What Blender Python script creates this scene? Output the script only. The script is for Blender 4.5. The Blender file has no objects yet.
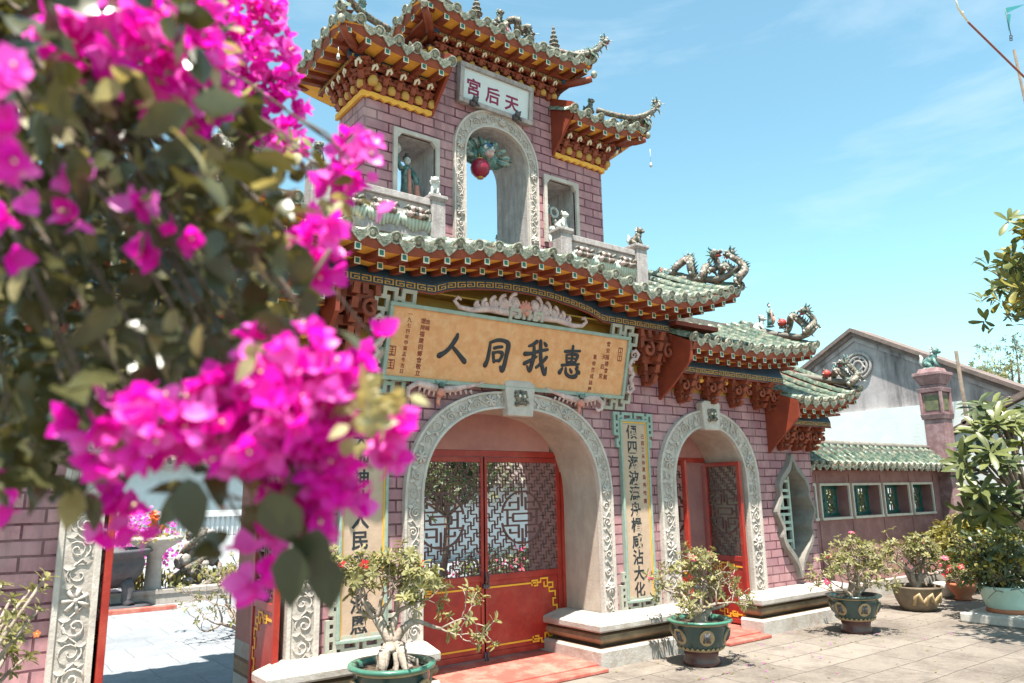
import bpy, bmesh, math, random
from mathutils import Vector, Matrix, Quaternion, noise
R = math.radians
scene = bpy.context.scene
COL = scene.collection

# ------------------------------------------------------------------ camera, light, exposure
F_PX, YAW, PITCH, ROLL, EYE = 750.0, R(36.82), R(11.47), -0.0176, 1.6
_f = Vector((math.sin(YAW)*math.cos(PITCH), math.cos(YAW)*math.cos(PITCH), math.sin(PITCH)))
_r0 = Vector((math.cos(YAW), -math.sin(YAW), 0.0))
_u0 = _r0.cross(_f)
CR = _r0*math.cos(ROLL) + _u0*math.sin(ROLL)
CU = -_r0*math.sin(ROLL) + _u0*math.cos(ROLL)
CAM = Vector((0, 0, EYE))
cd = bpy.data.cameras.new('camera')
cd.sensor_width = 36.0
cd.lens = 36.0*F_PX/1024.0
cd.clip_start = 0.05
cd.clip_end = 2000
cd.dof.use_dof = True
cd.dof.focus_distance = 7.3
cd.dof.aperture_fstop = 2.9
cam = bpy.data.objects.new('camera', cd)
COL.objects.link(cam)
m3 = Matrix((CR, CU, -_f)).transposed()
cam.matrix_world = Matrix.Translation(CAM) @ m3.to_4x4()
scene.camera = cam

SUN_AZ, SUN_EL = R(40), R(70.5)          # azimuth measured from straight in front of the gate towards its left
to_sun = Vector((-math.sin(SUN_AZ)*math.cos(SUN_EL), -math.cos(SUN_AZ)*math.cos(SUN_EL), math.sin(SUN_EL)))
sd = bpy.data.lights.new('sun', 'SUN')
sd.energy = 5.0
sd.angle = R(0.5)
sd.color = (1.0, 0.945, 0.86)
sun = bpy.data.objects.new('sun', sd)
COL.objects.link(sun)
sun.rotation_euler = to_sun.to_track_quat('Z', 'Y').to_euler()
sun.location = (0, 0, 30)

world = bpy.data.worlds.new('World')
scene.world = world
world.use_nodes = True
wn = world.node_tree
wn.nodes.clear()
sky = wn.nodes.new('ShaderNodeTexSky')
sky.sky_type = 'NISHITA'
sky.sun_disc = False
sky.sun_elevation = SUN_EL
sky.sun_rotation = math.atan2(to_sun.x, to_sun.y)
sky.air_density = 1.0
sky.dust_density = 0.7
sky.ozone_density = 1.0
bg = wn.nodes.new('ShaderNodeBackground')
bg.inputs['Strength'].default_value = 0.086
wo = wn.nodes.new('ShaderNodeOutputWorld')
# thin high cloud streaks and the slightly turquoise tint of this sky
tc = wn.nodes.new('ShaderNodeTexCoord')
mp = wn.nodes.new('ShaderNodeMapping')
mp.inputs['Scale'].default_value = (1.2, 1.2, 5.0)
mp.inputs['Rotation'].default_value = (0.3, 0.2, 0.5)
nz = wn.nodes.new('ShaderNodeTexNoise')
nz.inputs['Scale'].default_value = 2.2
nz.inputs['Detail'].default_value = 7
nz.inputs['Roughness'].default_value = 0.6
nz.inputs['Distortion'].default_value = 0.4
rp = wn.nodes.new('ShaderNodeValToRGB')
rp.color_ramp.elements[0].position = 0.5
rp.color_ramp.elements[0].color = (0, 0, 0, 1)
rp.color_ramp.elements[1].position = 0.85
rp.color_ramp.elements[1].color = (0.45, 0.45, 0.45, 1)
tint = wn.nodes.new('ShaderNodeMix'); tint.data_type = 'RGBA'; tint.blend_type = 'MULTIPLY'
tint.inputs[0].default_value = 1.0
tint.inputs[7].default_value = (1.10, 1.41, 1.15, 1)
cl = wn.nodes.new('ShaderNodeMix'); cl.data_type = 'RGBA'; cl.blend_type = 'MIX'
cl.inputs[7].default_value = (4.6, 5.2, 5.4, 1)
wn.links.new(tc.outputs['Generated'], mp.inputs['Vector'])
wn.links.new(mp.outputs['Vector'], nz.inputs['Vector'])
wn.links.new(nz.outputs['Fac'], rp.inputs['Fac'])
wn.links.new(sky.outputs['Color'], tint.inputs[6])
wn.links.new(tint.outputs[2], cl.inputs[6])
wn.links.new(rp.outputs['Color'], cl.inputs[0])
wn.links.new(cl.outputs[2], bg.inputs['Color'])
wn.links.new(bg.outputs['Background'], wo.inputs['Surface'])

vs = scene.view_settings
vs.view_transform = 'Standard'
vs.look = 'None'
vs.gamma = 1.0
vs.use_curve_mapping = False
vs.exposure = 1.5
scene.display_settings.display_device = 'sRGB'
scene.render.engine = 'CYCLES'
scene.cycles.max_bounces = 8
scene.cycles.transparent_max_bounces = 8
scene.cycles.use_denoising = True

# ------------------------------------------------------------------ helpers
def ray(px, py):
    return _f + CR*((px-512)/F_PX) - CU*((py-341.5)/F_PX)
def at(px, py, Y):
    """the point where the line of sight through a pixel meets the upright plane y = Y"""
    d = ray(px, py)
    return CAM + d*(Y/d.y)
def atx(px, py, X):
    d = ray(px, py)
    return CAM + d*(X/d.x)
def deep(px, py, dist):
    return CAM + ray(px, py)*dist
def ground(px, py, z=0.0):
    d = ray(px, py)
    return CAM + d*((z-EYE)/d.z)

def lerp(a, b, t):
    return a + (b-a)*t
def interp(tab, x):
    if x <= tab[0][0]: return tab[0][1]
    for (x0, y0), (x1, y1) in zip(tab, tab[1:]):
        if x <= x1:
            t = (x-x0)/(x1-x0)
            return lerp(y0, y1, t*t*(3-2*t)) if False else lerp(y0, y1, t)
    return tab[-1][1]

class MB:
    """collects primitive shapes; build() links them as ONE mesh object"""
    def __init__(s):
        s.V = []; s.F = []; s.M = []; s.S = []; s.mi = 0; s.T = None
    def vert(s, p):
        p = Vector(p)
        if s.T is not None: p = s.T @ p
        s.V.append(p); return len(s.V)-1
    def face(s, ids, smooth=False, mi=None):
        s.F.append(tuple(ids)); s.M.append(s.mi if mi is None else mi); s.S.append(smooth)
    def quad(s, a, b, c, d, smooth=False, mi=None):
        s.face([s.vert(a), s.vert(b), s.vert(c), s.vert(d)], smooth, mi)
    def poly(s, pts, smooth=False, mi=None):
        s.face([s.vert(p) for p in pts], smooth, mi)
    def box(s, x0, x1, y0, y1, z0, z1, mi=None):
        i = [s.vert(p) for p in ((x0,y0,z0),(x1,y0,z0),(x1,y1,z0),(x0,y1,z0),(x0,y0,z1),(x1,y0,z1),(x1,y1,z1),(x0,y1,z1))]
        for f in ((0,3,2,1),(4,5,6,7),(0,1,5,4),(1,2,6,5),(2,3,7,6),(3,0,4,7)):
            s.face([i[k] for k in f], False, mi)
    def taper(s, x0, x1, y0, y1, z0, X0, X1, Y0, Y1, z1, mi=None):
        i = [s.vert(p) for p in ((x0,y0,z0),(x1,y0,z0),(x1,y1,z0),(x0,y1,z0),(X0,Y0,z1),(X1,Y0,z1),(X1,Y1,z1),(X0,Y1,z1))]
        for f in ((0,3,2,1),(4,5,6,7),(0,1,5,4),(1,2,6,5),(2,3,7,6),(3,0,4,7)):
            s.face([i[k] for k in f], False, mi)
    def bar(s, p, q, w, h, up=(0,0,1), mi=None):
        p, q, up = Vector(p), Vector(q), Vector(up)
        d = (q-p).normalized(); a = d.cross(up)
        if a.length < 1e-5: a = d.cross(Vector((1,0,0)))
        a.normalize(); b = a.cross(d)
        a *= w/2; b *= h/2
        i = [s.vert(t) for t in (p-a-b, p+a-b, p+a+b, p-a+b, q-a-b, q+a-b, q+a+b, q-a+b)]
        for f in ((0,3,2,1),(4,5,6,7),(0,1,5,4),(1,2,6,5),(2,3,7,6),(3,0,4,7)):
            s.face([i[k] for k in f][::-1], False, mi)
    def prism(s, pts, d, mi=None, mi_side=None, smooth=False):
        """flat outline pts (3D) swept by vector d"""
        d = Vector(d); n = len(pts)
        a = [s.vert(p) for p in pts]; b = [s.vert(Vector(p)+d) for p in pts]
        s.face(a[::-1], False, mi); s.face(b, False, mi)
        for k in range(n):
            s.face((a[k], a[(k+1) % n], b[(k+1) % n], b[k]), smooth, mi if mi_side is None else mi_side)
    def tube(s, pts, rad, n=6, caps=True, mi=None, smooth=True, flat=None):
        pts = [Vector(p) for p in pts]
        if not hasattr(rad, '__len__'): rad = [rad]*len(pts)
        prev = None; rings = []
        for k, p in enumerate(pts):
            d = (pts[min(k+1, len(pts)-1)] - pts[max(k-1, 0)])
            if d.length < 1e-9: d = Vector((0,0,1))
            d.normalize()
            if prev is None:
                a = d.orthogonal().normalized()
            else:
                a = prev - d*prev.dot(d)
                a = a.normalized() if a.length > 1e-6 else d.orthogonal().normalized()
            prev = a; b = d.cross(a)
            ring = []
            for j in range(n):
                t = 2*math.pi*j/n
                o = (a*math.cos(t) + b*math.sin(t))*rad[k]
                if flat is not None:
                    fn, fs = flat
                    o = o - fn*(o.dot(fn)*(1-fs))
                ring.append(s.vert(p+o))
            rings.append(ring)
        for A, B in zip(rings, rings[1:]):
            for j in range(n):
                s.face((A[j], A[(j+1) % n], B[(j+1) % n], B[j]), smooth, mi)
        if caps:
            s.face(rings[0][::-1], False, mi); s.face(rings[-1], False, mi)
    def lathe(s, prof, c, n=24, mi=None, mis=None, smooth=True, sx=1, sy=1):
        c = Vector(c); rings = []
        for r, z in prof:
            rings.append([s.vert(c+Vector((r*sx*math.cos(2*math.pi*j/n), r*sy*math.sin(2*math.pi*j/n), z))) for j in range(n)])
        for k, (A, B) in enumerate(zip(rings, rings[1:])):
            for j in range(n):
                s.face((A[j], A[(j+1) % n], B[(j+1) % n], B[j]), smooth, mis[k] if mis else mi)
        s.face(rings[0][::-1], False, mis[0] if mis else mi); s.face(rings[-1], False, mis[-1] if mis else mi)
    def ball(s, c, r, nu=8, nv=5, mi=None, rot=None):
        c = Vector(c)
        r = Vector((r, r, r)) if not hasattr(r, '__len__') else Vector(r)
        def P(a, b):
            v = Vector((r.x*math.cos(b)*math.cos(a), r.y*math.cos(b)*math.sin(a), r.z*math.sin(b)))
            return c + (rot @ v if rot else v)
        rings = [[s.vert(P(2*math.pi*j/nu, -math.pi/2+math.pi*k/nv)) for j in range(nu)] for k in range(1, nv)]
        lo, hi = s.vert(P(0, -math.pi/2)), s.vert(P(0, math.pi/2))
        for j in range(nu):
            s.face((lo, rings[0][(j+1) % nu], rings[0][j]), True, mi)
            s.face((hi, rings[-1][j], rings[-1][(j+1) % nu]), True, mi)
        for A, B in zip(rings, rings[1:]):
            for j in range(nu):
                s.face((A[j], A[(j+1) % nu], B[(j+1) % nu], B[j]), True, mi)
    def leaf(s, c, d, nrm, L, W, fold=0.25, droop=0.15, mi=None, shape=((0,.04),(.25,.36),(.55,.5),(.82,.3),(1,0.01))):
        d = Vector(d).normalized(); nrm = Vector(nrm)
        a = d.cross(nrm)
        if a.length < 1e-5: a = d.orthogonal()
        a.normalize(); nn = a.cross(d).normalized(); c = Vector(c)
        mid = []; lf = []; rt = []
        for t, w in shape:
            p = c + d*(L*t) - nn*(droop*L*t*t)
            mid.append(s.vert(p))
            lf.append(s.vert(p + a*(w*W) + nn*(fold*w*W)))
            rt.append(s.vert(p - a*(w*W) + nn*(fold*w*W)))
        for k in range(len(shape)-1):
            s.face((mid[k], mid[k+1], lf[k+1], lf[k]), True, mi)
            s.face((mid[k], rt[k], rt[k+1], mid[k+1]), True, mi)
    def glyph(s, ch, M, mi=None, bold=0.012):
        vs_, fs_ = glyph_mesh(ch, bold)
        base = len(s.V)
        for v in vs_: s.vert(M @ v)
        for f in fs_: s.face([base+k for k in f], False, mi)
    def build(s, name, mats, parent=None, base=(0,0,0), loc=None):
        base = Vector(base)
        me = bpy.data.meshes.new(name)
        me.from_pydata([tuple(v-base) for v in s.V], [], s.F)
        if not isinstance(mats, (list, tuple)): mats = [mats]
        for m in mats: me.materials.append(m)
        me.polygons.foreach_set('material_index', s.M)
        me.polygons.foreach_set('use_smooth', s.S)
        me.update()
        o = bpy.data.objects.new(name, me)
        COL.objects.link(o)
        if parent is not None:
            o.parent = parent
            if loc is not None: o.location = loc
        else:
            o.location = base if loc is None else loc
        return o

_gl = {}
def glyph_mesh(ch, bold):
    k = (ch, bold)
    if k not in _gl:
        cu = bpy.data.curves.new('glyph', 'FONT')
        cu.body = ch; cu.extrude = 0.03; cu.offset = bold; cu.resolution_u = 2
        ob = bpy.data.objects.new('glyph', cu)
        COL.objects.link(ob)
        dg = bpy.context.evaluated_depsgraph_get()
        me = bpy.data.meshes.new_from_object(ob.evaluated_get(dg))
        _gl[k] = ([v.co - Vector((.5, .38, 0)) for v in me.vertices], [tuple(p.vertices) for p in me.polygons])
        COL.objects.unlink(ob)
        bpy.data.objects.remove(ob); bpy.data.curves.remove(cu); bpy.data.meshes.remove(me)
    return _gl[k]

def tag(o, label=None, cat=None, group=None, kind=None):
    if label: o['label'] = label
    if cat: o['category'] = cat
    if group: o['group'] = group
    if kind: o['kind'] = kind
    return o
def thing(name, loc, label, cat, group=None):
    o = bpy.data.objects.new(name, None)
    o.empty_display_size = 0.2
    o.location = loc
    COL.objects.link(o)
    return tag(o, label, cat, group)
def copy_tree(o, parent=None):
    c = o.copy(); COL.objects.link(c)
    if parent is not None: c.parent = parent
    for ch in list(o.children): copy_tree(ch, c)
    return c

# ------------------------------------------------------------------ materials
def mat(name, col, rough=0.7, col2=None, scale=6.0, amt=0.6, bump=0.0, bscale=None, spec=0.35, col3=None, stain=0.0, stain_scale=1.5, streak=False, coat=0.0, detail=6, trans=None, lo=0.35, hi=0.65):
    m = bpy.data.materials.new(name); m.use_nodes = True
    nt = m.node_tree; N = nt.nodes; Lk = nt.links
    b = N['Principled BSDF']
    b.inputs['Roughness'].default_value = rough
    b.inputs['Specular IOR Level'].default_value = spec
    if coat:
        b.inputs['Coat Weight'].default_value = coat
        b.inputs['Coat Roughness'].default_value = 0.12
    tcn = N.new('ShaderNodeTexCoord')
    cur = None
    if col2 is None: col2 = tuple(c*0.7 for c in col)
    n1 = N.new('ShaderNodeTexNoise'); n1.inputs['Scale'].default_value = scale
    n1.inputs['Detail'].default_value = detail; n1.inputs['Roughness'].default_value = 0.65
    Lk.new(tcn.outputs['Object'], n1.inputs['Vector'])
    r1 = N.new('ShaderNodeValToRGB')
    r1.color_ramp.elements[0].position = lo; r1.color_ramp.elements[1].position = hi
    r1.color_ramp.elements[0].color = (*[lerp(a, c, amt) for a, c in zip(col, col2)], 1)
    r1.color_ramp.elements[1].color = (*col, 1)
    Lk.new(n1.outputs['Fac'], r1.inputs['Fac'])
    cur = r1.outputs['Color']
    if stain > 0 and col3 is not None:
        n2 = N.new('ShaderNodeTexNoise'); n2.inputs['Scale'].default_value = stain_scale
        n2.inputs['Detail'].default_value = 8; n2.inputs['Roughness'].default_value = 0.7
        if streak:
            mpn = N.new('ShaderNodeMapping'); mpn.inputs['Scale'].default_value = (3.0, 3.0, 0.5)
            Lk.new(tcn.outputs['Object'], mpn.inputs['Vector']); Lk.new(mpn.outputs['Vector'], n2.inputs['Vector'])
        else:
            Lk.new(tcn.outputs['Object'], n2.inputs['Vector'])
        r2 = N.new('ShaderNodeValToRGB')
        r2.color_ramp.elements[0].position = 0.46; r2.color_ramp.elements[1].position = 0.66
        r2.color_ramp.elements[0].color = (0, 0, 0, 1); r2.color_ramp.elements[1].color = (stain,)*3 + (1,)
        Lk.new(n2.outputs['Fac'], r2.inputs['Fac'])
        mx = N.new('ShaderNodeMix'); mx.data_type = 'RGBA'
        mx.inputs[7].default_value = (*col3, 1)
        Lk.new(r2.outputs['Color'], mx.inputs[0]); Lk.new(cur, mx.inputs[6])
        cur = mx.outputs[2]
    Lk.new(cur, b.inputs['Base Color'])
    if bump > 0:
        nb = N.new('ShaderNodeTexNoise'); nb.inputs['Scale'].default_value = bscale or scale*4
        nb.inputs['Detail'].default_value = 5
        Lk.new(tcn.outputs['Object'], nb.inputs['Vector'])
        bp = N.new('ShaderNodeBump'); bp.inputs['Strength'].default_value = bump; bp.inputs['Distance'].default_value = 0.01
        Lk.new(nb.outputs['Fac'], bp.inputs['Height']); Lk.new(bp.outputs['Normal'], b.inputs['Normal'])
    if trans is not None:
        out = N['Material Output']
        tr = N.new('ShaderNodeBsdfTranslucent')
        tm = N.new('ShaderNodeMix'); tm.data_type = 'RGBA'; tm.blend_type = 'MULTIPLY'; tm.inputs[0].default_value = 1
        tm.inputs[7].default_value = (*trans[1], 1)
        Lk.new(cur, tm.inputs[6]); Lk.new(tm.outputs[2], tr.inputs['Color'])
        ms = N.new('ShaderNodeMixShader'); ms.inputs[0].default_value = trans[0]
        Lk.new(b.outputs[0], ms.inputs[1]); Lk.new(tr.outputs[0], ms.inputs[2]); Lk.new(ms.outputs[0], out.inputs['Surface'])
    return m

def brick_mat(name, c1, c2, mortar, w=0.25, h=0.098, ms=0.0085, stain=(0.24, 0.12, 0.145)):
    m = bpy.data.materials.new(name); m.use_nodes = True
    nt = m.node_tree; N = nt.nodes; Lk = nt.links
    b = N['Principled BSDF']; b.inputs['Roughness'].default_value = 0.8; b.inputs['Specular IOR Level'].default_value = 0.25
    tcn = N.new('ShaderNodeTexCoord'); ge = N.new('ShaderNodeNewGeometry')
    sp = N.new('ShaderNodeSeparateXYZ'); sn = N.new('ShaderNodeSeparateXYZ')
    Lk.new(tcn.outputs['Object'], sp.inputs[0]); Lk.new(ge.outputs['True Normal'], sn.inputs[0])
    ab = N.new('ShaderNodeMath'); ab.operation = 'ABSOLUTE'; Lk.new(sn.outputs['X'], ab.inputs[0])
    gt = N.new('ShaderNodeMath'); gt.operation = 'GREATER_THAN'; gt.inputs[1].default_value = 0.5; Lk.new(ab.outputs[0], gt.inputs[0])
    mx = N.new('ShaderNodeMix'); mx.data_type = 'FLOAT'
    Lk.new(gt.outputs[0], mx.inputs[0]); Lk.new(sp.outputs['X'], mx.inputs[2]); Lk.new(sp.outputs['Y'], mx.inputs[3])
    cb = N.new('ShaderNodeCombineXYZ'); Lk.new(mx.outputs[0], cb.inputs[0]); Lk.new(sp.outputs['Z'], cb.inputs[1])
    # the courses are laid by hand: a slow wobble of the joints
    wob = N.new('ShaderNodeTexNoise'); wob.inputs['Scale'].default_value = 5.0; wob.inputs['Detail'].default_value = 2
    Lk.new(tcn.outputs['Object'], wob.inputs['Vector'])
    wv = N.new('ShaderNodeVectorMath'); wv.operation = 'SCALE'; wv.inputs[3].default_value = 0.012
    Lk.new(wob.outputs['Color'], wv.inputs[0])
    av = N.new('ShaderNodeVectorMath'); av.operation = 'ADD'
    Lk.new(cb.outputs[0], av.inputs[0]); Lk.new(wv.outputs[0], av.inputs[1])
    br = N.new('ShaderNodeTexBrick')
    br.inputs['Scale'].default_value = 1.0
    br.inputs['Brick Width'].default_value = w; br.inputs['Row Height'].default_value = h
    br.inputs['Mortar Size'].default_value = ms; br.inputs['Mortar Smooth'].default_value = 0.3
    br.inputs['Color1'].default_value = (*c1, 1); br.inputs['Color2'].default_value = (*c2, 1); br.inputs['Mortar'].default_value = (*mortar, 1)
    br.inputs['Bias'].default_value = -0.1
    Lk.new(av.outputs[0], br.inputs['Vector'])
    n1 = N.new('ShaderNodeTexNoise'); n1.inputs['Scale'].default_value = 9; n1.inputs['Detail'].default_value = 8; n1.inputs['Roughness'].default_value = 0.75
    Lk.new(tcn.outputs['Object'], n1.inputs['Vector'])
    r1 = N.new('ShaderNodeValToRGB'); r1.color_ramp.elements[0].position = 0.42; r1.color_ramp.elements[1].position = 0.72
    r1.color_ramp.elements[0].color = (0, 0, 0, 1); r1.color_ramp.elements[1].color = (0.75,)*3 + (1,)
    Lk.new(n1.outputs['Fac'], r1.inputs['Fac'])
    m2 = N.new('ShaderNodeMix'); m2.data_type = 'RGBA'; m2.inputs[7].default_value = (*stain, 1)
    Lk.new(r1.outputs['Color'], m2.inputs[0]); Lk.new(br.outputs['Color'], m2.inputs[6])
    n3 = N.new('ShaderNodeTexNoise'); n3.inputs['Scale'].default_value = 2.6; n3.inputs['Detail'].default_value = 6
    Lk.new(tcn.outputs['Object'], n3.inputs['Vector'])
    r3 = N.new('ShaderNodeValToRGB'); r3.color_ramp.elements[0].position = 0.45; r3.color_ramp.elements[1].position = 0.75
    r3.color_ramp.elements[0].color = (0, 0, 0, 1); r3.color_ramp.elements[1].color = (0.4,)*3 + (1,)
    Lk.new(n3.outputs['Fac'], r3.inputs['Fac'])
    m3_ = N.new('ShaderNodeMix'); m3_.data_type = 'RGBA'; m3_.inputs[7].default_value = (0.56, 0.40, 0.38, 1)
    Lk.new(r3.outputs['Color'], m3_.inputs[0]); Lk.new(m2.outputs[2], m3_.inputs[6])
    mp5 = N.new('ShaderNodeMapping'); mp5.inputs['Scale'].default_value = (7.0, 7.0, 0.7); Lk.new(tcn.outputs['Object'], mp5.inputs['Vector'])
    n5 = N.new('ShaderNodeTexNoise'); n5.inputs['Scale'].default_value = 1.0; n5.inputs['Detail'].default_value = 7; n5.inputs['Roughness'].default_value = 0.7
    Lk.new(mp5.outputs['Vector'], n5.inputs['Vector'])
    r5 = N.new('ShaderNodeValToRGB'); r5.color_ramp.elements[0].position = 0.5; r5.color_ramp.elements[1].position = 0.75
    r5.color_ramp.elements[0].color = (0, 0, 0, 1); r5.color_ramp.elements[1].color = (0.7,)*3 + (1,)
    Lk.new(n5.outputs['Fac'], r5.inputs['Fac'])
    m5 = N.new('ShaderNodeMix'); m5.data_type = 'RGBA'; m5.inputs[7].default_value = (0.17, 0.10, 0.105, 1)
    Lk.new(r5.outputs['Color'], m5.inputs[0]); Lk.new(m3_.outputs[2], m5.inputs[6])
    Lk.new(m5.outputs[2], b.inputs['Base Color'])
    bp = N.new('ShaderNodeBump'); bp.inputs['Strength'].default_value = 0.8; bp.inputs['Distance'].default_value = 0.008
    inv = N.new('ShaderNodeMath'); inv.operation = 'SUBTRACT'; inv.inputs[0].default_value = 1.0
    Lk.new(br.outputs['Fac'], inv.inputs[1])
    ad = N.new('ShaderNodeMath'); ad.operation = 'MULTIPLY_ADD'; ad.inputs[1].default_value = 0.35
    Lk.new(n1.outputs['Fac'], ad.inputs[0]); Lk.new(inv.outputs[0], ad.inputs[2])
    Lk.new(ad.outputs[0], bp.inputs['Height']); Lk.new(bp.outputs['Normal'], b.inputs['Normal'])
    return m

M = {}
M['brick'] = brick_mat('pink_brick', (0.47, 0.245, 0.25), (0.31, 0.145, 0.17), (0.085, 0.02, 0.027))
M['plaster'] = mat('reveal_plaster', (0.48, 0.40, 0.33), .85, (0.34, 0.275, 0.225), 3.0, .8, .25, 40, col3=(0.30, 0.25, 0.21), stain=.5, stain_scale=4, streak=True)
M['pinkplaster'] = mat('pink_plaster', (0.42, 0.20, 0.17), .85, (0.30, 0.13, 0.12), 3.0, .8, .2, 30)
M['stone'] = mat('carved_stone', (0.54, 0.48, 0.43), .8, (0.38, 0.33, 0.29), 5.0, .7, .4, 45, col3=(0.34, 0.29, 0.25), stain=.55, stain_scale=7)
M['stonedark'] = mat('carved_recess', (0.36, 0.30, 0.25), .85, (0.22, 0.18, 0.15), 14, .7)
M['cope'] = mat('limewashed_coping', (0.46, 0.425, 0.39), .8, (0.30, 0.27, 0.24), 4, .8, .35, 40, col3=(0.26, 0.19, 0.145), stain=.7, stain_scale=4.5)
M['roll'] = mat('tan_moulding', (0.36, 0.24, 0.14), .75, (0.22, 0.13, 0.08), 5, .8, .3, 40, col3=(0.15, 0.10, 0.07), stain=.6, stain_scale=6)
M['groove'] = mat('brown_groove', (0.20, 0.12, 0.07), .8, (0.12, 0.07, 0.05), 6, .8)
M['redpaint'] = mat('red_paint', (0.33, 0.022, 0.012), .45, (0.23, 0.016, 0.011), 5, .9, .12, 60, spec=.45, col3=(0.43, 0.085, 0.05), stain=.45, stain_scale=3.5)
M['redfloor'] = mat('red_step', (0.46, 0.10, 0.075), .7, (0.34, 0.08, 0.06), 5, .8, .2, 40, col3=(0.50, 0.26, 0.20), stain=.6, stain_scale=5)
M['yellowline'] = mat('yellow_paint', (0.80, 0.42, 0.035), .5, (0.62, 0.30, 0.02), 8, .6)
M['redwood'] = mat('red_brown_timber', (0.26, 0.058, 0.027), .6, (0.12, 0.03, 0.017), 7, .8, .2, 40, col3=(0.33, 0.085, 0.045), stain=.4, stain_scale=9)
M['orangered'] = mat('orange_red_board', (0.25, 0.045, 0.02), .6, (0.15, 0.028, 0.015), 4, .7, .1, 40)
M['yellow'] = mat('ochre_soffit', (0.86, 0.45, 0.07), .7, (0.66, 0.31, 0.045), 5, .7, .1, 30, col3=(0.36, 0.18, 0.04), stain=.35, stain_scale=3)
M['cream'] = mat('cream_paint', (0.72, 0.66, 0.52), .6, (0.56, 0.49, 0.36), 14, .6)
M['greenend'] = mat('green_paint', (0.025, 0.15, 0.10), .5, (0.02, 0.09, 0.08), 40, .9)
M['blue'] = mat('blue_frieze', (0.022, 0.055, 0.095), .55, (0.016, 0.035, 0.055), 6, .8)
M['gold'] = mat('gold_paint', (0.50, 0.29, 0.07), .5, (0.34, 0.18, 0.045), 20, .6)
M['tile'] = mat('green_glazed_tile', (0.085, 0.14, 0.095), .4, (0.032, 0.058, 0.045), 13, .95, .3, 60, spec=.4, col3=(0.34, 0.315, 0.23), stain=.85, stain_scale=17, coat=.15)
M['tileold'] = mat('weathered_tile_cap', (0.43, 0.405, 0.325), .6, (0.15, 0.16, 0.12), 26, .9, .5, 70, col3=(0.115, 0.11, 0.09), stain=.55, stain_scale=22, lo=.42, hi=.6)
M['tilered'] = mat('terracotta_under_tile', (0.22, 0.085, 0.05), .75, (0.13, 0.05, 0.035), 12, .8)
M['ridge'] = mat('ridge_mortar', (0.24, 0.22, 0.185), .85, (0.12, 0.11, 0.095), 9, .9, .4, 50, col3=(0.10, 0.09, 0.08), stain=.6, stain_scale=8)
M['greystone'] = mat('grey_stone', (0.42, 0.38, 0.36), .85, (0.27, 0.24, 0.23), 8, .8, .4, 50, col3=(0.17, 0.14, 0.14), stain=.6, stain_scale=6, streak=True)
M['plaque'] = mat('orange_plaque_board', (0.66, 0.32, 0.145), .65, (0.56, 0.25, 0.10), 9, .9, .25, 60, col3=(0.70, 0.42, 0.23), stain=.6, stain_scale=12)
M['couplet'] = mat('cream_couplet_board', (0.48, 0.345, 0.25), .7, (0.40, 0.28, 0.195), 7, .8, .15, 50)
M['teal'] = mat('pale_teal_trim', (0.29, 0.36, 0.30), .65, (0.20, 0.26, 0.22), 12, .7, .15, 50)
M['fretcream'] = mat('cream_fretwork', (0.40, 0.38, 0.31), .7, (0.28, 0.28, 0.24), 12, .7, .15, 50)
M['black'] = mat('black_lettering', (0.018, 0.019, 0.024), .5, (0.035, 0.036, 0.042), 25, .8, .1, 60)
M['redink'] = mat('red_lettering', (0.20, 0.025, 0.018), .6)
M['magink'] = mat('crimson_lettering', (0.24, 0.02, 0.07), .6)
M['pinkrelief'] = mat('pink_white_relief', (0.60, 0.46, 0.42), .7, (0.40, 0.26, 0.25), 18, .9, .5, 60, col3=(0.22, 0.20, 0.22), stain=.5, stain_scale=16)
M['salmon'] = mat('salmon_relief', (0.62, 0.27, 0.20), .7, (0.44, 0.17, 0.14), 18, .8)
M['ceramic'] = mat('mosaic_ceramic', (0.22, 0.215, 0.165), .55, (0.025, 0.04, 0.038), 34, 1.0, .6, 60, col3=(0.34, 0.13, 0.10), stain=.5, stain_scale=17, lo=.4, hi=.58)
M['ceramicgreen'] = mat('green_ceramic', (0.08, 0.21, 0.18), .4, (0.03, 0.075, 0.08), 26, .9, .4, 60, col3=(0.42, 0.42, 0.36), stain=.6, stain_scale=18)
M['ceramicwhite'] = mat('white_ceramic', (0.66, 0.66, 0.61), .5, (0.36, 0.40, 0.38), 24, .9, .4, 60)
M['ceramicred'] = mat('red_ceramic', (0.40, 0.055, 0.04), .5, (0.24, 0.03, 0.03), 20, .7)
M['lattice'] = mat('dark_lattice', (0.075, 0.035, 0.03), .5, (0.16, 0.06, 0.05), 18, .8)
M['lantern'] = mat('red_lantern', (0.27, 0.008, 0.035), .35, (0.19, 0.006, 0.025), 6, .7, spec=.5)
M['grey_white_wall'] = mat('stained_limewash', (0.42, 0.375, 0.37), .9, (0.25, 0.22, 0.22), 1.6, .9, .3, 25, col3=(0.06, 0.052, 0.055), stain=.95, stain_scale=0.7, streak=True)
M['white_wall'] = mat('white_limewash', (0.64, 0.67, 0.66), .9, (0.54, 0.57, 0.57), 2.5, .8, .3, 25, col3=(0.50, 0.50, 0.47), stain=.4, stain_scale=1.6)
M['oldroof'] = mat('brown_old_tile', (0.20, 0.145, 0.125), .85, (0.10, 0.08, 0.075), 7, .8, .4, 40)
M['purplewall'] = mat('plum_wall_paint', (0.31, 0.155, 0.15), .85, (0.23, 0.11, 0.11), 3, .8, .2, 40, col3=(0.40, 0.24, 0.21), stain=.5, stain_scale=3)
M['purplestone'] = mat('plum_pillar', (0.25, 0.145, 0.145), .8, (0.16, 0.09, 0.095), 7, .8, .3, 40, col3=(0.42, 0.30, 0.30), stain=.5, stain_scale=8)
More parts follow.
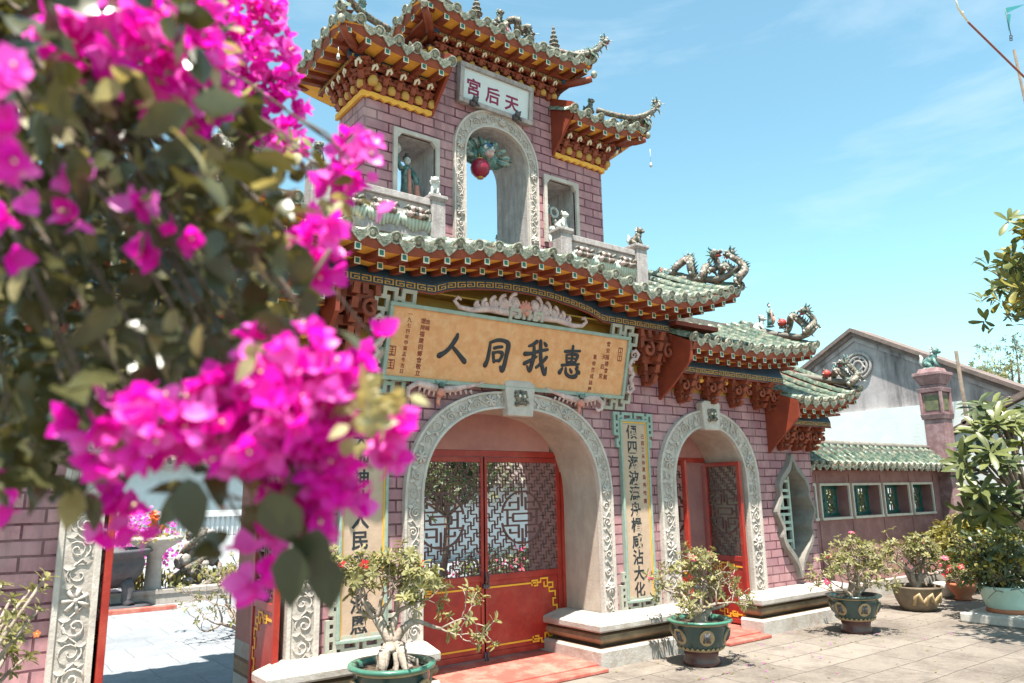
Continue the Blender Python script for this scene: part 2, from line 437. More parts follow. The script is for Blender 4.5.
M['winframe'] = mat('cream_window_frame', (0.62, 0.57, 0.50), .7, (0.48, 0.43, 0.37), 9, .7)
M['celadon'] = mat('green_lattice_glaze', (0.02, 0.13, 0.10), .35, (0.015, 0.06, 0.06), 12, .8)
M['olivepanel'] = mat('olive_openwork', (0.16, 0.16, 0.08), .6, (0.07, 0.08, 0.05), 16, .9)
M['potgreen'] = mat('green_pot_glaze', (0.032, 0.062, 0.056), .32, (0.02, 0.04, 0.04), 9, .8, .1, 40, coat=.4)
M['potrim'] = mat('jade_pot_rim', (0.06, 0.19, 0.13), .3, (0.04, 0.12, 0.09), 9, .8, coat=.4)
M['potbrown'] = mat('plum_brown_glaze', (0.10, 0.042, 0.04), .35, (0.06, 0.026, 0.026), 8, .8, coat=.3)
M['pottan'] = mat('tan_relief_glaze', (0.40, 0.29, 0.16), .5, (0.24, 0.16, 0.09), 18, .8)
M['terracotta'] = mat('terracotta', (0.45, 0.17, 0.09), .8, (0.32, 0.11, 0.06), 8, .7)
M['potpale'] = mat('pale_green_pot', (0.46, 0.58, 0.49), .5, (0.36, 0.48, 0.41), 6, .7)
M['soil'] = mat('soil', (0.09, 0.06, 0.04), .95, (0.05, 0.035, 0.025), 20, .8, .6, 60)
M['bark'] = mat('pale_bark', (0.40, 0.32, 0.26), .85, (0.20, 0.155, 0.125), 16, .9, .6, 60)
M['barkdark'] = mat('dark_bark', (0.17, 0.13, 0.10), .9, (0.09, 0.07, 0.055), 14, .9, .6, 60)
M['leafpale'] = mat('pale_green_leaf', (0.33, 0.295, 0.13), .5, (0.16, 0.16, 0.065), 22, .9, trans=(.3, (1.1, 1.2, .7)), lo=.4, hi=.6)
M['leafyellow'] = mat('yellow_green_leaf', (0.30, 0.25, 0.055), .5, (0.14, 0.13, 0.03), 12, .9, trans=(.3, (1.2, 1.1, .5)), lo=.4, hi=.6)
M['leafdark'] = mat('dark_green_leaf', (0.085, 0.105, 0.04), .42, (0.045, 0.06, 0.025), 6, .9, spec=.5, trans=(.2, (1.3, 1.4, .6)), lo=.4, hi=.6)
M['leafbougain'] = mat('olive_leaf', (0.088, 0.086, 0.033), .27, (0.042, 0.046, 0.019), 9, .9, spec=.65, trans=(.25, (1.5, 1.3, .5)), lo=.4, hi=.6)
M['leafyoung'] = mat('young_olive_leaf', (0.44, 0.42, 0.25), .45, (0.24, 0.19, 0.06), 12, .9, trans=(.35, (1.2, 1.1, .6)))
M['bract'] = mat('magenta_bract', (0.84, 0.016, 0.54), .40, (0.72, 0.008, 0.44), 18, .9, spec=.5, trans=(.48, (1.15, 1, 1.1)), lo=.35, hi=.65)
M['bractpale'] = mat('pale_magenta_bract', (0.88, 0.20, 0.68), .42, (0.80, 0.06, 0.55), 18, .9, spec=.5, trans=(.42, (1.1, 1, 1.05)))
M['petalpink'] = mat('pink_petal', (0.68, 0.10, 0.20), .5, (0.56, 0.05, 0.13), 20, .7, trans=(.3, (1.1, 1, 1)))
M['petalred'] = mat('red_petal', (0.60, 0.03, 0.04), .5, (0.45, 0.02, 0.03), 20, .7, trans=(.3, (1.1, 1, 1)))
M['petalorange'] = mat('orange_petal', (0.72, 0.17, 0.05), .5, (0.60, 0.10, 0.03), 20, .7, trans=(.3, (1.1, 1, 1)))
M['stamen'] = mat('cream_floret', (0.80, 0.72, 0.38), .5)
M['leafmid'] = mat('mid_green_leaf', (0.17, 0.185, 0.055), .4, (0.09, 0.105, 0.035), 3, .9, spec=.5, trans=(.25, (1.3, 1.3, .5)), lo=.4, hi=.6)
M['bowltan'] = mat('brown_bowl_glaze', (0.20, 0.15, 0.10), .5, (0.12, 0.09, 0.065), 8, .8)
M['blueglaze'] = mat('blue_glaze', (0.03, 0.10, 0.22), .4, (0.02, 0.06, 0.13), 20, .7)
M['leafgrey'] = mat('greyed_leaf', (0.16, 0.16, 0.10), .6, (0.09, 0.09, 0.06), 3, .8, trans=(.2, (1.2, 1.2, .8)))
M['leafshade'] = mat('shade_darkened_leaf', (0.045, 0.055, 0.026), .3, (0.028, 0.036, 0.018), 9, .9, spec=.6, trans=(.15, (1.5, 1.5, .6)))  # big hanging leaves: shade of the blossom above put into the green
M['ochrewall'] = mat('ochre_wall_band', (0.46, 0.26, 0.045), .75, (0.32, 0.17, 0.03), 4, .8, .15, 40, col3=(0.17, 0.10, 0.03), stain=.5, stain_scale=3)
M['iron'] = mat('dark_iron', (0.055, 0.055, 0.065), .55, (0.10, 0.095, 0.095), 10, .7, .3, 40, spec=.5)
M['polewood'] = mat('red_brown_pole', (0.26, 0.085, 0.055), .6, (0.16, 0.05, 0.035), 10, .7)
M['pennant'] = mat('teal_pennant', (0.03, 0.26, 0.27), .7, (0.02, 0.17, 0.2), 5, .6)
M['curb'] = mat('stone_kerb', (0.52, 0.48, 0.43), .85, (0.34, 0.31, 0.28), 6, .8, .3, 40)
M['rock'] = mat('rockery_stone', (0.46, 0.43, 0.40), .9, (0.16, 0.14, 0.13), 9, .95, .8, 30)
M['courtpave'] = mat('court_paving', (0.60, 0.60, 0.60), .7, (0.48, 0.48, 0.49), 4, .7, .1, 30)
# ------------------------------------------------------------------ ground
def paving_mat(name, c1, c2, mort, w, h, stain):
    m = bpy.data.materials.new(name); m.use_nodes = True
    nt = m.node_tree; N = nt.nodes; Lk = nt.links
    b = N['Principled BSDF']; b.inputs['Roughness'].default_value = .85; b.inputs['Specular IOR Level'].default_value = .25
    t = N.new('ShaderNodeTexCoord')
    wob = N.new('ShaderNodeTexNoise'); wob.inputs['Scale'].default_value = 2.5
    Lk.new(t.outputs['Object'], wob.inputs['Vector'])
    wv = N.new('ShaderNodeVectorMath'); wv.operation = 'SCALE'; wv.inputs[3].default_value = .05
    Lk.new(wob.outputs['Color'], wv.inputs[0])
    av = N.new('ShaderNodeVectorMath'); Lk.new(t.outputs['Object'], av.inputs[0]); Lk.new(wv.outputs[0], av.inputs[1])
    br = N.new('ShaderNodeTexBrick'); br.inputs['Scale'].default_value = 1
    br.inputs['Brick Width'].default_value = w; br.inputs['Row Height'].default_value = h
    br.inputs['Mortar Size'].default_value = .007; br.inputs['Mortar Smooth'].default_value = .4
    br.inputs['Color1'].default_value = (*c1, 1); br.inputs['Color2'].default_value = (*c2, 1); br.inputs['Mortar'].default_value = (*mort, 1)
    Lk.new(av.outputs[0], br.inputs['Vector'])
    cur = br.outputs['Color']
    for sc, lo, hi, amt, col in ((0.55, .45, .62, .8, stain), (2.2, .48, .66, .5, stain), (7.0, .45, .75, .55, tuple(c*.6 for c in c1)), (26.0, .5, .75, .5, tuple(min(1, c*1.25) for c in c1))):
        n = N.new('ShaderNodeTexNoise'); n.inputs['Scale'].default_value = sc; n.inputs['Detail'].default_value = 8; n.inputs['Roughness'].default_value = .7
        Lk.new(t.outputs['Object'], n.inputs['Vector'])
        r = N.new('ShaderNodeValToRGB'); r.color_ramp.elements[0].position = lo; r.color_ramp.elements[1].position = hi
        r.color_ramp.elements[0].color = (0, 0, 0, 1); r.color_ramp.elements[1].color = (amt,)*3 + (1,)
        Lk.new(n.outputs['Fac'], r.inputs['Fac'])
        x = N.new('ShaderNodeMix'); x.data_type = 'RGBA'; x.inputs[7].default_value = (*col, 1)
        Lk.new(r.outputs['Color'], x.inputs[0]); Lk.new(cur, x.inputs[6]); cur = x.outputs[2]
    Lk.new(cur, b.inputs['Base Color'])
    bp = N.new('ShaderNodeBump'); bp.inputs['Strength'].default_value = .5; bp.inputs['Distance'].default_value = .01
    mm = N.new('ShaderNodeMath'); mm.operation = 'SUBTRACT'
    nb = N.new('ShaderNodeTexNoise'); nb.inputs['Scale'].default_value = 18; nb.inputs['Detail'].default_value = 6
    Lk.new(t.outputs['Object'], nb.inputs['Vector'])
    Lk.new(nb.outputs['Fac'], mm.inputs[0]); Lk.new(br.outputs['Fac'], mm.inputs[1])
    Lk.new(mm.outputs[0], bp.inputs['Height']); Lk.new(bp.outputs['Normal'], b.inputs['Normal'])
    return m
M['paving'] = paving_mat('sandstone_paving', (0.232, 0.198, 0.167), (0.178, 0.151, 0.127), (0.06, 0.048, 0.04), .75, .42, (0.10, 0.08, 0.066))  # patchy stains; their broad dark tone also stands in for shade on the ground
M['court'] = paving_mat('white_court_paving', (0.25, 0.26, 0.275), (0.215, 0.225, 0.24), (0.13, 0.135, 0.145), .6, .6, (0.165, 0.175, 0.19))
mb = MB(); mb.quad((-300, -300, 0), (300, -300, 0), (300, 300, 0), (-300, 300, 0))
tag(mb.build('ground', M['paving']), kind='structure')
mb = MB(); mb.quad((-6, 6.95, .004), (14, 6.95, .004), (14, 24, .004), (-6, 24, .004))
tag(mb.build('courtyard_paving', M['court']), kind='structure')

# ------------------------------------------------------------------ the gate (local frame: u right, v into the picture, z up)
GO = Vector((4.30, 5.72, 0))
G = thing('temple_gate', GO, 'pink brick triple-arched temple gate with stacked green tiled roofs and a tower', 'gate')
def L(px, py, Y): return at(px, py, Y) - GO          # pixel on an upright plane -> gate frame
THK = 1.15

def arch_pts(hw, spring, h, n, N=28):
    out = []
    for k in range(N+1):
        a = math.pi*(1-k/N)
        c, s = math.cos(a), math.sin(a)
        out.append((math.copysign(abs(c)**(2/n), c)*hw, spring+h*abs(s)**(2/n)))
    return out
ARCH = {'c': dict(u=0.0, ihw=1.02, ohw=1.20, sp=1.52, ih=.87, oh=1.03, n=2.4),
        'r': dict(u=2.80, ihw=.63, ohw=.88, sp=1.68, ih=.64, oh=.84, n=2.1),
        'l': dict(u=-2.80, ihw=.63, ohw=.88, sp=1.68, ih=.64, oh=.84, n=2.1)}

# brick wall: one mesh with the three vaulted openings, yellow painted band at the top
def wall_section(mb, ua, ub, ztop, zy, opening=None, zb=0.0):
    """front, back and reveals of a stretch of wall between ua and ub, with an arched opening"""
    def strip(u0, u1, zl0, zl1):
        for v, flip in ((0, False), (THK, True)):
            for (a0, a1, b, mi) in ((zl0, zl1, zy, 0), (zy, zy, ztop, 1)):
                if max(a0, a1) >= b: continue
                q = [(u0, v, a0), (u1, v, a1), (u1, v, b), (u0, v, b)]
                mb.quad(*(q[::-1] if flip else q), mi=mi)
    if opening is None:
        strip(ua, ub, zb, zb); return
    A = ARCH[opening]; P = [(A['u']+x, z) for x, z in arch_pts(A['ihw'], A['sp'], A['ih'], A['n'])]
    strip(ua, P[0][0], zb, zb); strip(P[-1][0], ub, zb, zb)
    for (x0, z0), (x1, z1) in zip(P, P[1:]):
        if x1-x0 > 1e-6: strip(x0, x1, z0, z1)
    ring = [(P[0][0], zb)] + P + [(P[-1][0], zb)]
    for (x0, z0), (x1, z1) in zip(ring, ring[1:]):
        mb.quad((x0, 0, z0), (x0, .55, z0), (x1, .55, z1), (x1, 0, z1), True, mi=2); mb.quad((x0, .55, z0), (x0, THK, z0), (x1, THK, z1), (x1, .55, z1), True, mi=3)
mb = MB()
wall_section(mb, -4.90, -4.02, 2.75, 2.20)
wall_section(mb, -4.02, -2.06, 3.20, 2.72, 'l')
wall_section(mb, -2.06, 2.06, 3.66, 2.88, 'c')
wall_section(mb, 2.06, 4.02, 3.20, 2.72, 'r')
LEAF_HALF = [(.0, 2.00), (-.07, 1.88), (-.17, 1.79), (-.27, 1.70), (-.315, 1.60), (-.30, 1.51), (-.345, 1.44), (-.40, 1.32), (-.345, 1.21), (-.30, 1.13), (-.315, 1.03), (-.27, .92), (-.17, .82), (-.07, .70), (.0, .55)]
LEAF_U = 4.385
def leaf_hw(z): return .98*interp([(b, -a) for a, b in LEAF_HALF[::-1]], z)
def rq(u0, u1, a, b, v, flip, mi):
    q = [(u0, v, a), (u1, v, a), (u1, v, b), (u0, v, b)]; mb.quad(*(q[::-1] if flip else q), mi=mi)
rq(4.02, 4.90, 0, 2.20, THK, True, 0); rq(4.02, 4.90, 2.20, 2.75, THK, True, 1)
rq(4.02, 4.90, 0, .57, 0, False, 0); rq(4.02, 4.90, 1.98, 2.20, 0, False, 0); rq(4.02, 4.90, 2.20, 2.75, 0, False, 1)
for k in range(70):
    za, zb = lerp(.57, 1.98, k/70), lerp(.57, 1.98, (k+1)/70); ha, hb = leaf_hw(za), leaf_hw(zb)
    mb.quad((4.02, 0, za), (LEAF_U-ha, 0, za), (LEAF_U-hb, 0, zb), (4.02, 0, zb), mi=0)
    mb.quad((LEAF_U+ha, 0, za), (4.90, 0, za), (4.90, 0, zb), (LEAF_U+hb, 0, zb), mi=0)
for s in (-1, 1):
    q = [(s*4.9, 0, 0), (s*4.9, THK, 0), (s*4.9, THK, 2.75), (s*4.9, 0, 2.75)]
    mb.quad(*(q if s > 0 else q[::-1]), mi=0)
    for uu, za, zb in ((4.02, 2.75, 3.2), (2.06, 3.2, 3.66)):
        q = [(s*uu, 0, za), (s*uu, THK, za), (s*uu, THK, zb), (s*uu, 0, zb)]
        mb.quad(*(q if s > 0 else q[::-1]), mi=1)
wall = mb.build('wall', [M['brick'], M['ochrewall'], M['plaster'], M['pinkplaster']], G)

# stepped plinths wrapped round the piers
RINGS = [(.30, 0, 0), (.30, .145, 0), (.275, .17, 0), (.18, .172, 2), (.18, .195, 2), (.225, .20, 1), (.262, .225, 1), (.27, .25, 1), (.25, .28, 1), (.21, .30, 2), (.21, .312, 2),
         (.29, .315, 0), (.30, .33, 0), (.30, .372, 0), (.285, .385, 0), (.10, .43, 0), (.012, .436, 0)]
def plinth(ua, ub, la=1.0, lb=1.0, da=None, db=None):
    """la, lb: how far the steps stand out sideways; da, db: how deep they run into the opening"""
    da = THK-.01 if da is None else da; db = THK-.01 if db is None else db
    mb = MB(); prev = None
    for o, z, mi in RINGS:
        a, b = ua-o*la, ub+o*lb
        ring = [mb.vert(p) for p in ((ua-.004, THK-.01, z), (ua-.004, da, z), (a, da, z), (a, -o, z), (b, -o, z), (b, db, z), (ub+.004, db, z), (ub+.004, THK-.01, z))]
        if prev:
            for k in range(7): mb.face((prev[k], prev[k+1], ring[k+1], ring[k]), False, mi)
        prev = ring
    o = mb.build('plinth', [M['cope'], M['roll'], M['groove']], G)
    bv = o.modifiers.new('bevel', 'BEVEL'); bv.width = .006; bv.segments = 2; bv.limit_method = 'ANGLE'; bv.angle_limit = R(35)
    return o
plinth(-4.90, -3.43, 1, .3, None, .0); plinth(-2.17, -1.02, .75, .06, .0, .0); plinth(1.02, 2.17, 1, .5, None, .0); plinth(3.43, 4.90, .8, 1, .0, None)

# red steps in the openings
for key, w0 in (('l', .20), ('c', .54), ('r', .20)):
    A = ARCH[key]; mb = MB()
    mb.box(A['u']-A['ihw']+.0, A['u']+A['ihw']-.0, -.26, THK-.05, .002, .05)
    mb.box(A['u']-w0-.16, A['u']+w0+.16, -.42, -.262, .002, .036)
    o = mb.build('step', M['redfloor'], G)
    bv = o.modifiers.new('bevel', 'BEVEL'); bv.width = .008; bv.segments = 2

# carved stone bands round the arches
def scroll_pts(c, a0, r0, turns, sgn, ex, ez, y):
    out = []
    for k in range(15):
        t = k/14; r = r0*(1-t*.88); a = a0 + sgn*turns*2*math.pi*t
        out.append(c + ex*(r*math.cos(a)) + ez*(r*math.sin(a)) + Vector((0, y, 0)))
    return out
def arch_band(key, z0=.432, v0=0.0, proj=.055, dst=None, o=None, A=None, n_scroll=.155):
    A = A or ARCH[key]
    N = 40
    I = [(A['u']-A['ihw'], z0)] + [(A['u']+x, z) for x, z in arch_pts(A['ihw'], A['sp'], A['ih'], A['n'], N)] + [(A['u']+A['ihw'], z0)]
    O = [(A['u']-A['ohw'], z0)] + [(A['u']+x, z) for x, z in arch_pts(A['ohw'], A['sp'], A['oh'], A['n'], N)] + [(A['u']+A['ohw'], z0)]
    mb = MB()
    f = v0-proj
    def mix(a, b, t): return (lerp(a[0], b[0], t), lerp(a[1], b[1], t))
    cuts = [(0, 0.0), (.12, 0.0), (.15, .014), (.85, .014), (.88, 0.0), (1, 0.0)]
    for k in range(len(I)-1):
        for (t0, d0), (t1, d1) in zip(cuts, cuts[1:]):
            a, b, c, d = mix(I[k], O[k], t0), mix(I[k+1], O[k+1], t0), mix(I[k+1], O[k+1], t1), mix(I[k], O[k], t1)
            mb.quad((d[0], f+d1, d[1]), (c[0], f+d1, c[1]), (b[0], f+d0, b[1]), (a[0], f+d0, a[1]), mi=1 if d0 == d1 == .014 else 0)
        mb.quad((O[k][0], f, O[k][1]), (O[k][0], v0+.01, O[k][1]), (O[k+1][0], v0+.01, O[k+1][1]), (O[k+1][0], f, O[k+1][1]))
        mb.quad((I[k+1][0], f, I[k+1][1]), (I[k+1][0], v0+.002, I[k+1][1]), (I[k][0], v0+.002, I[k][1]), (I[k][0], f, I[k][1]))
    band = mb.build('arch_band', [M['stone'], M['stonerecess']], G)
    # running vine of scrolls, raised from the recessed field
    mid = [Vector(((a[0]+b[0])/2, 0, (a[1]+b[1])/2)) for a, b in zip(I, O)]
    nor = [Vector((b[0]-a[0], 0, b[1]-a[1])).normalized() for a, b in zip(I, O)]
    S = [0]
    for p, q in zip(mid, mid[1:]): S.append(S[-1]+(q-p).length)
    def along(s):
        for k in range(len(S)-1):
            if s <= S[k+1]:
                t = (s-S[k])/max(1e-6, S[k+1]-S[k])
                return mid[k].lerp(mid[k+1], t), nor[k].lerp(nor[k+1], t).normalized(), (mid[k+1]-mid[k]).normalized()
        return mid[-1], nor[-1], (mid[-1]-mid[-2]).normalized()
    w = (A['ohw']-A['ihw'])*.33
    mb = MB(); nS = int(S[-1]/n_scroll); rad = .0058
    rng = random.Random(5)
    fn = Vector((0, 1, 0))
    wave = []
    for k in range(nS*6+1):
        s = S[-1]*k/(nS*6); p, n, t = along(s)
        wave.append(p + n*(w*.75*math.sin(math.pi*k/6)) + Vector((0, f+.008, 0)))
    mb.tube(wave, rad, 5, mi=0)
    for i in range(nS):
        s = S[-1]*(i+.5)/nS; p, n, t = along(s); sg = 1 if i % 2 == 0 else -1
        if i % 6 == 3:
            for j in range(7):
                a = 2*math.pi*j/7
                d = n*math.cos(a)+t*math.sin(a)
                mb.tube([p+d*.008+Vector((0, f+.004, 0)), p+d*w*.95+Vector((0, f+.008, 0))], [.010, .016], 5)
            mb.ball(p+Vector((0, f+.002, 0)), .018, 6, 4)
        else:
            mb.tube(scroll_pts(p-n*(sg*w*rng.uniform(.05, .25)), rng.uniform(0, 6.28), w*rng.uniform(.68, .92), rng.uniform(1.0, 1.5), sg, t, n, f+rng.uniform(.006, .011)), rad*rng.uniform(.75, 1.25), 5)
            for q in (-.35, .3):
                p2, n2, t2 = along(s+q*n_scroll)
                mb.leaf(p2+n2*(sg*w*.2)+Vector((0, f+.002, 0)), n2*sg+t2*.6*q, (0, -1, 0), w*.9, w*.55, .2, .2)
    mb.build('carved_scroll', M['stone'], band)
    return band
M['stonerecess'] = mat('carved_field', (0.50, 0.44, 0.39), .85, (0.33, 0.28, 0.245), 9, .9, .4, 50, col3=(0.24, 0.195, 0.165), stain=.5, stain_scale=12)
for key in ('l', 'c', 'r'):
    arch_band(key)
    A = ARCH[key]
    # keystone with a lion mask
    zt = A['sp']+A['oh']; w = .165 if key == 'c' else .15
    mb = MB()
    mb.prism([(A['u']-w*.9, 0, zt-.235), (A['u']+w*.9, 0, zt-.235), (A['u']+w*1.1, 0, zt+.075), (A['u']+w*.7, 0, zt+.105), (A['u']-w*.7, 0, zt+.105), (A['u']-w*1.1, 0, zt+.075)], (0, -.10, 0))
    ks = mb.build('keystone', M['stone'], G)
    bv = ks.modifiers.new('bevel', 'BEVEL'); bv.width = .012; bv.segments = 2
    mb = MB(); c = Vector((A['u'], -.105, zt-.07))
    mb.ball(c, (.066, .030, .064), 10, 6, mi=0)
    for s in (-1, 1):
        mb.ball(c+Vector((s*.058, 0, .052)), (.022, .016, .03), 6, 4, mi=0)
        mb.ball(c+Vector((s*.028, -.024, .022)), (.016, .012, .016), 6, 4, mi=1)
        mb.tube(scroll_pts(c+Vector((s*.055, 0, -.045)), 0, .03, 1.1, s, Vector((1, 0, 0)), Vector((0, 0, 1)), -.008), .009, 5, mi=0)
        mb.ball(c+Vector((s*.028, -.028, .022)), (.007, .007, .007), 5, 3, mi=0)
    mb.ball(c+Vector((0, -.032, -.012)), (.022, .018, .016), 6, 4, mi=0)
    mb.ball(c+Vector((0, -.024, -.044)), (.040, .016, .018), 8, 4, mi=0)
    for j in range(9):
        a = math.pi*(.08+.84*j/8)
        mb.tube([c+Vector((math.cos(a)*.055, 0, math.sin(a)*.052)), c+Vector((math.cos(a)*.085, -.006, math.sin(a)*.085))], [.016, .006], 5, mi=0)
    for j in range(5): mb.box(c.x-.034+j*.016, c.x-.024+j*.016, -.128, -.12, c.z-.05, c.z-.038, mi=1)
    tag(mb.build('lion_mask', [M['ceramic'], M['cream']], ks))

# inner tympanum over the doors
DV = .53
for key in ('l', 'c', 'r'):
    A = ARCH[key]; P = arch_pts(A['ihw'], A['sp'], A['ih'], A['n'])
    zd = 2.03 if key == 'c' else 2.00
    pts = [(A['u']+x, DV-.02, z) for x, z in P if z > zd+.005]
    xs = pts[0][0]; xe = pts[-1][0]
    mb = MB(); mb.prism([(xs, DV-.02, zd)] + pts + [(xe, DV-.02, zd)], (0, .10, 0))
    mb.build('tympanum', M['pinkplaster'], G)

# ------------------------------------------------------------------ doors
def fret(mb, u0, u1, z0, z1, s, v, w=.011, d=.014, hole=None):
    """key-fret openwork: windmills of bent bars"""
    nu = max(2, round((u1-u0)/s)); nz = max(2, round((z1-z0)/s))
    su, sz = (u1-u0)/nu, (z1-z0)/nz
    def bb(a, b, c, e):
        if hole:
            cu, cz = (a+b)/2, (c+e)/2
            if (cu-hole[0])**2+(cz-hole[1])**2 < hole[2]**2: return
        a, b = max(a, u0), min(b, u1); c, e = max(c, z0), min(e, z1)
        if b-a > .002 and e-c > .002: mb.box(a, b, v, v+d, c, e)
    h = w/2
    for i in range(nu+1):
        for j in range(nz+1):
            x, z = u0+i*su, z0+j*sz
            if (i+j) % 2 == 0:
                bb(x-su*.5, x+su*.5, z-h, z+h)
                bb(x-su*.5-h, x-su*.5+h, z, z+sz*.5)
                bb(x+su*.5-h, x+su*.5+h, z-sz*.5, z)
            else:
                bb(x-h, x+h, z-sz*.5, z+sz*.5)
                bb(x, x+su*.5, z+sz*.5-h, z+sz*.5+h)
                bb(x-su*.5, x, z-sz*.5-h, z-sz*.5+h)
def medallion(mb, cu, cz, r, v, d=.018, w=.014):
    for rr in (r, ):
        n = 32
        for k in range(n):
            if k % 16 in (0, 15): continue
            a, b = 2*math.pi*k/n, 2*math.pi*(k+1)/n
            mb.bar((cu+rr*math.cos(a), v, cz+rr*math.sin(a)), (cu+rr*math.cos(b), v, cz+rr*math.sin(b)), d, w, (0, 0.001, 1) if abs(math.cos((a+b)/2)) > .5 else (1, 0.001, 0))
    def hb(x0, x1, z): mb.box(cu+x0*r, cu+x1*r, v-d/2, v+d/2, cz+z*r-w/2, cz+z*r+w/2)
    def vb(x, z0, z1): mb.box(cu+x*r-w/2, cu+x*r+w/2, v-d/2-.001, v+d/2+.001, cz+z0*r, cz+z1*r)
    vb(0, .42, 1); vb(0, -1, -.42)
    for s in (-1, 1):
        hb(-.72, -.16, .42*s) if False else None
        hb(-.95, -.15, .30*s); hb(.15, .95, .30*s)
        hb(-.45, .45, .14*s)
        vb(-.18, .30*s, .78*s) if s > 0 else vb(-.18, .78*s, .30*s)
        vb(.18, .30*s, .78*s) if s > 0 else vb(.18, .78*s, .30*s)
        hb(-.60, -.18, .58*s); hb(.18, .60, .58*s)
        vb(.45*s, -.14, .14); vb(.72*s, -.30, .30)
        hb(-.72, -.45, 0) if s < 0 else hb(.45, .72, 0)
        vb(-.6*1, .42*s, .6*s) if s > 0 else vb(-.6, .6*s, .42*s)
        vb(.6, .42*s, .6*s) if s > 0 else vb(.6, .6*s, .42*s)
def yellow_border(mb, w, z0, z1, sgn, v):
    """key-cornered yellow line; hinge side of the panel at local +w*sgn"""
    t = .016
    def hb(a, b, z):
        a, b = sorted((a*sgn, b*sgn)); mb.box(a-t/2, b+t/2, v, v+.004, z-t/2, z+t/2)
    def vb(x, a, b):
        a, b = sorted((a, b)); mb.box(x*sgn-t/2, x*sgn+t/2, v+.001, v+.005, a-t/2, b+t/2)
    e = w-.10
    for zz, s in ((z1, -1), (z0, 1)):
        hb(.03, e-.30, zz)
        # two hooks stepping to the corner
        x = e-.30
        hb(x, x+.05, zz); vb(x+.05, zz, zz+s*-.03) if False else None
        vb(x, zz-s*.022, zz+s*.022); hb(x, x+.07, zz-s*.022); vb(x+.07, zz-s*.022, zz+s*.028); hb(x+.03, x+.07, zz+s*.028)
        x += .11
        hb(x-.04, x, zz); vb(x, zz, zz-s*.035); hb(x, x+.09, zz-s*.035); vb(x+.09, zz-s*.035, zz+s*.045); hb(x+.045, x+.09, zz+s*.045); vb(x+.045, zz+s*.005, zz+s*.045)
        x += .09
        hb(x, x+.07, zz+s*.012); vb(x+.07, zz+s*.012, zz+s*.06); hb(x+.02, x+.07, zz+s*.06); vb(x+.02, zz+s*.06, zz+s*.10); hb(x+.02, e, zz+s*.10)
        vb(e, zz+s*.10, zz+s*.16)
    m = (z0+z1)/2
    vb(e, z1-.16, m+.10); hb(e-.03, e, m+.10); vb(e-.03, m+.03, m+.10); hb(e-.03, e+.02, m+.03)
    vb(e+.02, m-.05, m+.03); hb(e-.03, e+.02, m-.05); vb(e-.03, m-.12, m-.05); hb(e-.03, e, m-.12); vb(e, m-.12, z0+.16)
def door_leaf(w, zt, sgn, rail, hinge, ang, handle=False, med=True, label=None):
    """leaf in its own frame: closed it spans 0..w*sgn from the meeting edge; origin moved to the hinge"""
    mb = MB(); f = .055
    X = lambda a, b: sorted((a*sgn, b*sgn))
    def bx(a, b, z0, z1, v0=0.0, v1=.045, m=0):
        a, b = X(a, b); mb.box(a, b, v0, v1, z0, z1, mi=m)
    bx(.003, f, .07, zt); bx(w-f, w-.003, .07, zt)
    bx(f, w-f, zt-.05, zt, .002, .043); bx(f, w-f, rail-.03, rail+.03, .002, .043); bx(f, w-f, .07, .12, .002, .043)
    bx(f, w-f, .12, rail-.03, .014, .034)
    leaf = MB(); 
    door = mb.build('door', M['redpaint'], G)
    bv = door.modifiers.new('bevel', 'BEVEL'); bv.width = .004; bv.segments = 2
    mb = MB()
    a, b = X(f, w-f)
    hole = None; cz = (rail+zt)/2-.02
    if med: hole = ((a+b)/2, cz, .245)
    fret(mb, a, b, rail+.03, zt-.05, .070, .016, w=.012, hole=hole)
    if med: medallion(mb, (a+b)/2, cz, .26, .02, w=.018)
    lat = mb.build('lattice', M['lattice'], door)
    mb = MB(); yellow_border(mb, w, .17, rail-.09, sgn, .006); yellow_border(mb, w, .17, rail-.09, sgn, .036); mb.build('yellow_border', M['yellowline'], door)
    if handle:
        mb = MB(); mb.tube([(sgn*.03, -.03, rail+.06), (sgn*.03, -.05, rail), (sgn*.03, -.03, rail-.06)], .008, 6)
        mb.box(min(sgn*.015, sgn*.05), max(sgn*.015, sgn*.05), -.032, .0, rail-.09, rail-.05)
        mb.build('handle', M['iron'], door)
        mb = MB(); mb.tube([(sgn*.03, -.02, .02), (sgn*.03, -.02, .13)], .009, 6); mb.build('bolt', M['iron'], door)
    # pivot on the hinge edge
    for o in [door] + list(door.children):
        for v in o.data.vertices: v.co.x -= w*sgn
    door.location = hinge; door.rotation_euler = (0, 0, ang)
    return door
door_leaf(1.0, 1.965, -1, .80, (-.985, DV, 0), 0.0, True)
door_leaf(1.0, 1.965, 1, .80, (.985, DV, 0), 0.0, True)
def door_frame(key, zt):
    A = ARCH[key]; mb = MB(); hw = A['ihw']
    mb.box(A['u']-hw, A['u']-hw+.035, DV-.015, DV+.075, .05, zt+.06)
    mb.box(A['u']+hw-.035, A['u']+hw, DV-.015, DV+.075, .05, zt+.06)
    mb.box(A['u']-hw+.035, A['u']+hw-.035, DV-.015, DV+.075, zt+.002, zt+.06)
    return mb.build('door_frame', M['redpaint'], G)
door_frame('c', 1.967); door_frame('r', 1.94); door_frame('l', 1.94)
for key, lang, rang in (('r', R(-77), R(84)), ('l', R(-91), R(88))):
    u = ARCH[key]['u']
    door_leaf(.59, 1.935, -1, .80, (u-.595, DV, 0), lang)
    door_leaf(.59, 1.935, 1, .80, (u+.595, DV, 0), rang)
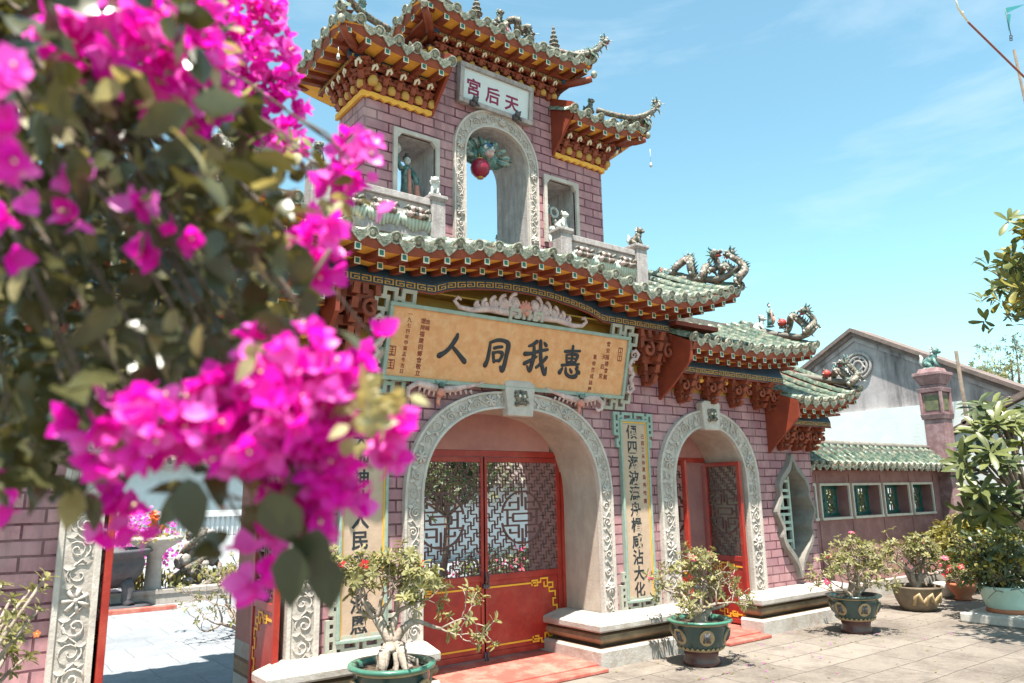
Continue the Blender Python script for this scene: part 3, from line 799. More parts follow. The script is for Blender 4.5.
# ------------------------------------------------------------------ roofs
ROWSP = 0.203
LOWR = MB()                                   # the set-back lower rafters of every eave
raf_mesh = None; raf_count = 0
def make_rafter_mesh(sl=.10, L=.30):
    mb = MB(); w = .056; h = .062
    a = [(-w/2, 0, -h/2), (w/2, 0, -h/2), (w/2, 0, h/2), (-w/2, 0, h/2)]
    b = [(x, L, z+sl*L) for x, _, z in a]
    ia = [mb.vert(p) for p in a]; ib = [mb.vert(p) for p in b]
    for k in range(4): mb.face((ia[k], ia[(k+1) % 4], ib[(k+1) % 4], ib[k]), False, 0)
    mb.face(ib, False, 0)
    mb.face(ia[::-1], False, 1)
    mb.box(-w*.30, w*.30, -.004, .0, -h*.31, h*.31, mi=2)
    o = mb.build('rafter', [M['redwood'], M['cream'], M['greenend']], G)
    return o
RAF0 = make_rafter_mesh()
raf_used = False
def put_rafter(parent, p, ang):
    global raf_used
    if not raf_used:
        o = RAF0; raf_used = True
    else:
        o = RAF0.copy(); COL.objects.link(o)
    o.parent = parent; o.location = p; o.rotation_euler = (0, 0, ang)
    return o

class Side:
    """an eave line: s runs along it, d runs inward from the lip"""
    def __init__(s, facing, lip, c=0.0):
        s.facing, s.lip, s.c = facing, lip, c
        s.ang = {'front': 0, 'left': -math.pi/2, 'right': math.pi/2, 'back': math.pi}[facing]
    def __call__(s, a, d, z):
        if s.facing == 'front': return Vector((a, s.lip+d, z))
        if s.facing == 'left': return Vector((s.lip+d, s.c-a, z))
        if s.facing == 'right': return Vector((s.lip-d, s.c+a, z))
        return Vector((-a, s.lip-d, z))
def rise_fn(H, D, p=1.2):
    return lambda d: H*max(0, d/D)**p

def tiles(mb, S, s0, s1, zl, rise, dmax, caps=True, sp=ROWSP, r=.046):
    n = max(1, round((s1-s0)/sp)); st = (s1-s0)/n
    rng = random.Random(int(s0*100)+7)
    for i in range(n+1):
        a = s0+i*st
        if i < n:                                                    # pan between two barrels
            am = a+st/2; D = dmax(am)
            K = 5
            for k in range(K):
                d0, d1 = D*k/K, D*(k+1)/K
                mb.quad(S(a, d0, zl(a)+rise(d0)-.028), S(a+st, d0, zl(a+st)+rise(d0)-.028), S(a+st, d1, zl(a+st)+rise(d1)-.028), S(a, d1, zl(a)+rise(d1)-.028), True, 2)
        if caps is False and (i == 0 or i == n): pass
        D = dmax(a)
        if D < .05: continue
        nt = max(1, round(D/.115)); N = 7
        prev = None
        for k in range(nt):
            off_, lift_ = rng.uniform(-.005, .005), rng.uniform(-.004, .004); sc_ = rng.uniform(.94, 1.05)
            for e, rr in ((0, r*1.07*sc_), (1, r*.90*sc_)):
                d = D*(k+e)/nt; z = zl(a)+rise(d)+lift_
                jit = off_
                ring = []
                for j in range(N):
                    t = math.pi*(j/(N-1)*1.16-.08)
                    ring.append(mb.vert(S(a-math.cos(t)*rr+jit, d, z-.008+math.sin(t)*rr)))
                if prev is not None:
                    for j in range(N-1): mb.face((prev[j], prev[j+1], ring[j+1], ring[j])[::-1], True, 0)
                prev = ring
        if caps:
            # round cap with a raised rim and boss
            z = zl(a)-.004+rng.uniform(-.006, .006); tilt = rng.uniform(.004, .022); a_c = a+rng.uniform(-.006, .006)
            M_ = 14
            def ring(rad, d): return [mb.vert(S(a_c+rad*math.cos(2*math.pi*j/M_), d-tilt*math.sin(2*math.pi*j/M_), z+rad*math.sin(2*math.pi*j/M_))) for j in range(M_)]
            rr = r*1.12
            A0, A1, A2, A3, A4 = ring(rr, .02), ring(rr, -.014), ring(rr*.80, -.014), ring(rr*.76, -.005), ring(rr*.42, -.007)
            A5 = ring(rr*.36, -.013)
            for P, Q, mi in ((A0, A1, 1), (A1, A2, 1), (A2, A3, 1), (A3, A4, 3), (A4, A5, 1)):
                for j in range(M_): mb.face((P[j], P[(j+1) % M_], Q[(j+1) % M_], Q[j]), False, mi)
            mb.face(A5[::-1], False, 1)
            if i < n:                                                # hanging drip tile, a pointed shield
                am = a+st/2+rng.uniform(-.007, .007); zz = zl(am)+rng.uniform(-.007, .005); w = st*.40*rng.uniform(.92, 1.05); jit = rng.uniform(-.012, .014)
                out = [(-w, .0), (-w*.92, -.040), (-w*.55, -.072), (0, -.100+jit), (w*.55, -.072), (w*.92, -.040), (w, .0), (w*.5, -.014), (0, -.018), (-w*.5, -.014)]
                tl = .018
                f = [mb.vert(S(am+x, -.016+tl*(-z)/.1, zz+z)) for x, z in out]
                b = [mb.vert(S(am+x, -.003+tl*(-z)/.1, zz+z)) for x, z in out]
                mb.face(f, False, 1); mb.face(b[::-1], False, 1)
                for k in range(len(out)): mb.face((f[k], b[k], b[(k+1) % len(out)], f[(k+1) % len(out)]), False, 1)
                ins = [(x*.66, -.022+(z+.022)*.62) for x, z in out[1:6]]
                g = [mb.vert(S(am+x, -.0185+tl*(-z)/.1, zz+z)) for x, z in ins]
                mb.face(g, False, 3)
TILEM = None
def roof_mats(): return [M['tile'], M['tileold'], M['tilered'], M['capfield']]
M['capfield'] = mat('worn_cap_relief', (0.27, 0.285, 0.205), .7, (0.12, 0.145, 0.11), 60, 1.0, .8, 80, col3=(0.09, 0.09, 0.075), stain=.5, stain_scale=30, lo=.42, hi=.58)

def meander(mb, S, s0, s1, d, zc, h, mi, sp=.105, w=None):
    """a row of squared spirals, each a few raised bars"""
    n = max(1, round((s1-s0)/sp)); st = (s1-s0)/n; t = h*.15
    for i in range(n):
        a = s0+(i+.08)*st; b = s0+(i+.92)*st; m = (a+b)/2
        z0 = lambda x: zc(x)-h/2
        def bar(x0, x1, f0, f1):
            pts = []
            for x, f in ((x0, f0), (x1, f0), (x1, f1), (x0, f1)): pts.append(S(x, d, z0(x)+f*h))
            dv = S(x0, d-.004, 0)-S(x0, d, 0)
            mb.prism(pts, dv, mi)
        T_ = .15; X = b-a
        sgn = 1 if i % 2 == 0 else -1
        def fx(q): return a+q*X if sgn > 0 else b-q*X
        def br(q0, q1, f0, f1):
            x0, x1 = sorted((fx(q0), fx(q1))); bar(x0, x1, f0, f1)
        br(0, 1, .85, 1); br(0, .15, 0, .85); br(.15, .85, 0, .15); br(.85, 1, 0, .6); br(.4, .85, .45, .6); br(.4, .55, .3, .45)

def eave(name, S, s0, s1, zdrip, D, H, parent=G, dmax=None, rafters=True, lower=True, frieze=True, fz=None, fd=.35, fh=.10, sp=ROWSP, s_raf=None, p=1.2, fr_rng=None, low_d=.26, soff=True, rz=-.05, lz=-.078):
    rise = rise_fn(H, D, p)
    zl = lambda s: zdrip(s)+.088
    mb = MB()
    tiles(mb, S, s0, s1, zl, rise, dmax or (lambda s: D), True, sp)
    roof = mb.build('roof', roof_mats(), parent)
    a0, a1 = s_raf or (s0, s1)
    n = max(1, round((a1-a0)/sp)); st = (a1-a0)/n
    K = 24
    # boards under the tiles: fascia, upper ochre soffit, lower fascia, lower soffit
    mb = MB()
    xs = [s0+(s1-s0)*k/K for k in range(K+1)]
    sl = .10
    for x0, x1 in zip(xs, xs[1:]):
        def q(d0, h0, d1, h1, mi):
            mb.quad(S(x0, d0, zdrip(x0)+h0), S(x1, d0, zdrip(x1)+h0), S(x1, d1, zdrip(x1)+h1), S(x0, d1, zdrip(x0)+h1), False, mi)
        h0 = rz+.014
        q(.012, .078, .012, .02, 1); q(.012, .02, .04, h0+.002, 1)
        q(.04, h0+.004, fd+.02, h0+.004+sl*(fd-.02), 0)
        if lower:
            h1 = lz+.014; q(low_d+.012, h0+.004+sl*(low_d-.03), low_d+.012, h1, 1); q(low_d+.012, h1, fd+.0, h1+sl*(fd-low_d-.012), 0)
    if soff: mb.build('eave_board', [M['yellow'], M['redwood']], roof)
    if rafters:
        for i in range(n):
            a = a0+(i+.5)*st
            if not (s0-.01 <= a <= s1+.01): continue
            put_rafter(roof, S(a, .035, zdrip(a)+rz), S.ang)
    if lower:
        LOWR.T = None
        for i in range(n+1):
            a = a0+i*st
            if not (s0+.05 <= a <= s1-.05): continue
            w, h = .027, .03; zc = zdrip(a)+lz
            Lh = fd-low_d+.03
            c = S(a, low_d, zc); e = S(a, low_d+Lh, zc+sl*Lh)
            ax = (S(a+1, 0, 0)-S(a, 0, 0))
            dn = (S(a, 1, 0)-S(a, 0, 0))
            A = [c-ax*w-Vector((0,0,h)), c+ax*w-Vector((0,0,h)), c+ax*w+Vector((0,0,h)), c-ax*w+Vector((0,0,h))]
            B = [v+(e-c) for v in A]
            ia = [LOWR.vert(v) for v in A]; ib = [LOWR.vert(v) for v in B]
            for k in range(4): LOWR.face((ia[k], ia[(k+1) % 4], ib[(k+1) % 4], ib[k]), False, 0)
            LOWR.face(ia[::-1], False, 1)
            g = [c+ax*(w*.62*sx)+Vector((0,0,h*.66*sz))-dn*.004 for sx, sz in ((-1,-1),(1,-1),(1,1),(-1,1))]
            LOWR.prism(g, dn*.003, 2)
        # red boards between the two tiers
    if frieze:
        f0, f1 = fr_rng or (a0, a1)
        fz_ = fz or (lambda s: zdrip(s)-.05)
        mb = MB(); Kf = 40
        for k in range(Kf):
            x0, x1 = lerp(f0, f1, k/Kf), lerp(f0, f1, (k+1)/Kf)
            z0, z1 = fz_(x0), fz_(x1)
            mb.quad(S(x0, fd, z0-fh), S(x1, fd, z1-fh), S(x1, fd, z1), S(x0, fd, z0), False, 0)
            mb.quad(S(x0, fd+.03, z0-fh), S(x1, fd+.03, z1-fh), S(x1, fd, z1-fh), S(x0, fd, z0-fh), False, 2)
            mb.quad(S(x0, fd, z0), S(x1, fd, z1), S(x1, fd+.05, z1+.12), S(x0, fd+.05, z0+.12), False, 0)
            mb.quad(S(x0, fd-.006, z0-fh-.012), S(x1, fd-.006, z1-fh-.012), S(x1, fd-.006, z1-fh+.004), S(x0, fd-.006, z0-fh+.004), False, 2)
        for k in range(2):
            x = (f0, f1)[k]; z = fz_(x)
            qd = [S(x, fd, z-fh), S(x, fd, z), S(x, fd+.05, z+.12), S(x, fd+.05, z-fh)]
            mb.poly(qd, mi=0)
        meander(mb, S, f0+.02, f1-.02, fd-.001, lambda s: fz_(s)-fh*.50, fh*.60, 1)
        mb.build('frieze', [M['blue'], M['gold'], M['orangered']], roof)
    return roof

Z1 = [(0, 3.62), (.4, 3.585), (.8, 3.545), (1.1, 3.49), (1.4, 3.445), (1.7, 3.44), (2.0, 3.475), (2.4, 3.58), (2.7, 3.68), (2.9, 3.76)]
def smooth_tab(tab):
    def f(x):
        x = abs(x); return sum(interp(tab, abs(x+o)) for o in (-.12, -.06, 0, .06, .12))/5
    return f
z1 = (lambda f: (lambda x: f(x)+.085))(smooth_tab(Z1))
F1 = [(0, 3.575), (.3, 3.565), (.6, 3.53), (.85, 3.485), (1.02, 3.42), (1.03, 3.42), (4, 3.425)]
S1 = Side('front', -.62)
R1 = eave('r1', S1, -2.84, 2.84, z1, 1.19, .50, dmax=lambda s: .57 if abs(s) < 2.0 else 1.19, fz=lambda s: interp(F1, abs(s)), fd=.42, fh=.085, s_raf=(-2.84, 2.84), fr_rng=(-2.05, 2.05))
mb = MB(); tiles(mb, Side('back', THK+.62), -2.84, 2.84, lambda s: z1(s)+.088, rise_fn(.50, 1.19), lambda s: .57 if abs(s) < 2.0 else 1.19, True)
mb.build('roof', roof_mats(), G)
# gable ends of the main roof and the flat between the two slopes
mb = MB()
for s in (-1, 1):
    u = s*2.80; zz = z1(2.8)
    pts = [(u, -.60, zz+.05), (u, .0, zz+.27), (u, .575, zz+.55), (u, THK, zz+.27), (u, THK+.58, zz+.05), (u, THK+.2, zz-.02), (u, .0, zz-.03), (u, -.28, zz-.05)]
    mb.prism(pts, (-.03*s, 0, 0), 0)
    mb.box(min(s*2.06, s*2.80), max(s*2.06, s*2.80), -.28, THK+.1, 3.42, 3.47, mi=0)
mb.box(-2.06, 2.06, -.07, THK+.07, 3.55, 3.80, mi=1)
# soffit between frieze and wall
mb.box(-2.05, 2.05, -.165, -.005, 3.35, 3.365, mi=2)
mb.build('roof_core', [M['orangered'], M['ridge'], M['ochrewall']], G)

def zr(lo, hi, a, b, c):      # flat, then curving up towards the outer end
    def f(s):
        t = max(0.0, (abs(s)-b)/(c-b)); return lo + (hi-lo)*t**1.8
    return f
z2 = zr(3.155, 3.325, 2.06, 3.2, 4.5)
z3 = zr(2.60, 2.84, 4.02, 4.5, 5.5)
zt_c = zr(6.215, 6.345, 0, .55, 1.12)
zt_s = zr(5.625, 5.75, .74, 1.25, 1.95)
for sg in (1, -1):
    a, b = sorted((sg*2.07, sg*4.46))
    rr = eave('r2', Side('front', -.52), a, b, z2, 1.09, .50, fz=lambda s: 2.985, fd=.30, fh=.085, fr_rng=tuple(sorted((sg*2.07, sg*4.10))), low_d=.18, rz=-.058, lz=-.105)
    mb = MB(); a2, b2 = sorted((-sg*2.07, -sg*4.46))
    tiles(mb, Side('back', THK+.52), a2, b2, lambda s: z2(s)+.088, rise_fn(.50, 1.09), lambda s: 1.09, True)
    mb.build('roof', roof_mats(), G)
    a, b = sorted((sg*4.03, sg*5.44))
    rr3 = eave('r3', Side('front', -.50), a, b, z3, 1.07, .48, fz=lambda s: 2.465, fd=.28, fh=.075, fr_rng=tuple(sorted((sg*4.03, sg*5.10))), low_d=.17, rz=-.055, lz=-.095)
    mb = MB(); a2, b2 = sorted((-sg*4.03, -sg*5.44))
    tiles(mb, Side('back', THK+.5), a2, b2, lambda s: z3(s)+.088, rise_fn(.48, 1.07), lambda s: 1.07, True)
    mb.build('roof', roof_mats(), G)
    # end boards that close the lower roofs against the higher wall
    mb = MB()
    for u, zw, zf, zt, vl in ((2.055, 2.60, 2.95, 3.30, -.50), (4.015, 2.04, 2.42, 2.74, -.48)):
        mb = MB(); mb.prism([(sg*u, -.002, zw), (sg*u, vl+.30, zf-.22), (sg*u, vl+.01, zf+.04), (sg*u, vl, zf+.24), (sg*u, -.002, zt+.12)], (-sg*.035, 0, 0))
        mb.build('end_board', M['orangered'], G)
    # outer ends, inner flats, ridges
    mb = MB()
    for u, f, vl, dz, ut in ((4.42, z2, -.50, .46, 4.02), (5.40, z3, -.48, .44, 4.9)):
        zz = f(u); uu = sg*u
        mb.prism([(uu, vl, zz+.05), (uu, 0, zz+.25), (uu, .575, zz+.54), (uu, THK, zz+.25), (uu, THK-vl, zz+.05), (uu, THK+.1, zz-.03), (uu, -.1, zz-.03), (uu, vl+.25, zz-.06)], (-sg*.03, 0, 0), 0)
        lo = f(0)-.05
        mb.box(min(sg*ut, sg*(u-.035)), max(sg*ut, sg*(u-.035)), -.22, THK+.1, lo+.01, lo+.04, mi=0)
    mb.box(min(sg*2.07, sg*4.10), max(sg*2.07, sg*4.10), -.215, -.004, 2.905, 2.917, mi=2)
    mb.box(min(sg*4.03, sg*5.10), max(sg*4.03, sg*5.10), -.215, -.004, 2.39, 2.402, mi=2)
    mb.build('roof_core', [M['orangered'], M['ridge'], M['ochrewall']], G)
    # main ridges along the wall, and raking verge ridges that sweep up over the eaves
    for (ua, ub, z) in ((2.06, 2.84, 4.20), (2.06, 4.46, 3.72), (4.02, 5.44, 3.16)):
        mb = MB(); mb.box(min(sg*ua, sg*ub), max(sg*ua, sg*ub), .515, .635, z-.06, z+.10); mb.build('roof_ridge', M['ridge'], G)
    for (u, zl0, zr0, vl) in ((2.78, z1(2.8)+.17, 4.30, -.66), (4.41, z2(4.42)+.15, 3.84, -.58), (5.38, z3(5.4)+.15, 3.28, -.56)):
        mb = MB(); pts = []
        for k in range(17):
            t = k/16; v = lerp(.575, vl, t); z = lerp(zr0, zl0, t**.8) + .16*max(0, (t-.72)/.28)**2
            pts.append((sg*u, v, z))
        mb.tube(pts, [.042]*13+[.04, .038, .032, .018], 7); mb.tube([(sg*u, .575, zr0-.05), (sg*u, THK+.62, zl0)], .05, 7)
        mb.build('verge_ridge', M['ridge'], G)

# ------------------------------------------------------------------ tower
TV, TB = .25, .80
TA = dict(u=0.0, ihw=.40, ohw=.54, sp=5.02, ih=.36, oh=.55, n=2.1)
mb = MB()
P = [(x, z) for x, z in arch_pts(TA['ihw'], TA['sp'], TA['ih'], TA['n'])]
NI = {-1: (-1.17, -.745, 4.33, 5.02), 1: (.67, 1.09, 4.28, 5.00)}     # niches
ZT = 5.62
# front and back faces, cut round the arch and the niches
def rect(u0, u1, a, b, v, flip, mi=0):
    q = [(u0, v, a), (u1, v, a), (u1, v, b), (u0, v, b)]
    mb.quad(*(q[::-1] if flip else q), mi=mi)
for v, flip in ((TV, False), (TB, True)):
    for n0, n1, za, zb in NI.values():
        pass
    xl, xr = P[0][0], P[-1][0]
    l0, l1, la, lb = NI[-1]; r0, r1, ra, rb = NI[1]
    rect(-1.52, l0, 3.9, ZT, v, flip); rect(l1, xl, 3.9, ZT, v, flip)
    rect(l0, l1, 3.9, la, v, flip); rect(l0, l1, lb, ZT, v, flip)
    rect(xr, r0, 3.9, ZT, v, flip); rect(r1, 1.52, 3.9, ZT, v, flip)
    rect(r0, r1, 3.9, ra, v, flip); rect(r0, r1, rb, ZT, v, flip)
    for (x0, a0), (x1, a1) in zip(P, P[1:]):
        q = [(x0, v, a0), (x1, v, a1), (x1, v, ZT), (x0, v, ZT)]
        mb.quad(*(q[::-1] if flip else q), mi=0)
for s in (-1, 1):
    q = [(s*1.52, TV, 3.9), (s*1.52, TB, 3.9), (s*1.52, TB, ZT), (s*1.52, TV, ZT)]
    mb.quad(*(q if s > 0 else q[::-1]), mi=0)
    q = [(s*.80, TV, ZT), (s*.80, TB, ZT), (s*.80, TB, 6.25), (s*.80, TV, 6.25)]
    mb.quad(*(q if s > 0 else q[::-1]), mi=0)
rect(-.80, .80, ZT, 6.25, TV, False); rect(-.80, .80, ZT, 6.25, TB, True)
ring = [(P[0][0], 3.9)] + P + [(P[-1][0], 3.9)]
for (x0, a0), (x1, a1) in zip(ring, ring[1:]):
    mb.quad((x0, TV, a0), (x0, TB, a0), (x1, TB, a1), (x1, TV, a1), True, 1)
for n0, n1, za, zb in NI.values():
    for q in (((n0, TV, za), (n0, TB, za), (n0, TB, zb), (n0, TV, zb)), ((n1, TB, za), (n1, TV, za), (n1, TV, zb), (n1, TB, zb)),
              ((n0, TV, zb), (n0, TB, zb), (n1, TB, zb), (n1, TV, zb)), ((n0, TB, za), (n0, TV, za), (n1, TV, za), (n1, TB, za))):
        mb.quad(*q, mi=1)
tower = mb.build('tower_wall', [M['brick'], M['greystone']], G)
A = dict(TA); arch_band('t', 3.93, TV, .045, A=A, n_scroll=.12)
for key, (n0, n1, za, zb) in NI.items():
    mb = MB(); t = .042
    mb.box(n0-t, n0, TV-.03, TV+.02, za-.02, zb+t); mb.box(n1, n1+t, TV-.03, TV+.02, za-.02, zb+t)
    mb.box(n0, n1, TV-.03, TV+.02, zb, zb+t)
    for x, s in ((n0, 1), (n1, -1)):
        mb.prism([(x, TV-.028, zb-.06), (x, TV-.028, zb), (x+s*.05, TV-.028, zb)] if s > 0 else [(x, TV-.028, zb), (x, TV-.028, zb-.06), (x-.05, TV-.028, zb)], (0, .04, 0))
    mb.build('niche_frame', M['stone'], G)
# sloping back wall inside the right half of each niche is the reveal; sills
# yellow painted corbel strip at the top of the brickwork
def ystrip(u0, u1, z):
    mb = MB(); n = max(1, round((u1-u0)/.10))
    out = []
    for k in range(n):
        a, b = lerp(u0, u1, k/n), lerp(u0, u1, (k+1)/n); m = (a+b)/2
        out += [(a, TV-.004, z-.012), (m, TV-.004, z-.034)]
    out += [(u1, TV-.004, z-.012), (u1, TV-.004, z+.03), (u0, TV-.004, z+.03)]
    mb.prism(out, (0, -.03, 0)); mb.build('corbel_strip', M['yellow'], tower)
ystrip(-1.55, -.80, 5.31); ystrip(.80, 1.55, 5.31); ystrip(-.83, -.50, 6.02); ystrip(.50, .83, 6.02)
for s_ in (-1, 1):
    mb = MB(); mb.prism([(s_*1.524, TV-.03, 5.28), (s_*1.524, TB+.03, 5.28), (s_*1.524, TB+.03, 5.34), (s_*1.524, TV-.03, 5.34)], (s_*.03, 0, 0)); mb.build('corbel_strip', M['yellow'], tower)
# tower roofs
eave('tc', Side('front', -.14), -1.10, 1.10, zt_c, .64, .34, dmax=lambda s: max(.08, min(.64, 1.14-abs(s))), fz=lambda s: 6.165, fd=.24, fh=.045, fr_rng=(-.92, .92), lower=False, sp=.19)
eave('tb', Side('back', 1.19), -1.10, 1.10, zt_c, .64, .34, dmax=lambda s: max(.08, min(.64, 1.14-abs(s))), rafters=False, lower=False, frieze=False, sp=.19)
for fc, lip in (('left', -1.10), ('right', 1.10)):
    eave('ts', Side(fc, lip, .525), -.665, .665, lambda s: zt_c(.75+abs(s)*.53), .5, .30, dmax=lambda s: max(.08, min(.55, .70-abs(s))), fz=lambda s: 6.165, fd=.24, fh=.045, fr_rng=(-.45, .45), lower=False, sp=.19, rafters=(fc == 'left'))
for sg in (-1, 1):
    a, b = sorted((sg*.79, sg*1.94))
    eave('tl', Side('front', -.14), a, b, zt_s, .64, .30, dmax=lambda s: max(.08, min(.60, 1.98-abs(s))), fz=lambda s: 5.600, fd=.25, fh=.045, fr_rng=tuple(sorted((sg*.79, sg*1.74))), lower=False, sp=.192)
    a2, b2 = sorted((-sg*.79, -sg*1.94))
    eave('tk', Side('back', 1.19), a2, b2, zt_s, .64, .30, dmax=lambda s: max(.08, min(.60, 1.98-abs(s))), rafters=False, lower=False, frieze=False, sp=.192)
    fc = 'left' if sg < 0 else 'right'
    eave('tq', Side(fc, sg*1.94, .525), -.665, .665, lambda s: zt_s(1.58+abs(s)*.54), .6, .28, dmax=lambda s: max(.08, min(.6, .70-abs(s))), fz=lambda s: 5.600, fd=.25, fh=.045, fr_rng=(-.42, .42), lower=False, sp=.19, rafters=(sg < 0))
    mb = MB()
    mb.prism([(sg*.80, TV-.002, 5.30), (sg*.80, -.02, 5.55), (sg*.80, -.12, 5.66), (sg*.80, -.12, 5.80), (sg*.80, TV-.002, 6.0)], (-sg*.03, 0, 0))
    mb.build('end_board', M['orangered'], G)
mb = MB()
mb.box(-1.0, 1.0, .06, .99, 6.17, 6.20, mi=0)
for sg in (-1, 1): mb.box(min(sg*.84, sg*1.8), max(sg*.84, sg*1.8), .06, .99, 5.67, 5.70, mi=0)
mb.build('roof_core', [M['redwood']], G)
# hip ridges with upturned tips, top ridge
def hip(p0, p1, lift, r=.034, name='hip_ridge'):
    mb = MB(); p0, p1 = Vector(p0), Vector(p1); pts = []
    for k in range(11):
        t = k/10; p = p0.lerp(p1, t); pts.append(p+Vector((0, 0, lift*max(0, (t-.55)/.45)**2 - .02*math.sin(math.pi*min(1, t*1.3)))))
    mb.tube(pts, [r]*8+[r*.95, r*.8, r*.45], 7)
    mb.build(name, M['ceramic'], G)
for sg in (-1, 1):
    hip((sg*.55, .10, 6.50), (sg*1.18, -.20, 6.40), .18)
    hip((sg*.55, .95, 6.50), (sg*1.18, 1.25, 6.40), .18)
    hip((sg*1.35, .10, 5.97), (sg*2.02, -.20, 5.90), .16)
    hip((sg*1.35, .95, 5.97), (sg*2.02, 1.25, 5.90), .16)
    # carved hip rafters under the corners
    for (u, z, u2) in ((1.10, 6.12, .78), (1.93, 5.62, 1.50)):
        mb = MB()
        mb.tube([(sg*(u2), TV, z+.02), (sg*(u-.10), -.04, z+.03), (sg*(u-.05), -.09, z+.04), (sg*(u-.02), -.12, z+.05)], [.05, .045, .042, .036], 6); mb.ball((sg*(u+.0), -.14, z+.10), (.036, .036, .045), 9, 6, mi=1)
        mb.build('hip_rafter', [M['redwood'], M['tileold']], G)
mb = MB()
mb.box(-.62, .62, .40, .65, 6.48, 6.66); mb.box(-1.45, -.8, .40, .65, 5.96, 6.08); mb.box(.8, 1.45, .40, .65, 5.96, 6.08)
mb.build('roof_ridge', M['ridge'], G)
LOWRAF = LOWR.build('rafter', [M['redwood'], M['cream'], M['greenend']], G)
tag(LOWRAF, kind='stuff')

# ------------------------------------------------------------------ brackets
def small_bracket():
    mb = MB()
    for k, (z, v1, w) in enumerate(((0, -.05, .026), (.062, -.105, .042), (.124, -.16, .05))):
        mb.box(-.022, .022, v1, 0, z, z+.05)
        mb.prism([(-.022, v1, z+.012), (-.022, v1-.03, z+.05), (-.022, v1, z+.05)], (.044, 0, 0))
        mb.taper(-w*.6, w*.6, v1-.012, v1+.034, z+.05, -w*1.15, w*1.15, v1-.024, v1+.046, z+.068)
        mb.box(-.062, .062, v1+.0, v1+.026, z+.022, z+.050)
        for s in (-1, 1): mb.taper(s*.056-.016, s*.056+.016, v1-.006, v1+.032, z+.048, s*.056-.024, s*.056+.024, v1-.014, v1+.04, z+.07)
    mb.lathe([(.006, -.02), (.032, -.012), (.040, .02), (.030, .05), (.012, .062)], (.074, -.055, .035), 9, mi=1)
    mb.tube([(-.018, -.178, .118), (-.012, -.20, .15), (.010, -.204, .166), (.022, -.196, .148), (.014, -.192, .128)], [.008, .013, .015, .012, .006], 6, mi=2)
    return mb.build('bracket', [M['redwood'], M['gold'], M['cream']], G)
B0 = small_bracket(); used = [False]
def put_b(p, ang, proto, flag, sc=1.0, ys=1.0):
    o = proto if not flag[0] else proto.copy()
    if flag[0]: COL.objects.link(o)
    flag[0] = True
    o.parent = G; o.location = p; o.rotation_euler = (0, 0, ang); o.scale = (sc, sc*ys, sc)
    return o
for s in (-1, 1):
    for k in range(5): put_b((s*(.90+.148*k), TV, 5.335), 0, B0, used, 1.2, .72)
    for k in range(4): put_b((s*1.52, TV+.07+.135*k, 5.335), -math.pi/2 if s < 0 else math.pi/2, B0, used, 1.2, .72)
    for k in range(3): put_b((s*.80, TV+.10+.16*k, 5.95), -math.pi/2 if s < 0 else math.pi/2, B0, used, .9)
for k in range(10): put_b((-.72+.16*k, TV, 5.955), 0, B0, used, 1.0, .8)
for s in (-1, 1): put_b((s*1.51, TV, 5.335), s*math.pi/4, B0, used, 1.3, .8)

def cluster(rows, big):
    """an inverted pyramid of stepped blocks and crossing arms"""
    mb = MB(); n = len(rows)
    for k, (w, vv) in enumerate(rows):
        z = k*big
        mb.box(-w/2, w/2, vv, -.0, z, z+big*.72)
        m = max(1, int(w/.11))
        for i in range(m+1):
            x = -w/2+w*i/m
            mb.box(x-.026, x+.026, vv-.035, vv+.03, z+big*.30, z+big*1.0)
        mb.box(-.035, .035, vv-.09, vv, z+big*.1, z+big*.62)
        mb.prism([(-.028, vv-.09, z+big*.1), (.028, vv-.09, z+big*.1), (.028, vv-.13, z+big*.8), (-.028, vv-.13, z+big*.8)], (0, .03, 0))
    for s in (-1, 1):
        w, vv = rows[-1]
        mb.tube(scroll_pts(Vector((s*w*.34, vv-.04, big*(n-1.8))), 1.2, big*.75, 1.1, s, Vector((1, 0, 0)), Vector((0, 0, 1)), 0), big*.20, 6)
    return mb.build('bracket', [M['redwood']], G)
cl = cluster([(.10, -.06), (.20, -.10), (.32, -.14), (.42, -.17), (.46, -.20)], .115); fl = [False]
for s in (-1, 1): put_b((s*1.80, 0, 2.74), 0, cl, fl)
cl2 = cluster([(.07, -.05), (.16, -.09), (.25, -.12), (.32, -.16)], .083); fl = [False]
for s in (-1, 1):
    for k in range(4): put_b((s*(2.36+.47*k), 0, 2.58), 0, cl2, fl)
    put_b((s*3.98, -.04, 2.56), 0, cl2, fl, .8)
cl3 = cluster([(.07, -.05), (.16, -.09), (.24, -.12), (.30, -.15)], .078); fl = [False]
for s in (-1, 1):
    for k in range(3): put_b((s*(4.22+.31*k), 0, 2.08), 0, cl3, fl)
# ochre tongues between the clusters
mb = MB()
for s in (-1, 1):
    for k in range(9):
        u = s*(2.16+.225*k); mb.box(u-.05, u+.05, -.13, -.01, 2.845, 2.902); mb.ball((u, -.12, 2.85), (.05, .035, .03), 8, 4)
    for k in range(5):
        u = s*(4.12+.19*k); mb.box(u-.045, u+.045, -.12, -.01, 2.33, 2.388); mb.ball((u, -.11, 2.34), (.045, .03, .028), 8, 4)
mb.build('ochre_block', M['yellow'], G)
M['fretcream2'] = mat('pale_green_grille', (0.50, 0.56, 0.47), .7, (0.36, 0.42, 0.36), 12, .7, .15, 50)
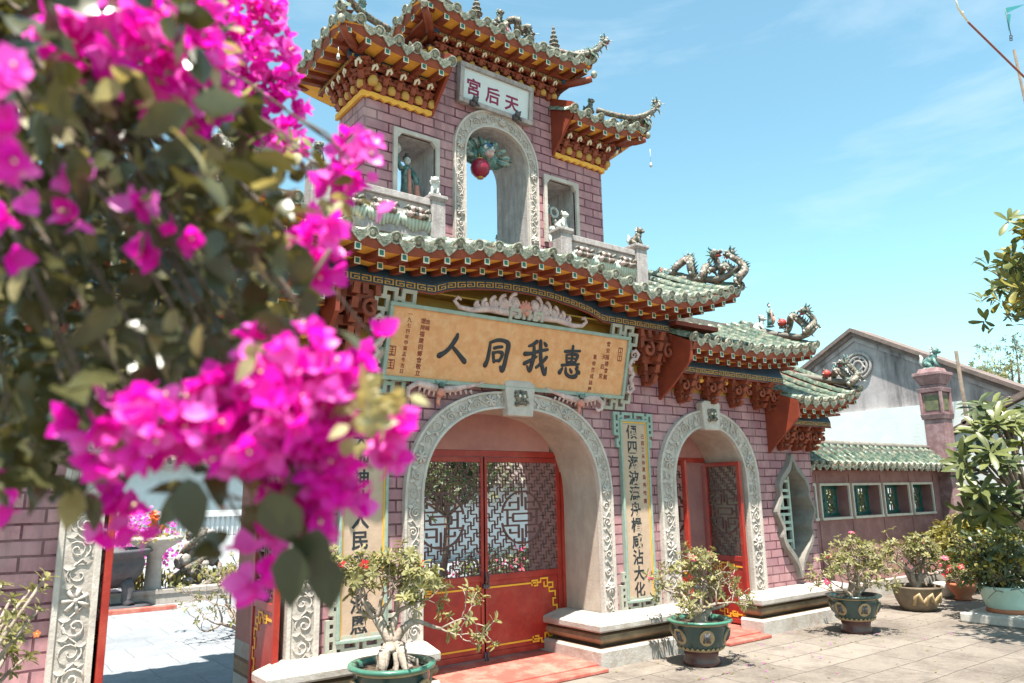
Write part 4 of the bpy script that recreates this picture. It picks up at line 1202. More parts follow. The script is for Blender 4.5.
# ------------------------------------------------------------------ writing
def frame_of(origin, xa, ya):
    xa = Vector(xa).normalized(); ya = Vector(ya).normalized(); n = xa.cross(ya).normalized()
    m = Matrix((xa, ya, n)).transposed().to_4x4(); m.translation = origin
    return m
def on_plane(px, py, Mf):
    """pixel -> local (x, y) on a board's plane (world matrix Mf)"""
    d = ray(px, py); n = Mf.col[2].xyz; o = Mf.translation
    t = (o-CAM).dot(n)/d.dot(n); p = Mf.inverted() @ (CAM+d*t)
    return p.x, p.y
STROKES = {
 '人': [[(.60,.97,.05),(.56,.82,.085),(.42,.56,.08),(.26,.36,.075),(.04,.20,.10)], [(.40,.60,.04),(.56,.46,.07),(.76,.28,.08),(.95,.10,.10)]],
 '同': [[(.14,.83,.05),(.13,.50,.07),(.10,.25,.075),(.03,.08,.09)], [(.13,.82,.05),(.45,.93,.065),(.74,.92,.07),(.90,.82,.095),(.87,.45,.08),(.83,.15,.085),(.76,-.02,.09),(.66,.10,.04)],
        [(.32,.66,.06),(.50,.71,.055),(.66,.73,.05)], [(.30,.52,.06),(.34,.36,.06),(.38,.22,.06)], [(.31,.50,.05),(.50,.55,.05),(.68,.53,.07),(.66,.38,.06),(.58,.26,.06)], [(.38,.25,.05),(.60,.29,.05)]],
 '我': [[(.46,.97,.07),(.32,.86,.06),(.16,.79,.04)], [(.04,.54,.08),(.30,.58,.06),(.60,.68,.06),(.92,.76,.05)], [(.36,.84,.05),(.40,.55,.08),(.36,.25,.08),(.30,.04,.07),(.18,.18,.035)], [(.06,.24,.07),(.28,.36,.06),(.52,.50,.04)],
        [(.60,1.0,.07),(.64,.70,.075),(.70,.40,.075),(.82,.12,.08),(.92,-.02,.07),(.95,.20,.035)], [(.92,.52,.06),(.74,.32,.06),(.54,.16,.05)], [(.76,.95,.05),(.84,.88,.07)]],
 '惠': [[(.18,.82,.06),(.48,.86,.055),(.82,.90,.05)], [(.50,1.04,.06),(.51,.70,.06),(.50,.42,.05)], [(.27,.72,.05),(.29,.58,.055),(.31,.46,.05)], [(.27,.72,.04),(.50,.75,.05),(.73,.74,.07),(.70,.58,.055),(.66,.47,.05)], [(.31,.60,.04),(.68,.62,.04)], [(.31,.47,.045),(.68,.50,.045)], [(.12,.34,.06),(.45,.39,.05),(.84,.44,.045)], [(.70,.42,.04),(.80,.32,.06)],
        [(.16,.24,.05),(.06,.08,.09)], [(.30,.26,.05),(.34,.08,.075),(.52,-.02,.07),(.76,.02,.085),(.78,.18,.03)], [(.48,.24,.05),(.56,.14,.07)], [(.72,.28,.05),(.88,.14,.085)]],
}
def brush(mb, ch, Mf, cx, cy, w, h, zo=.004, mi=0, fat=1.0):
    n = Mf.col[2].xyz.normalized()
    for st in STROKES[ch]:
        pts = []; rr = []
        K = 6
        for k in range(len(st)-1):
            for j in range(K):
                t = j/K
                p0, p1, p2, p3 = st[max(k-1, 0)], st[k], st[k+1], st[min(k+2, len(st)-1)]
                cr = [0.5*((2*p1[q]) + (-p0[q]+p2[q])*t + (2*p0[q]-5*p1[q]+4*p2[q]-p3[q])*t*t + (-p0[q]+3*p1[q]-3*p2[q]+p3[q])*t**3) for q in range(3)]
                pts.append(cr)
        pts.append(list(st[-1]))
        P = [Mf @ Vector((cx+(x-.5)*w, cy+(y-.47)*h, zo)) for x, y, _ in pts]
        rr = [max(.035, r)*h*.98*fat for _, _, r in pts]
        # rounded ends
        d0 = (P[0]-P[1]).normalized(); d1 = (P[-1]-P[-2]).normalized()
        P = [P[0]+d0*rr[0]*.75] + P + [P[-1]+d1*rr[-1]*.75]; rr = [rr[0]*.45] + rr + [rr[-1]*.45]
        mb.tube(P, rr, 10, flat=(n, .32))
def column(mb, text, Mf, x0, y0, x1, y1, size, bold=.012, zo=.0015, mi=0, ends=True):
    n = len(text)
    for k, ch in enumerate(text):
        t = k/(n-1) if n > 1 else 0
        m = Mf @ Matrix.Translation((lerp(x0, x1, t), lerp(y0, y1, t), zo)) @ Matrix.Diagonal((size, size, size*.25, 1))
        mb.glyph(ch, m, mi, bold)
def fretgrid(mb, pat, Mf, x0, y0, cell, sx=1, sy=1, z0=0.0, z1=.03, mi=0):
    """openwork from a grid of cells, (x0, y0) the outer top corner, sx/sy mirror it"""
    T0 = mb.T; mb.T = Mf
    for j, row in enumerate(pat):
        k = 0
        while k < len(row):
            if row[k] == '#':
                e = k
                while e < len(row) and row[e] == '#': e += 1
                xa, xb = sorted((x0+sx*k*cell, x0+sx*e*cell)); ya, yb = sorted((y0-sy*j*cell, y0-sy*(j+1)*cell))
                mb.box(xa, xb, ya, yb, z0, z1, mi); k = e
            else: k += 1
    mb.T = T0
CORNER = ["..####.####", "..#..#.#..#", "####.###..#", "#..#.#.####", "#..#.#.#...", "####.###...", "..#..#.....", "####.##....", "#..#.......", "#..#.......", "####......."]

# the long orange plaque, leaning forward over the middle arch
PW, PH = 1.385, .295
PO = GO + Vector((-.035, -.15, 2.885))
MP = frame_of(PO, (1, 0, 0), (0, -.14, .58))
PL = thing('name_plaque', PO, 'long orange plaque with four big black characters above the middle arch', 'plaque')
mb = MB(); mb.T = MP; mb.box(-PW, PW, -PH, PH, -.05, 0); board = mb.build('board', M['plaque'], PL, PO)
mb = MB(); mb.T = MP; t = .036
mb.box(-PW-t, PW+t, PH, PH+t, -.06, .022); mb.box(-PW-t, PW+t, -PH-t, -PH, -.06, .022)
mb.box(-PW-t, -PW, -PH, PH, -.06, .022); mb.box(PW, PW+t, -PH, PH, -.06, .022)
fr = mb.build('frame', M['teal'], PL, PO)
bv = fr.modifiers.new('bevel', 'BEVEL'); bv.width = .006; bv.segments = 2
mb = MB()
for ch, px, py, w, h in (('人', 453, 349, .30, .275), ('同', 497.5, 354.5, .27, .29), ('我', 536, 357.5, .31, .31), ('惠', 571, 362.5, .31, .29)):
    x, y = on_plane(px, py, MP); brush(mb, ch, MP, x, y, w, h)
mb.build('lettering', M['black'], PL, PO)
mb = MB()
def pcol(text, a, b, size, bold=.012):
    x0, y0 = on_plane(*a, MP); x1, y1 = on_plane(*b, MP); column(mb, text, MP, x0, y0, x1, y1, size, bold)
pcol('一九七四年甲寅孟冬吉日', (410.5, 314), (401.5, 371), .042)
pcol('堤岸福建同鄉會敬立', (423.5, 321), (417.5, 373), .052, .014)
pcol('旅越', (428, 322), (427.4, 328), .045)
pcol('會安福建會館', (608.7, 344), (605.2, 377), .056)
pcol('天后宮', (604, 357), (600.5, 376), .056)
pcol('重修落成誌慶', (595, 357), (589.5, 389), .052)
for px, py, w, h in ((392, 350.5, .035, .042), (390.5, 364, .035, .042), (620, 354.5, .030, .072)):
    x, y = on_plane(px, py, MP); mb.T = MP; e = .006
    mb.box(x-w, x+w, y+h-e, y+h, 0, .002); mb.box(x-w, x+w, y-h, y-h+e, 0, .002); mb.box(x-w, x-w+e, y-h+e, y+h-e, 0, .002); mb.box(x+w-e, x+w, y-h+e, y+h-e, 0, .002)
    for k in range(4):
        yy = y-h+.012+k*(2*h-.024)/3; mb.box(x-w*.6, x+w*.6, yy-.003, yy+.003, 0, .002)
    mb.box(x-.003, x+.003, y-h*.7, y+h*.7, .0005, .0025); mb.T = None
mb.build('small_lettering', M['redink'], PL, PO)
for sx, sy, m in ((-1, 1, 'fretcream'), (1, 1, 'fretcream'), (-1, -1, 'teal'), (1, -1, 'fretcream')):
    mb = MB(); fretgrid(mb, CORNER, MP, sx*(PW+t+.135), sy*(PH+t+.12), .0355, -sx, sy, -.055, -.022)
    mb.build('corner_fretwork', M[m], PL, PO)
def PP(px, py, dz=0.0):
    x, y = on_plane(px, py, MP); return MP @ Vector((x, y, dz))
# cloud crest on top
mb = MB(); nP = MP.col[2].xyz
def curl(mb, pts, rads, mi=0): mb.tube(pts, rads, 7, mi=mi, flat=(nP, .75))
def spiral2(mb, c, r, a0, turns, sgn, rr, mi=0):
    pts = []; rad = []
    for k in range(16):
        t = k/15; q = r*(1-.85*t); a = a0+sgn*turns*2*math.pi*t
        pts.append(MP @ Vector((c[0]+q*math.cos(a), c[1]+q*math.sin(a), .0))); rad.append(rr*(1-.4*t))
    curl(mb, pts, rad, mi)
for s in (-1, 1):
    def cp(x, y): return MP @ Vector((s*x*1.22-.01, PH+t+y*1.22, 0))
    pts = [cp(.02, .04), cp(.18, .045), cp(.34, .05), cp(.50, .02), cp(.60, .03), cp(.645, .07), cp(.62, .10), cp(.59, .085)]
    curl(mb, pts, [.03, .035, .034, .028, .022, .02, .018, .012])
    for k, (x, y, r) in enumerate(((.10, .13, .07), (.20, .115, .06), (.29, .10, .05), (.37, .08, .04), (.44, .06, .032), (.13, .07, .05), (.24, .06, .045))):
        spiral2(mb, (s*x*1.22-.01, PH+t+y*1.22), r*1.2, math.pi*.5, 1.2, -s, .019)
        p = cp(x, y); mb.ball(p-nP*.012, (r*.9, .02, r*.9), 8, 5)
for j in range(7):
    a = math.pi*(.12+.76*j/6)
    p = MP @ Vector((-.01, PH+t+.06, .01)); q = MP @ Vector((-.01+.10*math.cos(a), PH+t+.06+.135*math.sin(a), .0))
    curl(mb, [p, p.lerp(q, .6), q], [.014, .026, .010], 1)
mb.ball(MP @ Vector((-.01, PH+t+.075, .03)), .03, 8, 5, mi=1)
mb.build('cloud_crest', [M['pinkrelief'], M['salmon']], PL, PO)
mb = MB(); fretgrid(mb, ["####.###.####", "#..#.#.#.#..#", "#.##.#.#.##.#", "#............"[:13]], MP, -.20, PH+t+.105, .031, 1, 1, .005, .03); mb.build('crest_fretwork', M['fretcream'], PL, PO)
# side scrolls
for s in (-1, 1):
    mb = MB(); x0 = s*(PW+t+.03)
    P_ = [(0, .16), (.06, .20), (.11, .16), (.09, .11), (.03, .10), (-.01, .03), (.03, -.02), (.07, -.06), (.03, -.11), (.06, -.16), (.10, -.21), (.05, -.26), (.0, -.24)]
    curl(mb, [MP @ Vector((x0+s*x, y, .01)) for x, y in P_], [.014, .02, .022, .02, .022, .028, .03, .028, .024, .026, .022, .02, .012])
    spiral2(mb, (x0+s*.05, .15), .05, 0, 1.2, s, .013); spiral2(mb, (x0+s*.05, -.20), .05, 0, 1.2, -s, .013); spiral2(mb, (x0+s*.04, -.03), .045, 1, 1.3, s, .012)
    mb.build('side_scroll', M['pinkrelief'], PL, PO)
# two bats under the lower edge
for cx in (-.845, .80):
    mb = MB(); s = 1 if cx > 0 else -1; y0 = -PH-t-.045
    def bp_(x, y, z=0): return MP @ Vector((cx+s*x*1.25, y0+y*1.25, .02+z))
    curl(mb, [bp_(-.02, 0), bp_(-.12, .01), bp_(-.22, .035), bp_(-.30, .05), bp_(-.36, .075)], [.034, .032, .022, .014, .007])
    curl(mb, [bp_(.03, 0), bp_(.11, .02), bp_(.19, .03), bp_(.25, -.01), bp_(.25, -.06), bp_(.21, -.075), bp_(.18, -.05)], [.036, .036, .028, .024, .02, .017, .012])
    for k in range(6):
        curl(mb, [bp_(-.03-.045*k, .01), bp_(-.045-.045*k, -.045+.006*k)], [.014, .008])
        if k < 4: curl(mb, [bp_(.04+.04*k, .01), bp_(.05+.04*k, -.055+.008*k)], [.016, .008])
    mb.ball(bp_(0, -.02, .015), .04, 9, 6, mi=1); mb.ball(bp_(0, .035, .02), .024, 8, 5, mi=2)
    for k in (-1, 1): curl(mb, [bp_(k*.02, .0), bp_(k*.035, .045), bp_(k*.05, .06)], [.012, .012, .006], 2)
    curl(mb, [bp_(0, -.04), bp_(.005, -.09), bp_(-.01, -.12)], [.022, .018, .006], 1)
    mb.build('bat_ornament', [M['pinkrelief'], M['salmon'], M['ceramicgreen']], PL, PO)

# upright couplet boards
CT = ["#####.#####.#####.####"[:21], "#..#..#...#..#..#...##"[:21]]
COUP_TOP = ["###.#####.#####.###", "#.###...#.#...###.#", "#.#.#.#####.#.#.#.#"[:19], "#######.###.#######", "#.#.............#.#", "###.............###", "#.#.............#.#", "###.............###", "..#.............#..", ".##.............##.", ".#...............#.", ".##.............##."]
for s, text, reds, lab in ((1, '傾四海波濤舟楫咸沾大化', (('己酉丁未仲夏', 1.93, 1.58), ('吳秀敏書', 1.50, 1.25)), 'tall cream couplet board between the middle arch and the right arch'),
                           (-1, '配天地神功人民永沐深恩', (), 'tall cream couplet board half hidden by blossom left of the middle arch')):
    O = GO + Vector((s*1.565, -.02, 1.425)); MC = frame_of(O, (1, 0, 0), (0, 0, 1))
    cb = thing('couplet_board', O, lab, 'couplet board', 'couplet boards on the brick piers')
    hw, hh, t = .185, .905, .028
    mb = MB(); mb.T = MC; mb.box(-hw, hw, -hh, hh, -.02, .012); mb.build('board', M['couplet'], cb, O)
    mb = MB(); mb.T = MC
    mb.box(-hw-t, hw+t, hh, hh+t, -.019, .034); mb.box(-hw-t, hw+t, -hh-t, -hh, -.019, .034); mb.box(-hw-t, -hw, -hh, hh, -.019, .034); mb.box(hw, hw+t, -hh, hh, -.019, .034)
    fr = mb.build('frame', M['teal'], cb, O); bv = fr.modifiers.new('bevel', 'BEVEL'); bv.width = .006; bv.segments = 2
    mb = MB(); mb.T = MC; e = .012
    mb.box(-hw, hw, hh-e, hh, .012, .020); mb.box(-hw, -hw+e, -hh, hh-e, .012, .020); mb.box(hw-e, hw, -hh, hh-e, .012, .020); mb.build('inner_bead', M['yellowline'], cb, O)
    mb = MB(); fretgrid(mb, COUP_TOP, MC, -.295, 1.005, .59/19, 1, 1, -.018, .016); mb.build('top_fretwork', M['teal'], cb, O)
    mb = MB(); fretgrid(mb, COUP_TOP, MC, -.295, -1.0, .59/19, 1, -1, -.018, .016); mb.build('bottom_fretwork', M['fretcream'], cb, O)
    mb = MB(); column(mb, text, MC, -.035, .80, -.02, -.81, .155, .024, .0125); mb.build('lettering', M['black'], cb, O)
    if reds:
        mb = MB()
        for tx, za, zb in reds: column(mb, tx, MC, .125, za-1.425+.25, .125, zb-1.425+.25, .052, .02, .0125)
        mb.build('small_lettering', M['redink'], cb, O)

# stone tablet on the tower
O = GO + Vector((-.03, TV-.07, 5.755)); MT = frame_of(O, (1, 0, 0), (0, -.10, 1))
tb = thing('name_tablet', O, 'white stone tablet with three crimson characters high on the tower', 'stone tablet')
hw, hh, t = .425, .165, .05
mb = MB(); mb.T = MT; mb.box(-hw, hw, -hh, hh, -.04, .0); mb.build('tablet', M['white_wall'], tb, O)
mb = MB(); mb.T = MT
mb.box(-hw-t, hw+t, hh, hh+t, -.05, .03); mb.box(-hw-t, hw+t, -hh-t, -hh, -.05, .03); mb.box(-hw-t, -hw, -hh, hh, -.05, .03); mb.box(hw, hw+t, -hh, hh, -.05, .03)
fr = mb.build('frame', M['greystone'], tb, O); bv = fr.modifiers.new('bevel', 'BEVEL'); bv.width = .006; bv.segments = 2
mb = MB()
for ch, px, py in (('宮', 473.5, 88.3), ('后', 492.7, 96.8), ('天', 511.7, 104.6)):
    x, y = on_plane(px, py, MT); column(mb, ch, MT, x, y+.012, x, y+.012, .185, .026, .001)
mb.build('lettering', M['magink'], tb, O)
for px, py in ((471.5, 100), (513.8, 114.5)):
    x, y = on_plane(px, py+4, MT); p = MT @ Vector((x, y, .03)); mb = MB()
    mb.ball(p, (.05, .04, .04), 8, 5); mb.ball(p+Vector((.0, -.04, .02)), (.036, .034, .034), 8, 5)
    for k in (-1, 1):
        mb.ball(p+Vector((k*.024, -.055, .045)), .013, 6, 4); mb.tube([p+Vector((k*.03, -.02, 0)), p+Vector((k*.042, -.045, -.04))], .013, 6)
    mb.build('lion_boss', M['iron'], tb, O)

# ------------------------------------------------------------------ parapet and figures
Vx = Vector
def post(u, v, z0, z1, w=.075, parent=None):
    mb = MB()
    mb.box(u-w, u+w, v-w, v+w, z0, z1-.05); mb.taper(u-w*.9, u+w*.9, v-w*.9, v+w*.9, z1-.052, u-w*1.25, u+w*1.25, v-w*1.25, v+w*1.25, z1-.02)
    mb.box(u-w*1.25, u+w*1.25, v-w*1.25, v+w*1.25, z1-.02, z1+.015)
    for s in (-1, 1): pass
    o = mb.build('parapet_post', M['greystone'], parent or G); bv = o.modifiers.new('bevel', 'BEVEL'); bv.width = .006; bv.segments = 2
    return o
PV = .04
post(-.87, PV, 3.80, 4.335); post(.70, PV, 3.80, 4.335); post(-2.02, PV, 3.75, 4.36, .085); post(1.83, PV, 3.75, 4.36, .085)
for (a, b) in ((-1.935, -.945), (.775, 1.745)):
    mb = MB(); mb.box(a, b, PV-.035, PV+.035, 3.90, 4.235); mb.box(a, b, PV-.06, PV+.06, 4.235, 4.30)
    pp = mb.build('parapet', M['greystone'], G); bv = pp.modifiers.new('bevel', 'BEVEL'); bv.width = .006; bv.segments = 2
    for k in range(3):
        u = lerp(a, b, (k+.5)/3+.02); z = 4.09; mb = MB()
        for j in range(9):
            t_ = (j-4)/4; mb.tube([(u+t_*.13, PV-.036, z-.12+.02*math.cos(j)), (u+t_*.15, PV-.05, z-.03), (u+t_*.16, PV-.04, z+.07-.05*t_*t_)], [.014, .024, .010], 5, mi=0)
        for j in range(11):
            q = (j % 6-2.5)/2.5; y = 0 if j < 6 else .05
            mb.ball((u+q*.085*(1 if j < 6 else .7), PV-.075, z+.01+y), (.034, .034, .032), 7, 5, mi=1 if j % 3 else 2)
        for s in (-1, 1): mb.tube([(u+s*.05, PV-.06, z+.03), (u+s*.11, PV-.09, z+.075), (u+s*.14, PV-.07, z+.06)], [.018, .02, .008], 5, mi=1)
        mb.build('fruit_relief', [M['fretcream2'], M['ceramic'], M['pinkrelief']], pp)
mb = MB(); mb.box(-1.9, 1.9, 1.02, 1.08, 3.9, 4.20); mb.box(-1.9, 1.9, .99, 1.11, 4.20, 4.26); mb.build('parapet', M['greystone'], G)
for u in (-.62, .62): post(u, 1.05, 3.8, 4.36)

def lion(name, p, h, face, mats, label, cat='figurine', group=None, seed=1):
    """seated guardian: haunches, chest, curly head, paws, tail"""
    r = random.Random(seed); mb = MB(); f = Vector((math.sin(face), -math.cos(face), 0)); sd_ = Vector((f.y*-1, f.x, 0)); z = Vector((0, 0, 1)); p = Vector(p)
    def at_(a, b, c): return p + f*(a*h) + sd_*(b*h) + z*(c*h)
    mb.tube([at_(-.30, 0, .16), at_(-.14, 0, .28), at_(.06, 0, .42), at_(.16, 0, .58), at_(.18, 0, .68)], [.12*h, .21*h, .20*h, .16*h, .12*h], 9)
    mb.ball(at_(.22, 0, .78), (.19*h, .19*h, .18*h), 9, 6)
    mb.ball(at_(.38, 0, .72), (.10*h, .10*h, .08*h), 7, 5)
    for s in (-1, 1):
        mb.tube([at_(.14, s*.11, .46), at_(.22, s*.13, .22), at_(.28, s*.13, .04)], [.08*h, .065*h, .075*h], 7)
        mb.tube([at_(-.18, s*.15, .26), at_(-.02, s*.21, .14), at_(.06, s*.19, .04)], [.12*h, .10*h, .07*h], 7)
        mb.ball(at_(.14, s*.15, .93), (.05*h, .05*h, .07*h), 6, 4)
        mb.ball(at_(.36, s*.08, .84), .035*h, 5, 4, mi=len(mats)-1)
    for k in range(10):
        a = 2*math.pi*k/10; mb.ball(at_(.10+r.uniform(-.03, .03), .19*math.cos(a), .76+.19*math.sin(a)), .065*h, 6, 4, mi=1 % len(mats))
    mb.tube([at_(-.32, 0, .16), at_(-.42, .02, .34), at_(-.34, 0, .54), at_(-.40, 0, .68)], [.06*h, .08*h, .08*h, .02*h], 7, mi=1 % len(mats))
    mb.taper(*(p.x-.30*h, p.x+.30*h, p.y-.24*h, p.y+.24*h, p.z-.001), *(p.x-.26*h, p.x+.26*h, p.y-.2*h, p.y+.2*h, p.z+.06*h))
    o = mb.build(name, mats, None, p)
    return tag(o, label, cat, group)
gp = 'lion figurines on the parapet posts'
lion('lion_figurine', GO+Vx((-.87, PV, 4.351)), .20, -.5, [M['ceramicwhite'], M['ceramicwhite'], M['iron']], 'white seated lion figurine on the parapet post left of the tower arch', 'figurine', gp, 1)
lion('lion_figurine', GO+Vx((.70, PV, 4.351)), .20, .3, [M['ceramicwhite'], M['ceramic'], M['iron']], 'white lion figurine on the parapet post in front of the right niche', 'figurine', gp, 2)
lion('lion_figurine', GO+Vx((1.83, PV, 4.376)), .23, .5, [M['ceramic'], M['ceramicwhite'], M['iron']], 'mottled lion figurine on the end post at the right of the parapet', 'figurine', gp, 3)
lion('lion_figurine', GO+Vx((-2.02, PV, 4.376)), .21, -.5, [M['ceramic'], M['ceramicgreen'], M['iron']], 'mottled lion figurine on the end post at the left of the parapet', 'figurine', gp, 4)
lion('lion_figurine', GO+Vx((.62, 1.05, 4.376)), .20, -1.0, [M['ceramicgreen'], M['ceramic'], M['iron']], 'green lion figurine on the rear parapet seen through the tower arch', 'figurine', gp, 5)

def robed(name, p, h, label, lean=0.0, disc=False, seed=0, mats=None):
    """standing glazed figure in a long robe"""
    mats = mats or [M['ceramicgreen'], M['salmon'], M['ceramicwhite'], M['iron']]
    mb = MB(); p = Vector(p)
    def q(x, y, z): return p+Vector((x*h, y*h, z*h))
    mb.lathe([(.16*h, 0), (.17*h, .03*h), (.12*h, .05*h)], p, 10, mi=0)
    mb.tube([q(0, 0, .04), q(.01, 0, .25), q(.0, -.01, .45), q(-.005, 0, .60), q(0, 0, .72), q(0, -.01, .78)], [.125*h, .115*h, .095*h, .085*h, .10*h, .04*h], 10, mi=0)
    mb.tube([q(.0, -.09, .06), q(.0, -.10, .40), q(0, -.085, .68)], [.035*h, .04*h, .03*h], 6, mi=1)
    mb.ball(q(0, -.015, .86), (.062*h, .066*h, .078*h), 9, 6, mi=2)
    mb.ball(q(0, .005, .90), (.066*h, .07*h, .066*h), 9, 6, mi=3); mb.ball(q(0, .0, .97), .035*h, 7, 5, mi=3)
    mb.ball(q(0, -.083, .85), .012*h, 5, 4, mi=2)
    if disc:
        mb.tube([q(-.09, 0, .70), q(-.17, -.03, .76), q(-.20, -.05, .90)], [.05*h, .045*h, .03*h], 7, mi=0)
        mb.prism([q(-.22+.085*math.cos(a), -.06, 1.02+.10*math.sin(a)) for a in [2*math.pi*k/14 for k in range(14)]], (0, .015*h, 0), 2)
    else:
        mb.tube([q(-.09, 0, .70), q(-.16, -.04, .56), q(-.08, -.12, .50)], [.05*h, .055*h, .035*h], 7, mi=0)
    mb.tube([q(.09, 0, .70), q(.16, -.03, .55), q(.15, -.09, .42)], [.05*h, .055*h, .035*h], 7, mi=0)
    mb.tube([q(.15, -.08, .44), q(.17, -.06, .26), q(.16, -.04, .14)], [.04*h, .06*h, .03*h], 6, mi=1)
    return tag(mb.build(name, mats, None, p), label, 'statue')
robed('robed_statue', GO+Vx((-.955, .44, 4.335)), .60, 'green robed ceramic statue raising a disc in the left tower niche', disc=True)
robed('robed_statue', GO+Vx((.85, .47, 4.285)), .58, 'ceramic robed statue standing behind a white animal in the right tower niche', mats=[M['ceramicgreen'], M['salmon'], M['ceramicwhite'], M['iron']])
mb = MB(); c = GO+Vx((.93, .43, 4.72))
for k in range(16):
    a, b = 2*math.pi*k/16, 2*math.pi*(k+1)/16
    mb.tube([c+Vx((.055*math.cos(a), 0, .055*math.sin(a))), c+Vx((.055*math.cos(b), 0, .055*math.sin(b)))], .018, 6)
mb.tube([c+Vx((0, .03, -.05)), c+Vx((0, .04, -.44))], .012, 5)
tag(mb.build('ring_staff', M['ceramicwhite'], None, c), 'white ceramic ring on a staff beside the statue in the right tower niche', 'ring')
lion('animal_statue', GO+Vx((.82, .36, 4.285)), .22, -.3, [M['ceramicwhite'], M['ceramicwhite'], M['iron']], 'small white animal statue at the foot of the statue in the right tower niche', 'statue')

# dragon mask with a red lantern in the tower arch
c = GO+Vx((-.06, .42, 5.13))
dm = thing('dragon_mask', c, 'blue and green ceramic dragon mask under the crown of the tower arch', 'dragon mask')
mb = MB(); rg = random.Random(3)
mb.ball(c, (.30, .085, .13), 14, 8, mi=0)
for k in range(26):
    a = math.pi*(-.12+1.24*k/25); L_ = rg.uniform(.75, 1.1)
    d = Vx((math.cos(a)*.37, 0, math.sin(a)*.20-.02))
    mb.tube([c+d*.45+Vx((0, -.05, 0)), c+d*.8*L_+Vx((0, -.09, 0)), c+d*L_+Vx((0, -.05, .01))], [.03, .024, .006], 6, mi=k % 3)
mb.build('mane', [M['ceramicgreen'], M['teal'], M['ceramic']], dm, c)
mb = MB(); h0 = c+Vx((-.02, -.10, .0))
mb.ball(h0, (.10, .08, .085), 10, 7, mi=0); mb.ball(h0+Vx((0, -.065, -.035)), (.055, .055, .04), 8, 5, mi=1)
for s in (-1, 1):
    mb.ball(h0+Vx((s*.045, -.065, .03)), .026, 7, 5, mi=2); mb.ball(h0+Vx((s*.045, -.088, .03)), .010, 5, 4, mi=3)
    mb.tube([h0+Vx((s*.05, -.03, .06)), h0+Vx((s*.09, -.04, .11)), h0+Vx((s*.11, -.02, .16))], [.018, .014, .005], 6, mi=0)
    mb.ball(h0+Vx((s*.02, -.115, -.02)), .014, 6, 4, mi=1)
mb.ball(h0+Vx((0, -.03, .06)), (.07, .05, .035), 8, 5, mi=4)
mb.build('face', [M['ceramicgreen'], M['pinkrelief'], M['ceramicwhite'], M['iron'], M['blueglaze'] if 'blueglaze' in M else M['blue']], dm, c)
lc = L(480.2, 168.5, GO.y+.30)+GO
ln = thing('red_lantern', lc, 'round red lantern hanging below the dragon mask in the tower arch', 'lantern')
mb = MB(); n = 16
prof = [(.03, .098), (.06, .088), (.092, .05), (.105, 0), (.092, -.05), (.06, -.088), (.03, -.098)]
rings = []
for r_, z_ in prof:
    rings.append([mb.vert(lc+Vx((r_*(1-.05*(j % 2))*math.cos(2*math.pi*j/32), r_*(1-.05*(j % 2))*math.sin(2*math.pi*j/32), z_))) for j in range(32)])
for A_, B_ in zip(rings, rings[1:]):
    for j in range(32): mb.face((A_[j], B_[j], B_[(j+1) % 32], A_[(j+1) % 32]), True)
mb.build('globe', M['lantern'], ln, lc)
mb = MB(); mb.lathe([(.034, .094), (.034, .112)], lc, 14); mb.lathe([(.034, -.112), (.034, -.094)], lc, 14); mb.tube([lc+Vx((0, 0, .11)), lc+Vx((0, .06, .32))], .004, 5)
mb.build('cap', M['gold'], ln, lc)

